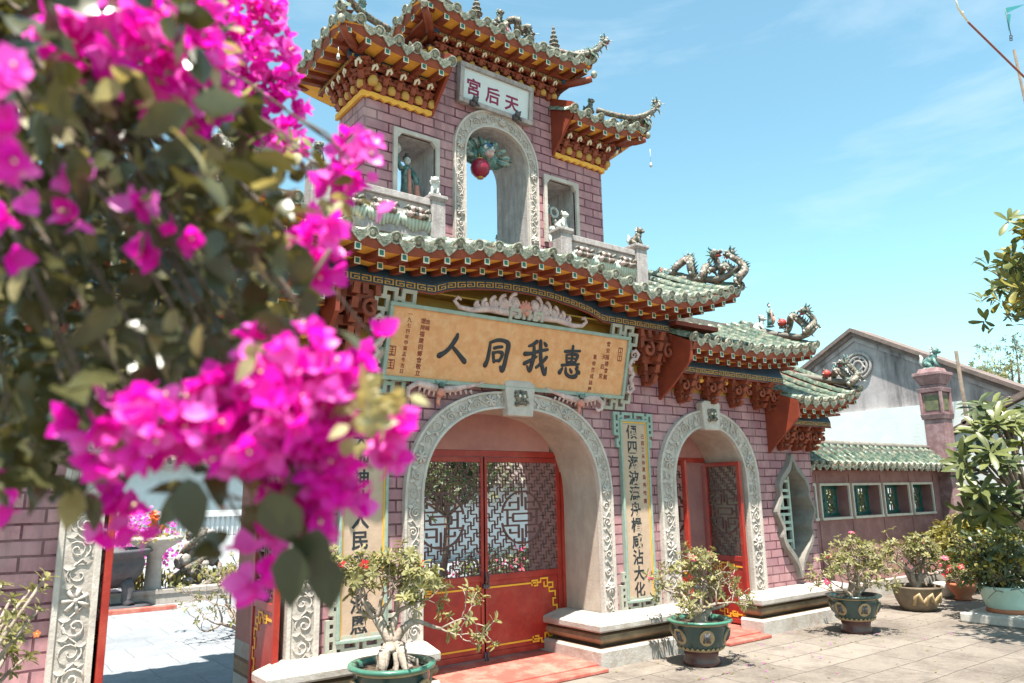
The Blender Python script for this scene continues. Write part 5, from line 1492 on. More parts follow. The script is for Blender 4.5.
# ------------------------------------------------------------------ dragons and other ridge figures
def dragon(pix, Y, r, label, X=None, head=True, tail=True, mir=False, mats=None, seed=0, group=None):
    mats = mats or [M['ceramic'], M['ceramicgreen'], M['ceramicwhite'], M['ceramicred']]
    P = [at(a, b, Y) if X is None else atx(a, b, X) for a, b in pix]; ax = Vector((1, 0, 0)) if X is None else Vector((0, -1, 0)); bx = Vector((0, 1, 0)) if X is None else Vector((1, 0, 0)); UZ = Vector((0, 0, 1))
    # smooth the path
    Q = []
    for k in range(len(P)-1):
        p0, p1, p2, p3 = P[max(k-1, 0)], P[k], P[k+1], P[min(k+2, len(P)-1)]
        for j in range(5):
            t = j/5; Q.append(0.5*((2*p1)+(p2-p0)*t+(2*p0-5*p1+4*p2-p3)*t*t+(3*p1-p0-3*p2+p3)*t**3))
    Q.append(P[-1]); n = len(Q); base = Vector((Q[n//2].x, Q[n//2].y, min(q.z for q in Q)))
    rg = random.Random(seed); mb = MB()
    for k, q in enumerate(Q): q += bx*(.05*math.sin(k*.5))
    rad = [r*(.55+.6*math.sin(math.pi*min(1, .15+.85*k/n))) for k in range(n)]
    mb.tube(Q, rad, 8)
    for k in range(1, n-1):
        d = (Q[k+1]-Q[k-1]).normalized(); up = ax*(-d.z) + UZ*d.dot(ax)
        if up.z < 0 and abs(d.dot(ax)) > .3: up = -up
        mb.tube([Q[k]+up*rad[k]*.7, Q[k]+up*rad[k]*rg.uniform(1.7, 2.5)-d*r*.6], [rad[k]*.36, rad[k]*.03], 4, mi=1)
        if k % 3 == 0:
            for s in (-1, 1): mb.ball(Q[k]+bx*(s*rad[k]*.8), rad[k]*.45, 6, 4, mi=2)
    for k in (n//4, n//2, 3*n//4):
        for s in (-1, 1):
            q = Q[k]; mb.tube([q+bx*(s*rad[k]*.8), q+ax*(r*.6)+bx*(s*r*1.4)-UZ*(r*.8), q+ax*(r*1.1)+bx*(s*r*1.3)-UZ*(r*1.7)], [r*.45, r*.35, r*.2], 6)
            for j in (-1, 0, 1): mb.tube([q+ax*(r*1.1)+bx*(s*r*1.3)-UZ*(r*1.7), q+ax*(r*(1.5+.2*j))+bx*(s*r*(1.3+.4*j))-UZ*(r*2.1)], [r*.14, r*.05], 4, mi=2)
    if tail:
        q = Q[0]; d = (Q[0]-Q[2]).normalized()
        for j in range(6):
            a = (j-2.5)*.32; dx_ = d.dot(ax); dd = ax*(dx_*math.cos(a)-d.z*math.sin(a)) + bx*rg.uniform(-.15, .15) + UZ*(dx_*math.sin(a)+d.z*math.cos(a))
            mb.tube([q, q+dd*r*2.2, q+dd*r*(3.6+rg.uniform(-.5, .8))], [r*.5, r*.42, r*.08], 5, mi=3 if j % 2 else 1)
    if head:
        q = Q[-1]; d = (Q[-1]-Q[-3]).normalized(); s = 1 if d.dot(ax) >= 0 else -1
        hx = ax*s; hz = UZ; hy = bx
        mb.ball(q+hz*r*.3, (r*1.3, r*1.3, r*1.2), 9, 6, mi=0)
        mb.ball(q+hx*r*1.5+hz*r*.45, (r*.9, r*.9, r*.5), 8, 5, mi=0); mb.ball(q+hx*r*1.3-hz*r*.45, (r*.75, r*.75, r*.35), 8, 5, mi=3)
        for k in (-1, 1):
            mb.ball(q+hx*r*.8+hy*(k*r*.8)+hz*r*.9, r*.36, 6, 4, mi=2)
            mb.tube([q-hx*r*.2+hy*(k*r*.6)+hz*r*1.1, q-hx*r*.9+hy*(k*r*.9)+hz*r*1.9, q-hx*r*.7+hy*(k*r*1.0)+hz*r*2.7], [r*.3, r*.22, r*.06], 5, mi=1)
            mb.tube([q+hx*r*2.0+hy*(k*r*.5)+hz*r*.4, q+hx*r*2.9+hy*(k*r*1.1)+hz*r*.6, q+hx*r*3.6+hy*(k*r*.9)+hz*r*.1], [r*.14, r*.09, r*.04], 4, mi=2)
        for j in range(8):
            a = 2*math.pi*j/8; mb.tube([q-hx*r*.4+hy*math.cos(a)*r+hz*math.sin(a)*r, q-hx*r*1.4+hy*math.cos(a)*r*1.8+hz*math.sin(a)*r*1.8], [r*.38, r*.06], 5, mi=1)
    o = mb.build('ridge_dragon', mats, None, base)
    return tag(o, label, 'dragon', group)
gd = 'ceramic dragons on the roof ridges'
YR = GO.y-.08
d1 = dragon([(664, 277), (671, 281), (677, 270), (684, 259), (692, 262), (695, 276), (700, 283), (706, 275), (704, 266), (711, 270), (716, 268), (714, 258), (717, 256)], YR, .047, 'coiling ceramic dragon with a spread tail on the right end of the main roof', X=7.08, group=gd, seed=1)
d2 = dragon([(716, 284), (720, 271), (728, 267), (734, 273), (739, 281), (744, 272), (739, 262), (732, 256), (728, 254)], YR, .044, 'arched ceramic dragon rearing at the very tip of the main roof', X=7.08, group=gd, seed=2, tail=False)
d3 = dragon([(786, 333), (789, 321), (796, 317), (802, 324), (807, 332), (812, 326), (811, 317), (808, 312)], GO.y-.02, .045, 'grey arched dragon on the ridge above the right arch', X=8.71, group=gd, seed=3, tail=False)
d4 = dragon([(828, 384), (833, 374), (840, 371), (846, 378), (851, 384), (857, 378), (852, 369), (846, 364)], GO.y-.02, .046, 'weathered dragon on the lowest roof in front of the stained gable', X=9.68, group=gd, seed=4)
for src, lab in ((d1, 'coiling ceramic dragon on the left end of the main roof behind the blossom'), (d2, 'ceramic dragon rearing at the left tip of the main roof behind the blossom'), (d3, 'ceramic dragon on the roof above the left arch behind the blossom'), (d4, 'ceramic dragon on the lowest roof at the far left behind the blossom')):
    o = src.copy(); COL.objects.link(o); o.location.x = 2*GO.x-src.location.x; o.scale.x = -1; o['label'] = lab
robed('ridge_figure', atx(770.5, 327, 8.71), .34, 'upright robed ceramic figure on the ridge above the right arch', seed=1)
lion('ridge_lion', atx(759, 331, 8.71)-Vx((0, 0, .02)), .24, .5, [M['ceramicwhite'], M['ceramic'], M['iron']], 'white crouching lion at the start of the ridge above the right arch', 'figurine')
for (px, py, X_), lab in (((782, 323, 8.71), 'red ceramic ball on the ridge above the right arch'), ((826.5, 374, 9.68), 'red ceramic ball on the lowest roof beside the dragon')):
    p = atx(px, py, X_); mb = MB(); mb.ball(p+Vx((0, 0, .0)), .06, 10, 7, mi=0)
    for k in range(6):
        a = 2*math.pi*k/6; mb.tube([p+Vx((math.cos(a)*.04, 0, math.sin(a)*.04)), p+Vx((math.cos(a)*.085, .02, math.sin(a)*.085))], [.018, .005], 5, mi=1)
    mb.lathe([(.05, -.07), (.03, -.03)], p, 8, mi=1)
    tag(mb.build('ceramic_ball', [M['ceramicred'], M['ceramic']], None, p), lab, 'ornament')
# ornaments on the tower roofs
def pagoda(px, py, Y, h, label):
    p = at(px, py, Y); mb = MB()
    prof = [(.16, 0)]; z = 0
    for k in range(4):
        s = 1-.2*k; prof += [(.16*s, z+.10), (.24*s, z+.11), (.20*s, z+.16), (.10*s, z+.20)]; z += .20
    prof += [(.05, z+.05), (.06, z+.10), (.01, z+.22)]
    mb.lathe([(r_*h, z_*h) for r_, z_ in prof], p, 8, smooth=False)
    return tag(mb.build('pagoda_finial', M['ceramic'], None, p), label, 'finial', 'pagoda finials on the tower roof')
YT = GO.y+.30
pagoda(476.5, 17, YT, .30, 'small tiered pagoda finial left of centre on the top tower roof')
pagoda(554, 49, YT, .30, 'small tiered pagoda finial near the right end of the top tower roof')
lion('ridge_lion', at(498, 27, YT), .20, .2, [M['ceramic'], M['ceramicgreen'], M['iron']], 'grey lion ornament next to the left pagoda finial on the tower roof', 'figurine')
dragon([(506, 27), (510, 20), (515, 24), (520, 31), (525, 28), (528, 34)], YT, .04, 'low mosaic dragon between the two pagoda finials on the tower roof', group=gd, seed=6)
dragon([(571, 55), (578, 53), (588, 55), (597, 50), (602, 44), (604, 41)], GO.y+.02, .035, 'slim dragon tail ornament sweeping up from the right hip of the top tower roof', group=gd, seed=7, tail=False)
dragon([(622, 124), (631, 121), (641, 122), (650, 116), (655, 108), (656, 104)], GO.y-.05, .035, 'slim dragon ornament sweeping up at the tip of the lower right tower roof', group=gd, seed=8, tail=False)
lion('ridge_lion', at(589, 113, GO.y+.02), .17, .3, [M['ceramic'], M['ceramicgreen'], M['iron']], 'grey lion ornament on the lower right tower roof beside the orange end board', 'figurine')
lion('ridge_lion', at(362, 18, GO.y+.02), .18, -.6, [M['ceramicgreen'], M['ceramic'], M['iron']], 'green lion ornament on the lower left tower roof', 'figurine')
# wind bells
for (px, py), ln_, Y, lab in (((650, 149), .17, GO.y-.22, 'small bell on a thread below the right tip of the tower roof'), ((338.5, 47), .06, GO.y-.24, 'small white bell under the left corner of the tower roof')):
    p = at(px, py, Y); mb = MB()
    mb.tube([p, p-Vx((0, 0, ln_))], .0025, 5)
    mb.lathe([(.005, -ln_+.0), (.010, -ln_-.008), (.014, -ln_-.03), (.018, -ln_-.045)], p, 10); mb.ball(p-Vx((0, 0, ln_+.055)), .008, 6, 4)
    tag(mb.build('wind_bell', M['ceramicwhite'], None, p), lab, 'bell', 'bells under the tower eaves')

M['stonegrey'] = mat('grey_window_stone', (0.29, 0.26, 0.23), .8, (0.17, 0.15, 0.13), 6, .8, .4, 45, col3=(0.24, 0.21, 0.19), stain=.5, stain_scale=6)
# ------------------------------------------------------------------ leaf-shaped window
cu = LEAF_U
lw = thing('leaf_window', GO+Vx((cu, 0, .54)), 'leaf-shaped stone window with a pale green grille in the right end wall', 'window')
half = LEAF_HALF
full = half + [(-x, z) for x, z in half[-2:0:-1]]
def cat_close(P, K=4):
    out = []; n = len(P)
    for k in range(n):
        p0, p1, p2, p3 = P[k-1], P[k], P[(k+1) % n], P[(k+2) % n]
        for j in range(K):
            t = j/K
            out.append(tuple(0.5*((2*p1[q])+(-p0[q]+p2[q])*t+(2*p0[q]-5*p1[q]+4*p2[q]-p3[q])*t*t+(-p0[q]+3*p1[q]-3*p2[q]+p3[q])*t**3) for q in (0, 1)))
    return out
fs = cat_close(full)
def scaled(f, off=0): return [(cu+x*f, 1.28+(z-1.28)*f) for x, z in fs]
mb = MB(); a = scaled(1.06); b = scaled(.93); n = len(a)
for k in range(n):
    k2 = (k+1) % n
    mb.quad((a[k][0], -.07, a[k][1]), (a[k2][0], -.07, a[k2][1]), (b[k2][0], -.075, b[k2][1]), (b[k][0], -.075, b[k][1]), True)
    mb.quad((a[k][0], .0, a[k][1]), (a[k2][0], .0, a[k2][1]), (a[k2][0], -.07, a[k2][1]), (a[k][0], -.07, a[k][1]), True)
    mb.quad((b[k][0], -.075, b[k][1]), (b[k2][0], -.075, b[k2][1]), (b[k2][0], .28, b[k2][1]), (b[k][0], .28, b[k][1]), True)
mb.build('surround', M['stonegrey'] if 'stonegrey' in M else M['stone'], lw, Vx((cu, 0, .54)))

mb = MB(); v = .10; t = .018
def hb(x0, x1, z): mb.box(cu+x0, cu+x1, v, v+.025, z-t, z+t)
def vb(x, z0, z1): mb.box(cu+x-t, cu+x+t, v-.002, v+.027, z0, z1)
for x in (-.20, .12): vb(x, .80, 1.80) if x < 0 else vb(x, .84, 1.76)
vb(-.04, .95, 1.10); vb(-.04, 1.18, 1.28); vb(-.04, 1.36, 1.50); vb(-.04, 1.58, 1.70)
for z in (.95, 1.10, 1.18, 1.28, 1.36, 1.50, 1.58, 1.70): hb(-.31 if z not in (.95, 1.70) else -.24, .12, z)
vb(-.30, 1.10, 1.18); vb(-.30, 1.28, 1.36); vb(-.30, 1.50, 1.58); vb(-.12, 1.10, 1.18); vb(-.12, 1.50, 1.58)
mb.build('grille', M['fretcream2'], lw, Vx((cu, 0, .54)))
# ------------------------------------------------------------------ wall with tile coping and windows, right of the gate
FY = 6.25
FO = Vector((9.25, FY, 0))
fw = thing('courtyard_wall', FO, 'plum painted wall with five framed openwork windows and a green tile coping', 'wall')
def FB(mb, name, m, parent=fw): return mb.build(name, m, parent, FO)
XW = [(9.40, 10.06), (10.22, 10.96), (11.10, 11.88), (12.02, 12.80), (12.94, 13.62)]
ZW0, ZW1 = 1.18, 1.635
mb = MB(); xe = 14.62; x = FO.x
def wq(x0, x1, a, b): 
    mb.quad((x0, FY, a), (x1, FY, a), (x1, FY, b), (x0, FY, b)); mb.quad((x1, FY+.28, a), (x0, FY+.28, a), (x0, FY+.28, b), (x1, FY+.28, b))
wq(x, xe, 0, ZW0); wq(x, xe, ZW1, 1.98)
for a, b in XW: wq(x, a, ZW0, ZW1); x = b
wq(x, xe, ZW0, ZW1)
for a, b in XW:
    mb.quad((a, FY, ZW0), (a, FY+.28, ZW0), (a, FY+.28, ZW1), (a, FY, ZW1)); mb.quad((b, FY+.28, ZW0), (b, FY, ZW0), (b, FY, ZW1), (b, FY+.28, ZW1))
    mb.quad((a, FY, ZW0), (b, FY, ZW0), (b, FY+.28, ZW0), (a, FY+.28, ZW0)); mb.quad((a, FY+.28, ZW1), (b, FY+.28, ZW1), (b, FY, ZW1), (a, FY, ZW1))
for xx in (10.14, 11.03, 11.95, 12.87, 13.72): mb.box(xx-.012, xx+.012, FY-.012, FY, .25, 1.80)
FB(mb, 'wall', M['purplewall'])
mb = MB(); mb.box(FO.x, xe, FY-.10, FY-.001, 0, .22); FB(mb, 'plinth', M['cope'])
for k, (a, b) in enumerate(XW):
    t = .035; mb = MB()
    mb.box(a-t, b+t, FY-.025, FY-.001, ZW1, ZW1+t); mb.box(a-t, b+t, FY-.035, FY-.001, ZW0-t, ZW0); mb.box(a-t, a, FY-.025, FY-.001, ZW0, ZW1); mb.box(b, b+t, FY-.025, FY-.001, ZW0, ZW1)
    w = FB(mb, 'window', M['winframe'])
    mb = MB(); y = FY+.16
    for q in (.03, .50, .88): mb.box(lerp(a, b, q), lerp(a, b, q)+.055, y, y+.05, ZW0, ZW1, mi=0)
    mb.box(a, b, y+.005, y+.045, ZW0, ZW0+.05, mi=0); mb.box(a, b, y+.005, y+.045, ZW1-.05, ZW1, mi=0)
    for q in (.28, .70):
        c = (lerp(a, b, q), (ZW0+ZW1)/2); 
        for j in range(12):
            p0, p1 = 2*math.pi*j/12, 2*math.pi*(j+1)/12
            mb.bar((c[0]+.085*math.cos(p0), y+.02, c[1]+.085*math.sin(p0)), (c[0]+.085*math.cos(p1), y+.02, c[1]+.085*math.sin(p1)), .02, .022, (0, 1, 0), mi=1)
        for j in range(4):
            p0 = math.pi/4+math.pi*j/2; mb.bar((c[0], y+.02, c[1]), (c[0]+.20*math.cos(p0), y+.02, c[1]+.20*math.sin(p0)), .02, .022, (0, 1, 0), mi=1)
        mb.ball((c[0], y+.01, c[1]), (.04, .02, .04), 8, 5, mi=1)
        for j in range(4):
            p0 = math.pi*j/2; mb.bar((c[0]+.085*math.cos(p0), y+.02, c[1]+.085*math.sin(p0)), (c[0]+.20*math.cos(p0), y+.02, c[1]+.20*math.sin(p0)), .016, .018, (0, 1, 0), mi=1)
    mb.build('openwork', [M['celadon'], M['olivepanel']], w, Vector((0, 0, 0)) if False else FO)
class FSide:
    ang = 0
    def __call__(s, a, d, z): return Vector((a, FY-.30+d, z))
mb = MB(); tiles(mb, FSide(), FO.x+.06, 14.52, lambda s: 1.94, rise_fn(.33, .42, 1.1), lambda s: .42, True, .185, .044); cp = FB(mb, 'tile_coping', roof_mats())
mb = MB(); mb.box(FO.x+.0, 14.56, FY-.01, FY+.28, 1.98, 2.20); mb.tube([(FO.x, FY+.13, 2.27), (14.56, FY+.13, 2.27)], .05, 8); mb.box(FO.x, 14.56, FY-.26, FY+.0, 1.915, 1.93, mi=1)
FB(mb, 'coping_ridge', [M['ridge'], M['redwood']])
mb = MB()
for k in range(34):
    xx = FO.x+.14+k*.155
    mb.box(xx-.026, xx+.026, FY-.255, FY-.002, 1.855, 1.914, mi=0); mb.box(xx-.028, xx+.028, FY-.262, FY-.255, 1.853, 1.916, mi=1)
FB(mb, 'eave_block', [M['redwood'], M['cream']])

# lantern pillar at the far end of the wall
pc = Vector((14.10, 6.20, 0))
lp = thing('lantern_pillar', pc, 'plum square pillar with a glazed lantern box and a flared cap behind the tiled wall', 'pillar')
WS = .47
def pb(mb, name, m, bev=.008):
    for v in mb.V: v.x = pc.x+(v.x-pc.x)*WS; v.y = pc.y+(v.y-pc.y)*WS
    o = mb.build(name, m, lp, pc)
    if bev: bv = o.modifiers.new('bevel', 'BEVEL'); bv.width = bev; bv.segments = 2; bv.limit_method = 'ANGLE'
    return o
def sq(mb, w0, z0, w1, z1): mb.taper(pc.x-w0, pc.x+w0, pc.y-w0, pc.y+w0, z0, pc.x-w1, pc.x+w1, pc.y-w1, pc.y+w1, z1)
mb = MB(); sq(mb, .36, 0, .36, 2.76); sq(mb, .40, 2.762, .44, 2.86); pb(mb, 'shaft', M['purplestone'])
mb = MB(); 
for sx in (-1, 1):
    for sy in (-1, 1): mb.box(pc.x+sx*.37-.05, pc.x+sx*.37+.05, pc.y+sy*.37-.05, pc.y+sy*.37+.05, 2.862, 3.24)
sq(mb, .42, 3.242, .44, 3.32); sq(mb, .33, 2.864, .33, 3.24)
pb(mb, 'lantern_box', M['purplestone'])
mb = MB()
for a, b in (((0, -1), 0), ((-1, 0), 0)):
    pass
mb.box(pc.x-.25, pc.x+.25, pc.y-.345, pc.y-.335, 2.92, 3.19); mb.box(pc.x-.345, pc.x-.335, pc.y-.25, pc.y+.25, 2.92, 3.19)
pb(mb, 'lantern_pane', M['olivepanel'], 0)
mb = MB(); sq(mb, .34, 3.322, .34, 3.38); sq(mb, .36, 3.382, .52, 3.54); sq(mb, .53, 3.542, .53, 3.60); sq(mb, .40, 3.602, .34, 3.68); pb(mb, 'cap', M['purplestone'])
lion('lion_figurine', pc+Vx((0, 0, 3.682)), .40, .2, [M['ceramicgreen'], M['ceramicwhite'], M['iron']], 'green and white crouching lion figurine on top of the plum lantern pillar', 'figurine')

# ------------------------------------------------------------------ neighbouring building with a stained gable
GX = 15.3
def gz(px, py): return atx(px, py, GX)
ap, l_, r_ = gz(854, 334), gz(812, 368), gz(1012, 389)
nb = thing('gabled_house', Vector((GX, ap.y, 0)), 'old grey gabled house with a stained wall and a brown verge behind the tiled wall', 'house')
NB = Vector((GX, ap.y, 0))
sl = (ap.z-r_.z)/(ap.y-r_.y); hw_ = 3.6; zr_ = ap.z
mb = MB()
q = [(GX, ap.y-hw_, 0), (GX, ap.y-hw_, zr_-sl*hw_), (GX, ap.y, zr_), (GX, ap.y+hw_, zr_-sl*hw_), (GX, ap.y+hw_, 0)]
mb.prism(q, (.5, 0, 0)); lowr = 1.1
q2 = [(GX+.51, ap.y-hw_+.1, 0), (GX+.51, ap.y-hw_+.1, zr_-lowr-sl*hw_), (GX+.51, ap.y, zr_-lowr), (GX+.51, ap.y+hw_-.1, zr_-lowr-sl*hw_), (GX+.51, ap.y+hw_-.1, 0)]
mb.prism(q2, (8.5, 0, 0), mi=1); mb.build('wall', [M['grey_white_wall'], M['oldroof']], nb, NB)
mb = MB()
for s in (-1, 1):
    def run(x0, dz0, dz1, dx, mi):
        a = Vector((GX+x0, ap.y, zr_+dz1)); b = Vector((GX+x0, ap.y+s*hw_*1.02, zr_+dz1-sl*hw_*1.02)); h = Vector((0, 0, dz1-dz0))
        mb.prism([a-h, b-h, b, a], (dx, 0, 0), mi)
    run(-.16, .03, .115, .82, 0); run(-.10, -.06, .028, .70, 0); run(-.04, -.16, -.062, .035, 1)
mb.build('verge', [M['oldroof'], M['grey_white_wall']], nb, NB)
mc = gz(859, 366); mb = MB(); 
for rr, ww in ((.27, .035), (.19, .03), (.10, .028)):
    mb.tube([mc+Vx((-.03, rr*math.cos(2*math.pi*k/24), rr*math.sin(2*math.pi*k/24))) for k in range(25)], ww, 6)
for k in range(8):
    a = 2*math.pi*k/8; mb.tube([mc+Vx((-.03, .10*math.cos(a), .10*math.sin(a))), mc+Vx((-.03, .21*math.cos(a+.5), .21*math.sin(a+.5)))], .022, 6)
mb.build('gable_medallion', M['greystone'], nb, NB)
# lower limewashed side wall, in two levels
W1 = GX-.10
lwz = atx(880, 409, W1).z
wl = [atx(958, 440, W1-.05), atx(1040, 398, W1-.05)]
lw_ = thing('limewashed_wall', Vector((W1, 8.0, 0)), 'bright white limewashed wall between the tiled wall and the stained gable', 'wall'); LWO = Vector((W1, 8.0, 0))
mb = MB(); mb.box(W1, GX-.004, wl[0].y-.2, 10.5, 0, lwz); mb.build('wall', M['white_wall'], lw_, LWO)
ew = thing('annex_wall', Vector((W1-.5, 5.0, 0)), 'white side wall with a sloping brown tile edge at the right behind the plants', 'wall'); EWO = Vector((W1-.5, 5.0, 0))
yA, yB = wl[0].y, 1.5; s_ = (wl[1].z-wl[0].z)/(wl[1].y-wl[0].y)
zA = wl[0].z; zB = zA+s_*(yB-yA)
mb = MB(); mb.prism([(W1-.5, yA, 0), (W1-.5, yB, 0), (W1-.5, yB, zB), (W1-.5, yA, zA)], (.4, 0, 0)); mb.build('wall', M['white_wall'], ew, EWO)
mb = MB(); mb.prism([(W1-.62, yA+.1, zA-.02), (W1-.62, yB, zB+.02), (W1-.62, yB, zB+.12), (W1-.62, yA+.1, zA+.08)], (.6, 0, 0))
for k in range(14):
    p = Vector((W1-.62, lerp(yA, yB, k/13), lerp(zA, zB, k/13)+.12)); mb.tube([p, p+Vx((.6, 0, 0))], .05, 6)
mb.build('tile_edge', M['oldroof'], ew, EWO)
p0 = at(956, 351, 6.0); p1 = at(970, 440, 6.0); mb = MB(); d = (p0-p1); mb.tube([p1-d*1.2, p0], .035, 8)
tag(mb.build('leaning_post', M['barkdark'], None, p1-d*1.2), 'thin brown post leaning in front of the stained gable', 'post')

# ------------------------------------------------------------------ flag poles at the upper right
fp = at(1030, 104, 4.6); mb = MB()
a, b = at(968, 22, 4.6), at(1060, 112, 4.6); e_ = b+(b-a)*((b.z+.05)/(a.z-b.z)); mb.tube([e_, b, a], [.03, .022, .018], 8, mi=0)
pl_ = [at(968, 22, 4.6), at(963, 15, 4.6), at(958, 8, 4.6), at(954, -6, 4.6)]
mb.tube(pl_, [.012, .02, .016, .010], 8, mi=1); mb.ball(at(962, 13, 4.6), .03, 8, 5, mi=1)
tag(mb.build('slanting_pole', [M['polewood'], M['cream']], None, e_), 'reddish pole slanting up into the sky with a white fitting near its end', 'pole')
fl_ = thing('flag_pole', at(1024, 105, 4.8), 'upright pole with a small teal pennant crossing the slanting pole', 'flag pole'); FLO = fl_.location.copy()
mb = MB(); q0, q1 = at(1040, 170, 4.8), at(1014, 50, 4.8); mb.tube([q0+(q0-q1)*4, q1], .026, 8); mb.build('pole', M['barkdark'], fl_, FLO)
mb = MB(); c = at(1011, 38, 4.8)
for s in (-1, 1):
    mb.bar(c+CR*(s*.022)-CU*.05, c+CR*(s*.022)+CU*.05, .012, .012); 
mb.bar(c-CR*.03-CU*.05, c+CR*.03-CU*.05, .012, .012); mb.bar(c-CR*.03+CU*.05, c+CR*.03+CU*.05, .012, .012); mb.bar(c-CR*.02, c+CR*.02, .03, .012)
mb.tube([c+CU*.05, at(1005, 8, 4.8)], .008, 6); mb.build('finial', M['iron'], fl_, FLO)
mb = MB(); a, b_, c_ = at(1005, 8, 4.8), at(1005, 14, 4.8), at(1026, 4, 4.8)
mb.prism([a, b_, c_], (0, .006, 0)); a, b_, c_ = at(1006, 14, 4.8), at(1009, 31, 4.8), at(1011, 14, 4.8); mb.prism([a, b_, c_], (0, .006, 0)); mb.build('pennant', M['pennant'], fl_, FLO)

# ------------------------------------------------------------------ potted plants
def grow(mb, p, d, r, L_, depth, rg, tips, spread=.75, mi=0, wig=.32, minr=.0035, up=.12):
    """a tapering crooked branch that forks; collects its tips"""
    pts = [p]; rad = [r]; n = 4
    for k in range(n):
        d = (d + Vector((rg.uniform(-wig, wig), rg.uniform(-wig, wig), rg.uniform(-wig*.6, wig*.8)))).normalized()
        pts.append(pts[-1]+d*(L_/n)); rad.append(max(minr, r*(1-.38*(k+1)/n)))
    mb.tube(pts, rad, 6, mi=mi)
    if rg.random() < .35: tips.append((pts[2], (d+Vector((rg.gauss(0, .6), rg.gauss(0, .6), rg.gauss(.2, .4)))).normalized()))
    if depth == 0: tips.append((pts[-1], d)); return
    m = 2 if rg.random() < .55 else 3
    for k in range(m):
        a = 2*math.pi*(k+rg.random()*.6)/m
        o = d.orthogonal().normalized(); o = Quaternion(d, a) @ o
        nd = (d + o*spread*rg.uniform(.6, 1.3)); nd.z = nd.z*.85+up; nd.normalize()
        grow(mb, pts[-1], nd, rad[-1]*.74, L_*rg.uniform(.60, .98), depth-1, rg, tips, spread, mi, wig, minr, up)
def rosette(mb, p, d, rg, L_, W, n, mi=0):
    o = d.orthogonal().normalized()
    for k in range(n):
        a = 2*math.pi*k/n*1.0+rg.uniform(-.3, .3)+k*.7; lift = rg.uniform(.15, 1.1)
        r_ = Quaternion(d, a) @ o
        dd = (r_ + d*lift).normalized(); s = rg.uniform(.65, 1.1)
        mb.leaf(p+d*rg.uniform(-.02, .015)*(L_/.06), dd, d-r_*.3, L_*s, W*s, .3, .25, mi, shape=((0, .10), (.35, .36), (.7, .5), (.92, .32), (1, .05)))
def flower(mb, p, d, r, rg, mi=0, mic=None):
    o = d.orthogonal().normalized()
    for k in range(5):
        r_ = Quaternion(d, 2*math.pi*k/5+.2) @ o
        mb.leaf(p, (r_+d*.35).normalized(), d, r, r*.75, .1, .3, mi, shape=((0, .12), (.4, .42), (.75, .5), (1, .15)))
    if mic is not None: mb.ball(p+d*r*.18, r*.16, 6, 4, mi=mic)
def glazed_pot(root, O, Rm, H, mats=None, relief=True, rimm=None):
    """wide-rimmed glazed pot on a waisted brown foot"""
    mb = MB(); s = Rm
    prof = [(s*.52, 0), (s*.56, .02*H), (s*.54, .10*H), (s*.50, .20*H), (s*.53, .30*H), (s*.64, .34*H), (s*.66, .38*H), (s*.74, .50*H), (s*.82, .66*H), (s*.86, .82*H), (s*.855, .90*H), (s*.87, .905*H), (s*.86, .94*H), (s*.80, .94*H), (s*.76, .80*H)]
    mis = [1, 1, 1, 1, 1, 2, 0, 0, 0, 0, 2, 2, 0, 0, 0]
    mb.lathe(prof, O, 40, mis=mis)
    pot = mb.build('pot', mats or [M['potgreen'], M['potbrown'], M['pottan']], root, O)
    mb = MB(); prof = [(s*.85, .935*H), (s*.97, .945*H), (s*1.0, .97*H), (s*.98, 1.0*H), (s*.86, 1.0*H), (s*.80, .97*H), (s*.80, .9*H)]
    n = 48; rings = []
    for r_, z_ in prof: rings.append([mb.vert(O+Vector((r_*math.cos(2*math.pi*j/n), r_*math.sin(2*math.pi*j/n), z_))) for j in range(n)])
    for A_, B_ in zip(rings, rings[1:]):
        for j in range(n): mb.face((A_[j], A_[(j+1) % n], B_[(j+1) % n], B_[j]), True)
    mb.build('rim', M[rimm or 'potrim'], pot, O)
    mb = MB(); mb.lathe([(s*.0, .93*H), (s*.5, .945*H), (s*.79, .91*H)], O, 24); mb.build('soil', M['soil'], pot, O)
    if relief:
        for k in range(6):
            a = -2.2+k*math.pi/3; zc = .66*H; rr = s*.815; d = Vector((math.cos(a), math.sin(a), 0)); t = Vector((-math.sin(a), math.cos(a), 0))
            mb = MB(); up = Vector((d.x*.0, d.y*.0, 1)) + d*.38; up.normalize()
            c = O+d*rr+Vector((0, 0, zc)); R_ = .15*H
            mb.prism([c+t*(R_*1.1*math.cos(q))+up*(R_*1.25*math.sin(q))-d*.01 for q in [2*math.pi*j/20 for j in range(20)]], d*.018, 0)
            for j in range(3):
                mb.tube([c+d*.008+t*(R_*(.5-.5*j))+up*(-R_*.7), c+d*.012+t*(R_*.3*math.sin(j*2.1))+up*0, c+d*.008+t*(R_*(.4-.35*j))+up*(R_*.8)], [.010, .014, .008], 6, mi=1)
            mb.ball(c+d*.006+up*R_*.25, R_*.35, 7, 5, mi=1)
            mb.build('medallion', [M['pottan'], M['iron']], pot, O)
        mb = MB()
        for k in range(28):
            a = 2*math.pi*k/28; b = 2*math.pi*(k+1)/28; m_ = (a+b)/2; rr = s*.668
            A_, B_, C_ = [O+Vector((rr2*math.cos(q), rr2*math.sin(q), z_)) for q, rr2, z_ in ((a, rr*.985, .37*H), (b, rr*.985, .37*H), (m_, rr*1.045, .43*H))]
            o_ = Vector((math.cos(m_), math.sin(m_), 0))*.012
            mb.prism([A_+o_, B_+o_, C_+o_], -o_*1.2)
        mb.build('petal_band', M['pottan'], pot, O)
    return pot
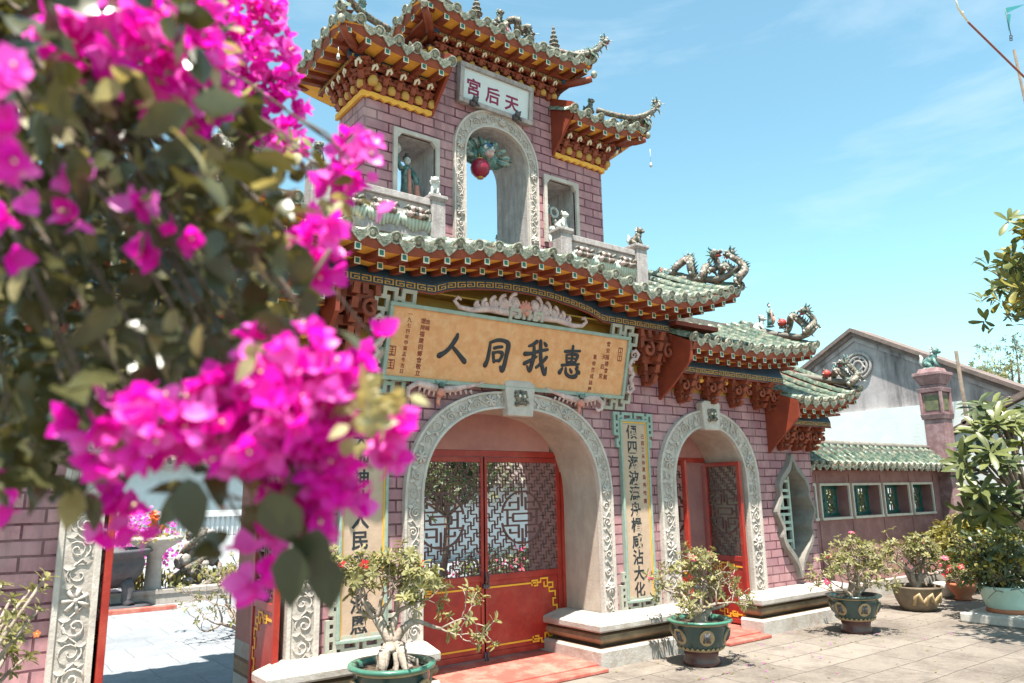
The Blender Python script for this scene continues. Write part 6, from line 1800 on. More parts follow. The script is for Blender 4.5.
def desert_rose(O, Rm, H, seed, label, trunk, cr, nfl, flcol, leafL=.062, leafm='leafpale', group='desert roses in glazed pots', reach=1.0, dirs=None, depth=3, pot=True, nros=9, extra=0, rimm=None):
    root = thing('potted_desert_rose', O, label, 'potted plant', group)
    if pot: glazed_pot(root, O, Rm, H, rimm=rimm)
    rg = random.Random(seed); mb = MB(); tips = []; top = O+Vector((0, 0, .93*H))
    # swollen root mass
    if trunk == 'roots':
        for k in range(19):
            a = 2*math.pi*k/19+rg.uniform(-.25, .25); q = rg.uniform(.35, 1.0)
            e = Vector((math.cos(a)*Rm*.62*q, math.sin(a)*Rm*.62*q, -.01)); m_ = e*.55+Vector((0, 0, .12*rg.uniform(.7, 1.2)))
            w_ = lambda: Vector((rg.gauss(0, .018), rg.gauss(0, .018), rg.gauss(0, .012))); f_ = rg.uniform(.55, 1.15); mb.tube([top+Vector((0, 0, .15))+Vector((math.cos(a)*.03, math.sin(a)*.03, 0)), top+e*.3+Vector((0, 0, .12))+w_(), top+m_*.9+w_(), top+e*.75+Vector((0, 0, .045))+w_(), top+e*.92+Vector((0, 0, .01)), top+e], [.034*f_, .036*f_, .030*f_, .026*f_, .02*f_, .008], 7)
        st = top+Vector((0, 0, .15)); starts = [(st, Vector(d_), .038) for d_ in (dirs or ((-.8, -.1, .6), (.7, .2, .7), (-.2, .5, 1)))]
        mb.ball(st-Vector((0, 0, .02)), (.06, .055, .05), 9, 6)
    else:
        starts = [(top+Vector((-.03, 0, -.02)), Vector(d_), .045) for d_ in (dirs or ((-.35, .1, 1), (.3, -.1, 1), (.05, .3, 1)))]
        mb.tube([top-Vector((0, 0, .03)), top+Vector((0, 0, .08))], [.10, .06], 8)
    for p, d_, r_ in starts:
        grow(mb, p, d_.normalized(), r_, (.30 if depth == 3 else .235)*cr*reach, depth, rg, tips, 1.05, up=.24)
    mb.build('trunk', M['bark'], root, O)
    mb = MB()
    for p, d_ in tips:
        if rg.random() < .12: continue
        rosette(mb, p, d_, rg, leafL*rg.uniform(.7, 1.15), leafL*.34, nros)
        for e in range(extra):
            o_ = Vector((rg.gauss(0, 1), rg.gauss(0, 1), rg.gauss(0, .8))).normalized()*rg.uniform(.03, .12)*cr
            rosette(mb, p+o_, (d_+o_*3).normalized(), rg, leafL*.95, leafL*.4, nros-1)
    mb.build('foliage', M[leafm], root, O)
    for k in range(nfl):
        p, d_ = tips[rg.randrange(len(tips))]; mb = MB()
        flower(mb, p+d_*.03, (d_+Vector((-.5, -.7, .2))).normalized(), .036, rg, 0, 1); mb.build('flower', [M[flcol], M['stamen']], root, O)
    return root
def pot_at(px, py, dist): 
    p = deep(px, py, dist); return p
rim0 = deep(392, 662, 5.10)
O0 = Vector((rim0.x, rim0.y, 0)); H0 = rim0.z
desert_rose(O0, .30, H0, 103, 'gnarled bonsai desert rose with knotted roots in the pot in front of the middle arch', 'roots', .92, 5, 'petalred', .064, reach=.95, dirs=((-.7, .3, .8), (.75, -.15, .75), (-.15, .1, 1.2), (.2, .4, 1.0)), depth=4, nros=9, extra=0)
O1 = ground(702, 664)
desert_rose(O1, .31, at(705, 617, O1.y).z, 111, 'desert rose with pink flowers in the green rimmed pot before the right arch', 'stems', .828, 5, 'petalpink', .055, dirs=((-.8, .1, .8), (.75, -.2, .8), (.05, .45, 1), (-.1, -.5, .9), (0, 0, 1)), depth=4, nros=8, extra=0)
O2 = ground(857, 632)
desert_rose(O2, .30, at(853, 594, O2.y).z, 123, 'desert rose with pink flowers in the dark pot right of the leaf window', 'stems', .82, 6, 'petalpink', .058, leafm='leafpale', dirs=((-.8, .0, .8), (.75, -.2, .8), (.1, .4, 1), (-.1, -.6, .9), (.1, 0, 1)), depth=4, nros=8, extra=0, rimm='potgreen')
# wide shallow tan bowl behind it
O3 = ground(919, 610)
root = thing('potted_desert_rose', O3, 'bushy desert rose in a low tan bowl with a raised dragon', 'potted plant', 'desert roses in glazed pots')
mb = MB(); mb.lathe([(.19, 0), (.21, .03), (.265, .14), (.30, .28), (.315, .31), (.295, .315), (.265, .28)], O3, 36); pt = mb.build('pot', M['bowltan'] if 'bowltan' in M else M['potbrown'], root, O3)
mb = MB()
for s in range(3):
    a0 = 3.4+s*.55
    mb.tube([O3+Vector(((.245+.05*(z_/.2))*math.cos(a0+t_), (.245+.05*(z_/.2))*math.sin(a0+t_), .07+z_)) for t_, z_ in ((0, .02), (.12, .12), (.25, .16), (.36, .08), (.48, .05), (.6, .12))], [.02, .03, .03, .028, .026, .012], 7)
mb.build('dragon_relief', M['pottan'], pt, O3)
mb = MB(); mb.lathe([(.02, .29), (.29, .28)], O3, 20); mb.build('soil', M['soil'], pt, O3)
rg = random.Random(41); mb = MB(); tips = []
for d_ in ((-.6, .1, .9), (.5, -.1, .9), (0, .3, 1), (.1, -.5, .8), (-.2, -.3, 1)): grow(mb, O3+Vector((0, 0, .27)), Vector(d_).normalized(), .045, .24, 3, rg, tips, .9)
mb.build('trunk', M['bark'], root, O3)
mb = MB()
for p, d_ in tips:
    rosette(mb, p, d_, rg, .06, .026, 9)
    rosette(mb, p+Vector((rg.gauss(0, .06), rg.gauss(0, .06), rg.gauss(0, .05))), d_, rg, .06, .026, 8)
mb.build('foliage', M['leafpale'], root, O3)
for k in range(5):
    p, d_ = tips[rg.randrange(len(tips))]; mb = MB(); flower(mb, p+d_*.03, (d_+Vector((-.5, -.7, .2))).normalized(), .045, rg, 0, 1); mb.build('flower', [M['petalpink'], M['stamen']], root, O3)
# small terracotta pot with red flowers
O4 = ground(964, 600)
root = thing('flower_pot', O4, 'small terracotta pot of red flowers beside the tan bowl', 'flower pot')
mb = MB(); mb.lathe([(.10, 0), (.12, .02), (.10, .05), (.15, .12), (.20, .20), (.21, .24), (.18, .24), (.16, .20)], O4, 24); mb.build('pot', M['terracotta'], root, O4)
rg = random.Random(5); mb = MB(); tips = []
for k in range(6): grow(mb, O4+Vector((0, 0, .2)), Vector((rg.uniform(-.7, .5), rg.uniform(-.5, .5), 1)).normalized(), .010, .10, 2, rg, tips, .8)
mb.build('stem', M['bark'], root, O4); mb = MB()
for p, d_ in tips: rosette(mb, p, d_, rg, .06, .03, 5)
mb.build('foliage', M['leafpale'], root, O4)
for k in range(9):
    p, d_ = tips[rg.randrange(len(tips))]; mb = MB(); flower(mb, p+Vector((rg.uniform(-.05, .05), rg.uniform(-.05, .05), .04)), (d_+Vector((-.5, -.7, .2))).normalized(), .055, rg, 0, 1); mb.build('flower', [M['petalred'], M['stamen']], root, O4)
O5 = ground(949, 597)
mb = MB(); mb.lathe([(.10, 0), (.14, .04), (.18, .14), (.19, .20), (.17, .20), (.15, .15)], O5, 20); mb.ball(O5+Vx((0, 0, .15)), (.14, .14, .03), 8, 5, mi=1)
tag(mb.build('stone_pot', [M['curb'], M['soil']], None, O5), 'small pale stone pot between the tan bowl and the terracotta pot', 'pot')
# kerb and raised bed on the right
k0, k1 = ground(952, 622), ground(1024, 640)
KB = thing('raised_bed', Vector((10.15, 3.9, 0)), 'low stone edged bed under the potted plants at the right', 'raised bed'); KBO = KB.location.copy()
mb = MB(); mb.box(9.95, 12.6, 2.0, 4.42, .002, .11); o = mb.build('kerb', M['curb'], KB, KBO); bv = o.modifiers.new('bevel', 'BEVEL'); bv.width = .015; bv.segments = 2
# pale planter with a shrub
pp = ground(1010, 612, .11)
root = thing('potted_shrub', Vector((pp.x, pp.y, .11)), 'leafy shrub in a pale green planter at the right edge', 'potted plant'); PO_ = root.location.copy()
mb = MB(); mb.lathe([(.20, 0), (.22, .03), (.26, .12), (.30, .26), (.33, .30), (.31, .31), (.28, .26)], PO_, 30); mb.lathe([(.21, .0), (.24, .0), (.24, .05), (.21, .05)], PO_, 24, mi=1)
mb.build('pot', [M['potpale'], M['terracotta']], root, PO_)
def bush(root, O, c, rad, n, leafL, mats, seed, stems=10, W=.4, top=.3):
    rg = random.Random(seed); mb = MB(); base = O+Vector((0, 0, top)); tips = []
    for k in range(stems):
        d_ = (Vector(c)+Vector((rg.gauss(0, rad[0]*.7), rg.gauss(0, rad[1]*.7), rg.gauss(0, rad[2]*.5)))-base).normalized()
        grow(mb, base, d_, .016, rad[2]*.75, 2, rg, tips, .6)
    mb.build('stem', M['barkdark'], root, O)
    mb = MB()
    for k in range(n):
        u = Vector((rg.gauss(0, 1), rg.gauss(0, 1), rg.gauss(0, 1))); u.normalize(); u *= rg.random()**.38
        p = Vector(c)+Vector((u.x*rad[0], u.y*rad[1], u.z*rad[2]))*(1+.25*noise.noise(u*2.3+Vector((seed, 0, 0))))
        if noise.noise(p*4.5) < -.28: continue
        d_ = (u+Vector((rg.gauss(0, .5), rg.gauss(0, .5), rg.gauss(.1, .4)))).normalized()
        if rg.random() < .5: rosette(mb, p, d_, rg, leafL, leafL*W, 5, rg.randrange(len(mats)))
        else: mb.leaf(p, d_, Vector((rg.gauss(0, .4), rg.gauss(0, .4), 1)), leafL*rg.uniform(.7, 1.2), leafL*W*1.1, .25, .3, rg.randrange(len(mats)))
    mb.build('foliage', mats, root, O)
bush(root, PO_, PO_+Vector((-.05, .05, .62)), (.48, .45, .36), 900, .085, [M['leafdark'], M['leafdark'], M['leafyellow']], 8)
# variegated shrubs behind
O6 = Vector((13.0, 5.45, 0))
root = thing('yellow_shrub', O6, 'yellow green shrub spreading behind the terracotta pot', 'shrub'); bush(root, O6, at(970, 545, 5.45), (.66, .5, .42), 1500, .10, [M['leafyellow'], M['leafyellow'], M['leafpale']], 9, 12, .42, .02)
O7 = Vector((13.2, 5.6, 0))
root = thing('green_shrub', O7, 'darker shrub against the plum wall behind the yellow green one', 'shrub'); bush(root, O7, at(1000, 535, 5.3), (.7, .5, .5), 1100, .12, [M['leafdark'], M['leafdark'], M['leafpale']], 10, 12, .4, .02)
# frangipani tree
O8 = Vector((12.3, 4.2, 0))
root = thing('frangipani_tree', O8, 'frangipani with long drooping leaves in rosettes at the right edge', 'tree')
rg = random.Random(77); mb = MB(); tips = []
cc = deep(1010, 470, 11.0)
mb.tube([O8, O8+Vector((.1, .05, .5)), O8+Vector((.0, .1, 1.0))], [.10, .08, .07], 8)
for k in range(9):
    tgt = deep(rg.uniform(985, 1085), rg.uniform(415, 515), rg.uniform(9.6, 11.4)); st = O8+Vector((0, .1, .9)); d_ = tgt-st
    m_ = st+d_*.5+Vector((rg.uniform(-.15, .15), rg.uniform(-.15, .15), rg.uniform(-.1, .05)))
    mb.tube([st, m_, tgt], [.05, .035, .022], 6); tips.append((tgt, (d_.normalized()+Vector((0, 0, .5))).normalized()))
    for j in range(2):
        e = tgt+Vector((rg.uniform(-.3, .3), rg.uniform(-.3, .3), rg.uniform(-.05, .25))); mb.tube([m_.lerp(tgt, .5), e], [.024, .018], 6); tips.append((e, (e-m_).normalized()))
for px, py in ((972, 448), (982, 432), (996, 424), (1010, 424), (1022, 440), (968, 474), (990, 455), (1007, 465), (1002, 500), (980, 492), (1020, 485), (1024, 515)):
    e = deep(px, py, rg.uniform(9.4, 10.6)); mb.tube([O8+Vector((0, .1, .9)), (O8+Vector((0, .1, 1.1))).lerp(e, .6)+Vector((0, 0, -.05)), e], [.03, .022, .016], 6); tips.append((e, ((e-O8).normalized()+Vector((-.3, -.4, .5))).normalized()))
mb.build('trunk', M['barkdark'], root, O8)
mb = MB()
for p, d_ in tips: rosette(mb, p, d_, rg, .30, .082, 17, rg.choice((0, 0, 1)))
mb.build('crown', [M['leafmid'], M['leafdark']], root, O8)
# ------------------------------------------------------------------ plant at the lower left
O9 = Vector((.02, 4.55, 0))
root = thing('potted_desert_rose', O9, 'sparse desert rose with trailing stems in front of the brickwork at the lower left', 'potted plant', 'desert roses in glazed pots')
glazed_pot(root, O9, .28, .42)
rg = random.Random(52); mb = MB(); tips = []
b0 = O9+Vector((0, 0, .40))
for px, py in ((30, 590), (10, 600), (45, 578), (22, 632), (8, 650), (38, 610), (2, 585), (15, 615), (28, 655), (-8, 600), (-15, 630), (-30, 590), (-40, 640)):
    e = deep(px, py, rg.uniform(3.6, 3.9)); m_ = b0.lerp(e, .55)+Vector((rg.uniform(-.05, .05), rg.uniform(-.05, .05), rg.uniform(-.06, .06)))
    P_ = [b0, b0.lerp(m_, .5)+Vector((.02, 0, .04)), m_, m_.lerp(e, .5)+Vector((0, rg.uniform(-.03, .03), rg.uniform(-.03, .03))), e]
    mb.tube(P_, [.028, .02, .013, .009, .007], 6); tips.append((e, (e-m_).normalized())); tips.append((m_.lerp(e, .6), Vector((rg.gauss(0, 1), -.5, .6)).normalized())); tips.append((m_, Vector((rg.gauss(0, 1), -.5, .6)).normalized()))
mb.build('trunk', M['bark'], root, O9)
mb = MB()
for p, d_ in tips:
    rosette(mb, p, d_, rg, .062, .024, 9); rosette(mb, p+Vector((rg.gauss(0, .03), rg.gauss(0, .03), rg.gauss(0, .03))), d_, rg, .055, .022, 6)
mb.build('foliage', M['leafpale'], root, O9)
mb = MB(); p = deep(37, 634, 3.7); flower(mb, p, Vector((-.5, -.7, .3)).normalized(), .018, rg, 0, 1); mb.build('flower', [M['petalorange'], M['stamen']], root, O9)

# ------------------------------------------------------------------ courtyard seen through the openings
uc = ground(103, 609); ur = thing('incense_urn', uc, 'big dark iron incense urn on legs in the courtyard behind the left arch', 'urn')
mb = MB(); mb.lathe([(.20, .30), (.38, .36), (.50, .50), (.53, .66), (.50, .74), (.58, .78), (.62, .84), (.60, .87), (.52, .87), (.46, .70)], uc, 28); bowl = mb.build('bowl', M['iron'], ur, uc)
for k in range(4):
    a = .6+math.pi/2*k; d_ = Vector((math.cos(a), math.sin(a), 0)); mb = MB()
    mb.tube([uc+d_*.36+Vx((0, 0, .44)), uc+d_*.46+Vx((0, 0, .30)), uc+d_*.42+Vx((0, 0, .14)), uc+d_*.50+Vx((0, 0, .05))], [.11, .09, .07, .09], 8); mb.build('leg', M['iron'], ur, uc)
for s in (-1, 1):
    mb = MB(); mb.tube([uc+Vx((s*.55, 0, .80)), uc+Vx((s*.72, 0, .92)), uc+Vx((s*.70, 0, 1.08)), uc+Vx((s*.58, 0, 1.02))], [.04, .045, .04, .025], 7); mb.build('handle', M['iron'], ur, uc)
mb = MB(); mb.lathe([(.64, .008), (.66, .03), (.60, .06), (.52, .07)], uc, 28); mb.build('base', M['iron'], ur, uc)
mb = MB(); mb.box(uc.x-.9, uc.x+.85, uc.y-.85, uc.y-.68, .006, .06); tag(mb.build('step_slab', M['redfloor'], None, Vector((uc.x, uc.y-.76, 0))), 'low red slab in front of the iron urn', 'slab')
g0 = ground(186, 602)
bd = thing('fountain_kerb', g0, 'white stone kerb round the rockery bed in the courtyard', 'kerb'); 
mb = MB(); mb.box(2.2, 5.2, g0.y, g0.y+.22, .006, .16); mb.box(2.18, 5.22, g0.y-.02, g0.y+.24, .16, .22); mb.box(2.2, 2.4, g0.y+.24, g0.y+2.6, .006, .2)
o = mb.build('kerb', M['cope'], bd, g0)
rg = random.Random(9)
rk = at(197, 590, g0.y+.7); rk.z = .0
R_ = thing('rockery_fountain', rk, 'tall pale rockery fountain with coiled dragons behind the courtyard kerb', 'fountain')
mb = MB()
for k in range(46):
    z_ = rg.uniform(.05, 1.15); rr = (.42*(1-z_/1.25)+.10)*rg.random()**.5; a = rg.uniform(0, 6.28)
    mb.ball(rk+Vx((rr*math.cos(a), rr*math.sin(a), z_)), (rg.uniform(.05, .12), rg.uniform(.05, .12), rg.uniform(.05, .13)), 6, 4)
mb.build('rock', M['rock'], R_, rk)
mb = MB()
for s in (0, 1, 2):
    mb.tube([rk+Vx(((.42-.26*t)*math.cos(2.2*s+5*t), (.42-.26*t)*math.sin(2.2*s+5*t), .15+.95*t)) for t in [k/14 for k in range(15)]], [.05]*12+[.06, .07, .04], 7)
mb.build('dragon', M['ceramic'], R_, rk)
rgs = thing('ground_planting', g0+Vx((.1, .5, .0)), 'low yellow green planting inside the courtyard kerb', 'plants')
mb = MB()
for k in range(420):
    p = Vector((rg.uniform(2.5, 5.0), g0.y+rg.uniform(.28, 1.3), rg.uniform(.12, .34))); mb.leaf(p, Vector((rg.gauss(0, .6), rg.gauss(0, .6), 1)), Vector((rg.gauss(0, 1), -1, .4)), .14, .05, .2, .3, rg.randrange(2))
mb.build('foliage', [M['leafyellow'], M['leafpale']], rgs, rgs.location)
cp_ = at(152, 590, g0.y+.25); cp_.z = 0; 
pd = thing('pedestal_planter', cp_, 'stone pedestal basin planted with orange flowers in the courtyard', 'planter')
mb = MB(); mb.lathe([(.20, .0), (.20, .16), (.13, .20), (.11, .70), (.16, .80), (.40, .96), (.42, 1.02), (.36, 1.02)], cp_, 20); mb.build('pedestal', M['curb'], pd, cp_)
mb = MB()
for k in range(150):
    a = rg.uniform(0, 6.28); rr = .42*rg.random()**.5; mb.leaf(cp_+Vx((rr*math.cos(a), rr*math.sin(a), 1.0+rg.uniform(-.05, .06))), Vector((math.cos(a), math.sin(a), rg.uniform(-.3, .8))), (0, 0, 1), .10, .05)
mb.build('foliage', M['leafyellow'], pd, cp_)
for dx, dz in ((-.08, .32), (.14, .34), (.02, .16)):
    mb = MB(); c = cp_+Vx((dx, 0, 1.02+dz))
    mb.tube([cp_+Vx((dx*.4, 0, 1.0)), c], .012, 5, mi=1)
    for k in range(6): flower(mb, c+Vx((rg.gauss(0, .04), rg.gauss(0, .04), rg.gauss(0, .03))), Vector((rg.gauss(0, 1), -1, rg.gauss(.3, 1))).normalized(), .06, rg, 0)
    mb.build('flower', [M['petalorange'], M['leafyellow']], pd, cp_)
# balustraded white wall at the back of the court
WY = g0.y+2.9; zb = at(200, 537, WY).z; zt_ = at(200, 517, WY).z
bw = thing('balustrade_wall', Vector((0, WY, 0)), 'white courtyard wall topped by a balustrade behind the rockery', 'wall'); BWO = bw.location.copy()
mb = MB(); mb.box(-2, 7.2, WY, WY+.25, .006, zb); mb.box(-2, 7.2, WY-.03, WY+.28, zt_, zt_+.12); mb.build('wall', M['white_wall'], bw, BWO)
for k in range(60):
    x = 1.2+k*.10
    if k == 0:
        mb = MB(); mb.lathe([(.030, zb), (.038, lerp(zb, zt_, .3)), (.018, lerp(zb, zt_, .7)), (.03, zt_)], (x, WY+.12, 0), 8); b0_ = mb.build('baluster', M['white_wall'], bw, BWO)
    else:
        o = b0_.copy(); COL.objects.link(o); o.parent = bw; o.location.x = k*.10
# bougainvillea behind the urn
bb = at(130, 545, uc.y+1.6); bb.z = 0
root = thing('courtyard_bougainvillea', bb, 'pink bougainvillea flowering behind the iron urn', 'shrub')
mb = MB(); tips = []; rg = random.Random(3)
for k in range(7): grow(mb, bb+Vx((0, 0, .02)), Vector((rg.uniform(-.5, .5), rg.uniform(-.3, .3), 1)).normalized(), .03, .45, 3, rg, tips, .7)
mb.build('stem', M['bark'], root, bb); mb = MB()
for p, d_ in tips:
    for k in range(7):
        mb.leaf(p+Vector((rg.gauss(0, .10), rg.gauss(0, .10), rg.gauss(0, .10))), Vector((rg.gauss(0, 1), rg.gauss(0, 1), rg.gauss(0, 1))), Vector((rg.gauss(0, 1), rg.gauss(0, 1), 1)), .07, .06, .3, .1, 0 if rg.random() < .8 else 1)
mb.build('blossom', [M['bractpale'], M['leafpale']], root, bb)
# twisted dry shrub just inside the left arch
tb_ = ground(226, 652); tb_.y = max(tb_.y, 7.6)
tb_ = at(241, 640, 9.6); tb_.z = 0
root = thing('dry_shrub', tb_, 'pale twisted shrub beside the open door of the left arch', 'shrub')
mb = MB(); tips = []; rg = random.Random(14)
for k in range(6): grow(mb, tb_+Vx((0, 0, .0)), Vector((rg.uniform(-.4, .4), rg.uniform(-.3, .3), 1)).normalized(), .03, .36, 3, rg, tips, .9, wig=.5)
mb.build('trunk', M['bark'], root, tb_); mb = MB()
for p, d_ in tips: rosette(mb, p, d_, rg, .05, .022, 6)
mb.build('foliage', M['leafpale'], root, tb_)
# hall and planting seen through the middle door
hx = at(500, 500, 16.5)
hl = thing('courtyard_hall', Vector((hx.x, 16.5, 0)), 'white courtyard hall with a brown tiled eave seen through the middle door', 'hall'); HLO = hl.location.copy()
ze = at(500, 489, 16.5).z
mb = MB(); mb.box(7.4, 19, 16.5, 20, .006, ze+.5); mb.build('wall', M['white_wall'], hl, HLO)
mb = MB(); mb.prism([(7.0, 15.7, ze+.05), (7.0, 17.5, ze+.9), (7.0, 17.5, ze+1.0), (7.0, 15.7, ze+.14)], (12.4, 0, 0))
for k in range(50): mb.tube([(7.1+k*.24, 15.68, ze+.16), (7.1+k*.24, 17.5, ze+1.02)], .06, 6)
mb.build('roof', M['oldroof'], hl, HLO)
mb = MB()
for x0 in (15.6, 17.0): mb.box(x0, x0+.9, 16.46, 16.499, .3, 1.9)
mb.build('door', M['redwood'], hl, HLO)
def leafy_tree(O, c, rad, n, leafL, mats, seed, label, cat='tree', name='tree', th=.07, thin=-.25):
    root = thing(name, O, label, cat); rg = random.Random(seed); mb = MB(); c = Vector(c)
    st = O+(Vector((c.x, c.y, c.z-rad[2]*.7))-O)*.9
    mb.tube([O, O.lerp(st, .5)+Vector((.05, 0, 0)), st], [th, th*.85, th*.7], 8)
    ends = []
    for k in range(16):
        u = Vector((rg.gauss(0, 1), rg.gauss(0, 1), rg.gauss(.2, .8))).normalized()
        e = c+Vector((u.x*rad[0], u.y*rad[1], u.z*rad[2]))*.85; m_ = st.lerp(e, .5)+Vector((rg.gauss(0, .08), rg.gauss(0, .08), .08))
        mb.tube([st, m_, e], [th*.5, th*.3, th*.12], 6); ends.append((m_, e))
    mb.build('trunk', M['barkdark'], root, O); mb = MB()
    cl = [c+Vector((rg.gauss(0, .5)*rad[0], rg.gauss(0, .5)*rad[1], rg.gauss(0, .5)*rad[2])) for _ in range(14)] + [e for _, e in ends]
    for k in range(n):
        q = rg.choice(cl); p = q+Vector((rg.gauss(0, .2)*rad[0], rg.gauss(0, .2)*rad[1], rg.gauss(0, .17)*rad[2]))
        if rg.random() < .6: rosette(mb, p, Vector((rg.gauss(0, .5), rg.gauss(0, .5), rg.gauss(.4, .5))).normalized(), rg, leafL, leafL*.34, 6, rg.randrange(len(mats)))
        else: mb.leaf(p, Vector((rg.gauss(0, 1), rg.gauss(0, 1), rg.gauss(-.2, .6))), Vector((rg.gauss(0, .5), rg.gauss(0, .5), 1)), leafL, leafL*.36, .2, .3, rg.randrange(len(mats)))
    mb.build('crown', mats, root, O); return root
tc_ = at(448, 487, 11.5); leafy_tree(Vector((tc_.x-.1, 11.6, .004)), tc_+Vx((0, 0, .30)), (1.25, .9, .95), 1500, .12, [M['leafdark'], M['leafdark'], M['leafmid']], 4, 'leafy courtyard tree seen through the left door leaf of the middle arch')
tp_ = at(497, 578, 11.0); root = thing('courtyard_shrub', Vector((tp_.x, tp_.y, .004)), 'dark flowering shrubs seen low through the middle door', 'shrub'); bush(root, Vector((tp_.x, tp_.y, .004)), tp_+Vx((.2, 0, .12)), (1.1, .5, .40), 1100, .08, [M['leafdark'], M['leafmid'], M['leafdark'], M['leafdark'], M['leafdark'], M['petalpink']], 31, 10, .45, .0)
bk = Vector((11.4, 7.6, .004)); root = thing('courtyard_shrub', bk, 'green shrubs behind the openwork windows of the plum wall', 'shrub'); bush(root, bk, bk+Vx((.6, 0, 1.2)), (2.4, .5, .6), 1200, .14, [M['leafmid'], M['leafyellow'], M['leafdark']], 33, 14, .4, .0)
hx2 = at(150, 505, 19.5); h2 = thing('courtyard_house', Vector((hx2.x, 19.5, 0)), 'low white house with a brown tiled roof behind the courtyard balustrade', 'house'); H2 = h2.location.copy(); zw = at(150, 462, 19.5).z
mb = MB(); mb.box(-1.0, 8.3, 19.5, 22.5, .006, zw); mb.build('wall', M['white_wall'], h2, H2)
mb = MB(); mb.prism([(-1.3, 19.1, zw-.08), (-1.3, 21.0, zw+.85), (-1.3, 22.9, zw-.08), (-1.3, 22.9, zw+.04), (-1.3, 21.0, zw+.98), (-1.3, 19.1, zw+.04)], (9.9, 0, 0))
for k in range(44): mb.tube([(-1.2+k*.224, 19.08, zw+.05), (-1.2+k*.224, 21.0, zw+.99)], .055, 6)
mb.build('roof', M['oldroof'], h2, H2)
# trees at the right
oc = deep(1082, 272, 7.6)
leafy_tree(Vector((oc.x+.3, oc.y-.4, 0)), oc, (.78, .75, .78), 360, .175, [M['leafmid'], M['leafyellow'], M['leafdark']], 8, 'tree with long leaves reaching in at the right edge against the sky', th=.06)
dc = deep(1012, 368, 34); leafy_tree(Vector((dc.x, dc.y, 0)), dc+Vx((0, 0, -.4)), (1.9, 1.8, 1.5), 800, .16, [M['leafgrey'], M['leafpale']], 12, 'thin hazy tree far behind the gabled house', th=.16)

# ------------------------------------------------------------------ fallen leaves and petals on the paving
rg = random.Random(88); mb = MB()
for k in range(260):
    p = Vector((rg.uniform(2.5, 12), rg.uniform(2.2, 5.35), .006)) if k < 170 else O1+Vector((rg.gauss(.1, .5), rg.gauss(-.1, .4), .006)) if k < 215 else O2+Vector((rg.gauss(.1, .5), rg.gauss(-.1, .4), .006))
    if p.y > 5.38 or abs(p.x-O1.x)+abs(p.y-O1.y) < .2: p = Vector((p.x, 4.6, .006))
    mb.leaf(p, Vector((rg.gauss(0, 1), rg.gauss(0, 1), 0)), Vector((rg.gauss(0, .2), rg.gauss(0, .2), 1)), rg.uniform(.02, .045), rg.uniform(.012, .022), .3, -.1, rg.randrange(3) if rg.random() < .8 else 3)
tag(mb.build('leaf_litter', [M['leafyellow'], M['barkdark'], M['leafpale'], M['bractpale']]), 'scattered fallen leaves and petals on the paving in front of the gate', 'leaves', kind='stuff')

# ------------------------------------------------------------------ bougainvillea close to the lens
BO = Vector((-1.0, .95, 0))
BG = thing('bougainvillea', BO, 'large magenta bougainvillea spray hanging across the left foreground', 'bougainvillea')
rg = random.Random(2024)
def bougain_flower(mb, p, d, L_, rg):
    o = d.orthogonal().normalized(); d = d.normalized(); m_ = 0 if rg.random() < .62 else 1; a0 = rg.uniform(0, 6.28)
    for k in range(3):
        r_ = Quaternion(d, a0+2*math.pi*k/3+rg.uniform(-.25, .25)) @ o
        op = rg.uniform(.45, 1.1)
        mb.leaf(p, (r_*op+d*.75).normalized(), d*op-r_*.75, L_*rg.uniform(.85, 1.1), L_*.82, .22, rg.uniform(-.1, .35), m_, shape=((0, .10), (.18, .38), (.45, .5), (.75, .36), (1, .02)))
    if rg.random() < .25:
        mb.tube([p, p+d*L_*.5], [L_*.035, L_*.05], 5, mi=2); mb.ball(p+d*L_*.52, L_*.08, 6, 4, mi=3)
def cluster_b(px, py, rx, ry, dist, n, L_=.031, jit=None):
    mb = MB()
    if n > 12: n = int(n*1.9); L_ = .0245
    elif dist < .9 and n < 5: L_ = .026
    if dist > 1.5: L_ = .027
    jit = jit or max(rx, ry)*dist/F_PX*.8
    for k in range(n):
        a = rg.uniform(0, 6.28); q = rg.random()**.5
        x = px+rx*q*math.cos(a); y = py+ry*q*math.sin(a); w = math.sqrt(max(0, 1-q*q))
        p = deep(x, y, dist-jit*w*rg.uniform(-.5, 1))
        out = (CR*(math.cos(a)*q) - CU*(math.sin(a)*q) - _f*(w*.9) + Vector((rg.gauss(0, .45), rg.gauss(0, .45), rg.gauss(.15, .45)))).normalized()
        bougain_flower(mb, p, out, L_*rg.uniform(.8, 1.15), rg)
    return mb.build('blossom_cluster', [M['bract'], M['bractpale'], M['leafyoung'], M['stamen']], BG, BO)
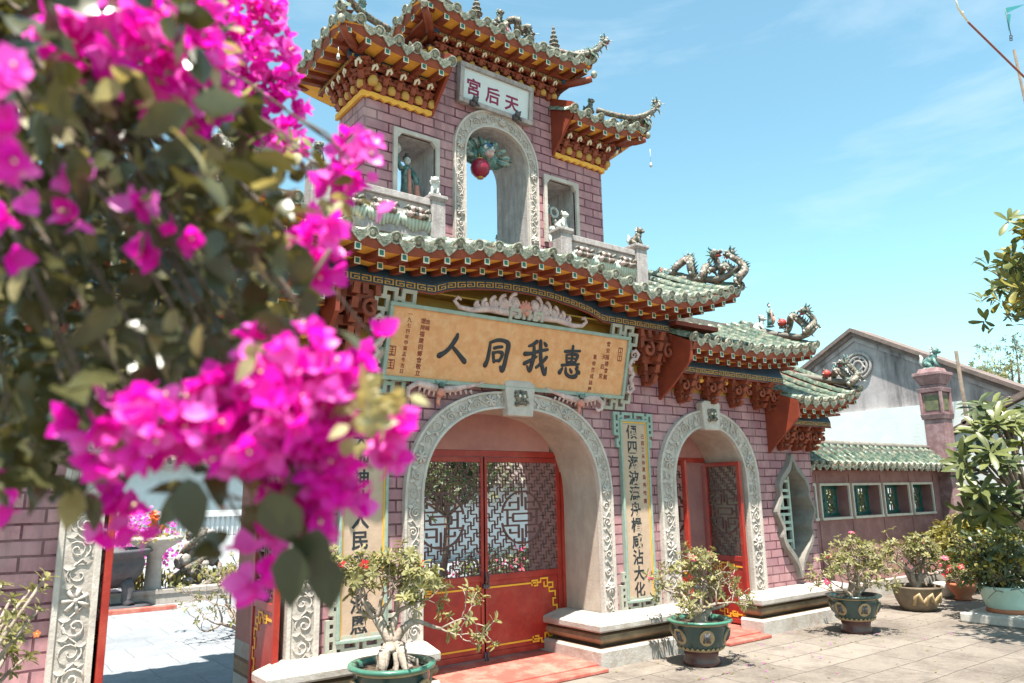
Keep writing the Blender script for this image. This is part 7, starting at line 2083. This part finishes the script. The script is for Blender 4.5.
CLU = [(118, 44, 62, 44, .95, 46), (188, 84, 42, 56, 1.0, 34), (62, 28, 20, 22, .95, 8), (150, 12, 70, 22, 1.05, 24),
       (250, 52, 48, 52, 1.75, 85), (272, 112, 34, 34, 1.75, 40), (230, 8, 50, 26, 1.75, 40), (285, 140, 22, 18, 1.7, 14),
       (2, 118, 26, 52, .66, 14), (14, 206, 16, 12, .80, 4), (2, 250, 8, 12, .80, 2), (76, 180, 9, 8, .86, 3), (79, 219, 10, 11, .86, 3), (138, 206, 9, 7, .88, 3), (152, 254, 11, 10, .86, 3), (183, 233, 10, 10, .88, 3),
       (285, 390, 62, 62, .86, 60), (240, 420, 70, 46, .84, 46), (316, 430, 42, 54, .88, 36), (350, 380, 18, 26, .9, 8), (150, 430, 46, 36, .82, 20), (96, 412, 22, 24, .82, 7), (100, 448, 22, 18, .82, 5),
       (300, 490, 44, 40, .88, 30), (262, 560, 28, 26, .88, 9), (330, 500, 26, 26, .9, 12), (108, 508, 28, 24, .95, 8), (128, 525, 16, 14, .95, 3),
       (392, 436, 16, 24, .95, 12), (376, 341, 6, 8, 1.0, 2), (316, 240, 18, 26, 1.0, 9), (320, 268, 16, 18, 1.0, 6), (356, 160, 24, 26, 1.15, 14), (374, 200, 7, 8, 1.1, 1), (338, 182, 14, 12, 1.15, 4),
       (4, 490, 12, 18, .9, 3), (20, 492, 8, 8, .95, 1), (268, 440, 60, 30, .92, 30), (372, 470, 10, 10, .95, 1)]
for c in CLU: cluster_b(*c)
def bleaf(mb, p, rg, L_, mi, bias=(0, 0, -.2)):
    d_ = Vector((rg.gauss(0, .8), rg.gauss(0, .8), rg.gauss(-.2, .8)))+Vector(bias)
    mb.leaf(p, d_, Vector((rg.gauss(0, .6), rg.gauss(-.3, .6), rg.gauss(.7, .6))), L_*rg.uniform(.75, 1.2), L_*rg.uniform(.48, .68), .16, .25, mi, shape=((0, .03), (.12, .30), (.38, .5), (.7, .34), (1, .01)))
# foliage mass: right edge of the spray as a function of the picture height
EDGE = [(-60, 225), (0, 225), (60, 220), (110, 262), (150, 272), (200, 288), (250, 300), (300, 316), (330, 300), (370, 250), (420, 215), (450, 130), (470, 60), (500, 22), (540, 0)]
mb = MB()
for k in range(2300):
    y = rg.uniform(-60, 500); x = rg.uniform(-70, interp(EDGE, y))
    e = interp(EDGE, y)-x
    if y > 400 and rg.random() < .6: continue
    dist = rg.uniform(1.0, 1.6) if rg.random() < .85 else rg.uniform(.80, .98)
    if e < 40 and rg.random() < .35: continue
    bleaf(mb, deep(x, y, dist), rg, .058 if rg.random() < .75 else .04, 0 if rg.random() < .88 else 1)
for k in range(1500):
    y = rg.uniform(-60, 470); x = rg.uniform(-90, interp(EDGE, y)-14)
    if y > 420 and x > 60: continue
    bleaf(mb, deep(x, y, rg.uniform(1.55, 2.0)), rg, .075, 0)
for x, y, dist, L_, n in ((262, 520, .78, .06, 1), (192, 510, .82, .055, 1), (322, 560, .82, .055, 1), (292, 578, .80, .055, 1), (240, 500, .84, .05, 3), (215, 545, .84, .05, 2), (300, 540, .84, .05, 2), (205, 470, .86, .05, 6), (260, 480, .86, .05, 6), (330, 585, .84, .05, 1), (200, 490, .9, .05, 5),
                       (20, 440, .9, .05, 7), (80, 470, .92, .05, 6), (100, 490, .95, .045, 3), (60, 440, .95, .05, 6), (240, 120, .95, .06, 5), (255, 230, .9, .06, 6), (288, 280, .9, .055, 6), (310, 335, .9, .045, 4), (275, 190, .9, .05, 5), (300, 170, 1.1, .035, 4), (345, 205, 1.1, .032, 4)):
    for k in range(n):
        s = 5 if n == 1 else 16
        p = deep(x+rg.gauss(0, s), y+rg.gauss(0, s), dist)
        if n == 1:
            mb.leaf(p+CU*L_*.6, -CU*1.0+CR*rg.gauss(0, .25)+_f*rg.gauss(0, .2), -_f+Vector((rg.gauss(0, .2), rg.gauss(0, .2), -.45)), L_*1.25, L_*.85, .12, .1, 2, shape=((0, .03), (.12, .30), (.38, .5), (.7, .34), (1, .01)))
        else: bleaf(mb, p, rg, L_, 0 if rg.random() < .9 else 1)
mb.build('foliage', [M['leafbougain'], M['leafyoung'], M['leafshade']], BG, BO)
mb = MB()
for x, y, s, dist, n in ((356, 412, 26, .84, 34), (398, 402, 14, .9, 12), (368, 396, 20, .86, 16), (300, 470, 20, .9, 8), (345, 205, 16, 1.1, 8), (325, 195, 12, 1.15, 5), (290, 150, 16, 1.5, 12), (170, 110, 30, .95, 14), (60, 80, 26, .95, 10), (40, 20, 20, .95, 6), (220, 60, 14, 1.0, 7), (258, 350, 14, .86, 5), (120, 340, 14, .86, 2), (205, 130, 26, .95, 12), (285, 235, 20, .95, 7)):
    for k in range(n): bleaf(mb, deep(x+rg.gauss(0, s*.6), y+rg.gauss(0, s*.6), dist+rg.gauss(0, .03)), rg, .03, 0)
mb.build('young_foliage', [M['leafyoung']], BG, BO)
mb = MB()
hub = deep(-160, -60, 1.15)
mb.tube([BO, BO+Vector((.05, -.05, .8)), BO.lerp(hub, .7)+Vector((0, 0, .35)), hub], [.04, .035, .028, .02], 8)
for (px, py, rx, ry, dist, n, *_r) in CLU:
    e = deep(px, py, dist+.04); m_ = hub.lerp(e, .5)+Vector((rg.gauss(0, .03), rg.gauss(0, .03), .06+rg.uniform(0, .05)))
    mb.tube([hub, hub.lerp(m_, .5)+Vector((0, 0, .03)), m_, m_.lerp(e, .55)+Vector((0, 0, .02)), e], [.006, .004, .003, .0024, .0016], 6)
for a, b in (((320, 385), (372, 436)), ((300, 420), (395, 400)), ((300, 120), (352, 165)), ((330, 250), (290, 330)), ((345, 420), (385, 350))):
    p, q = deep(*a, .95), deep(*b, .97); mb.tube([p, p.lerp(q, .5)+Vector((0, 0, .012)), q], [.003, .0025, .002], 5)
mb.build('stem', M['barkdark'], BG, BO)
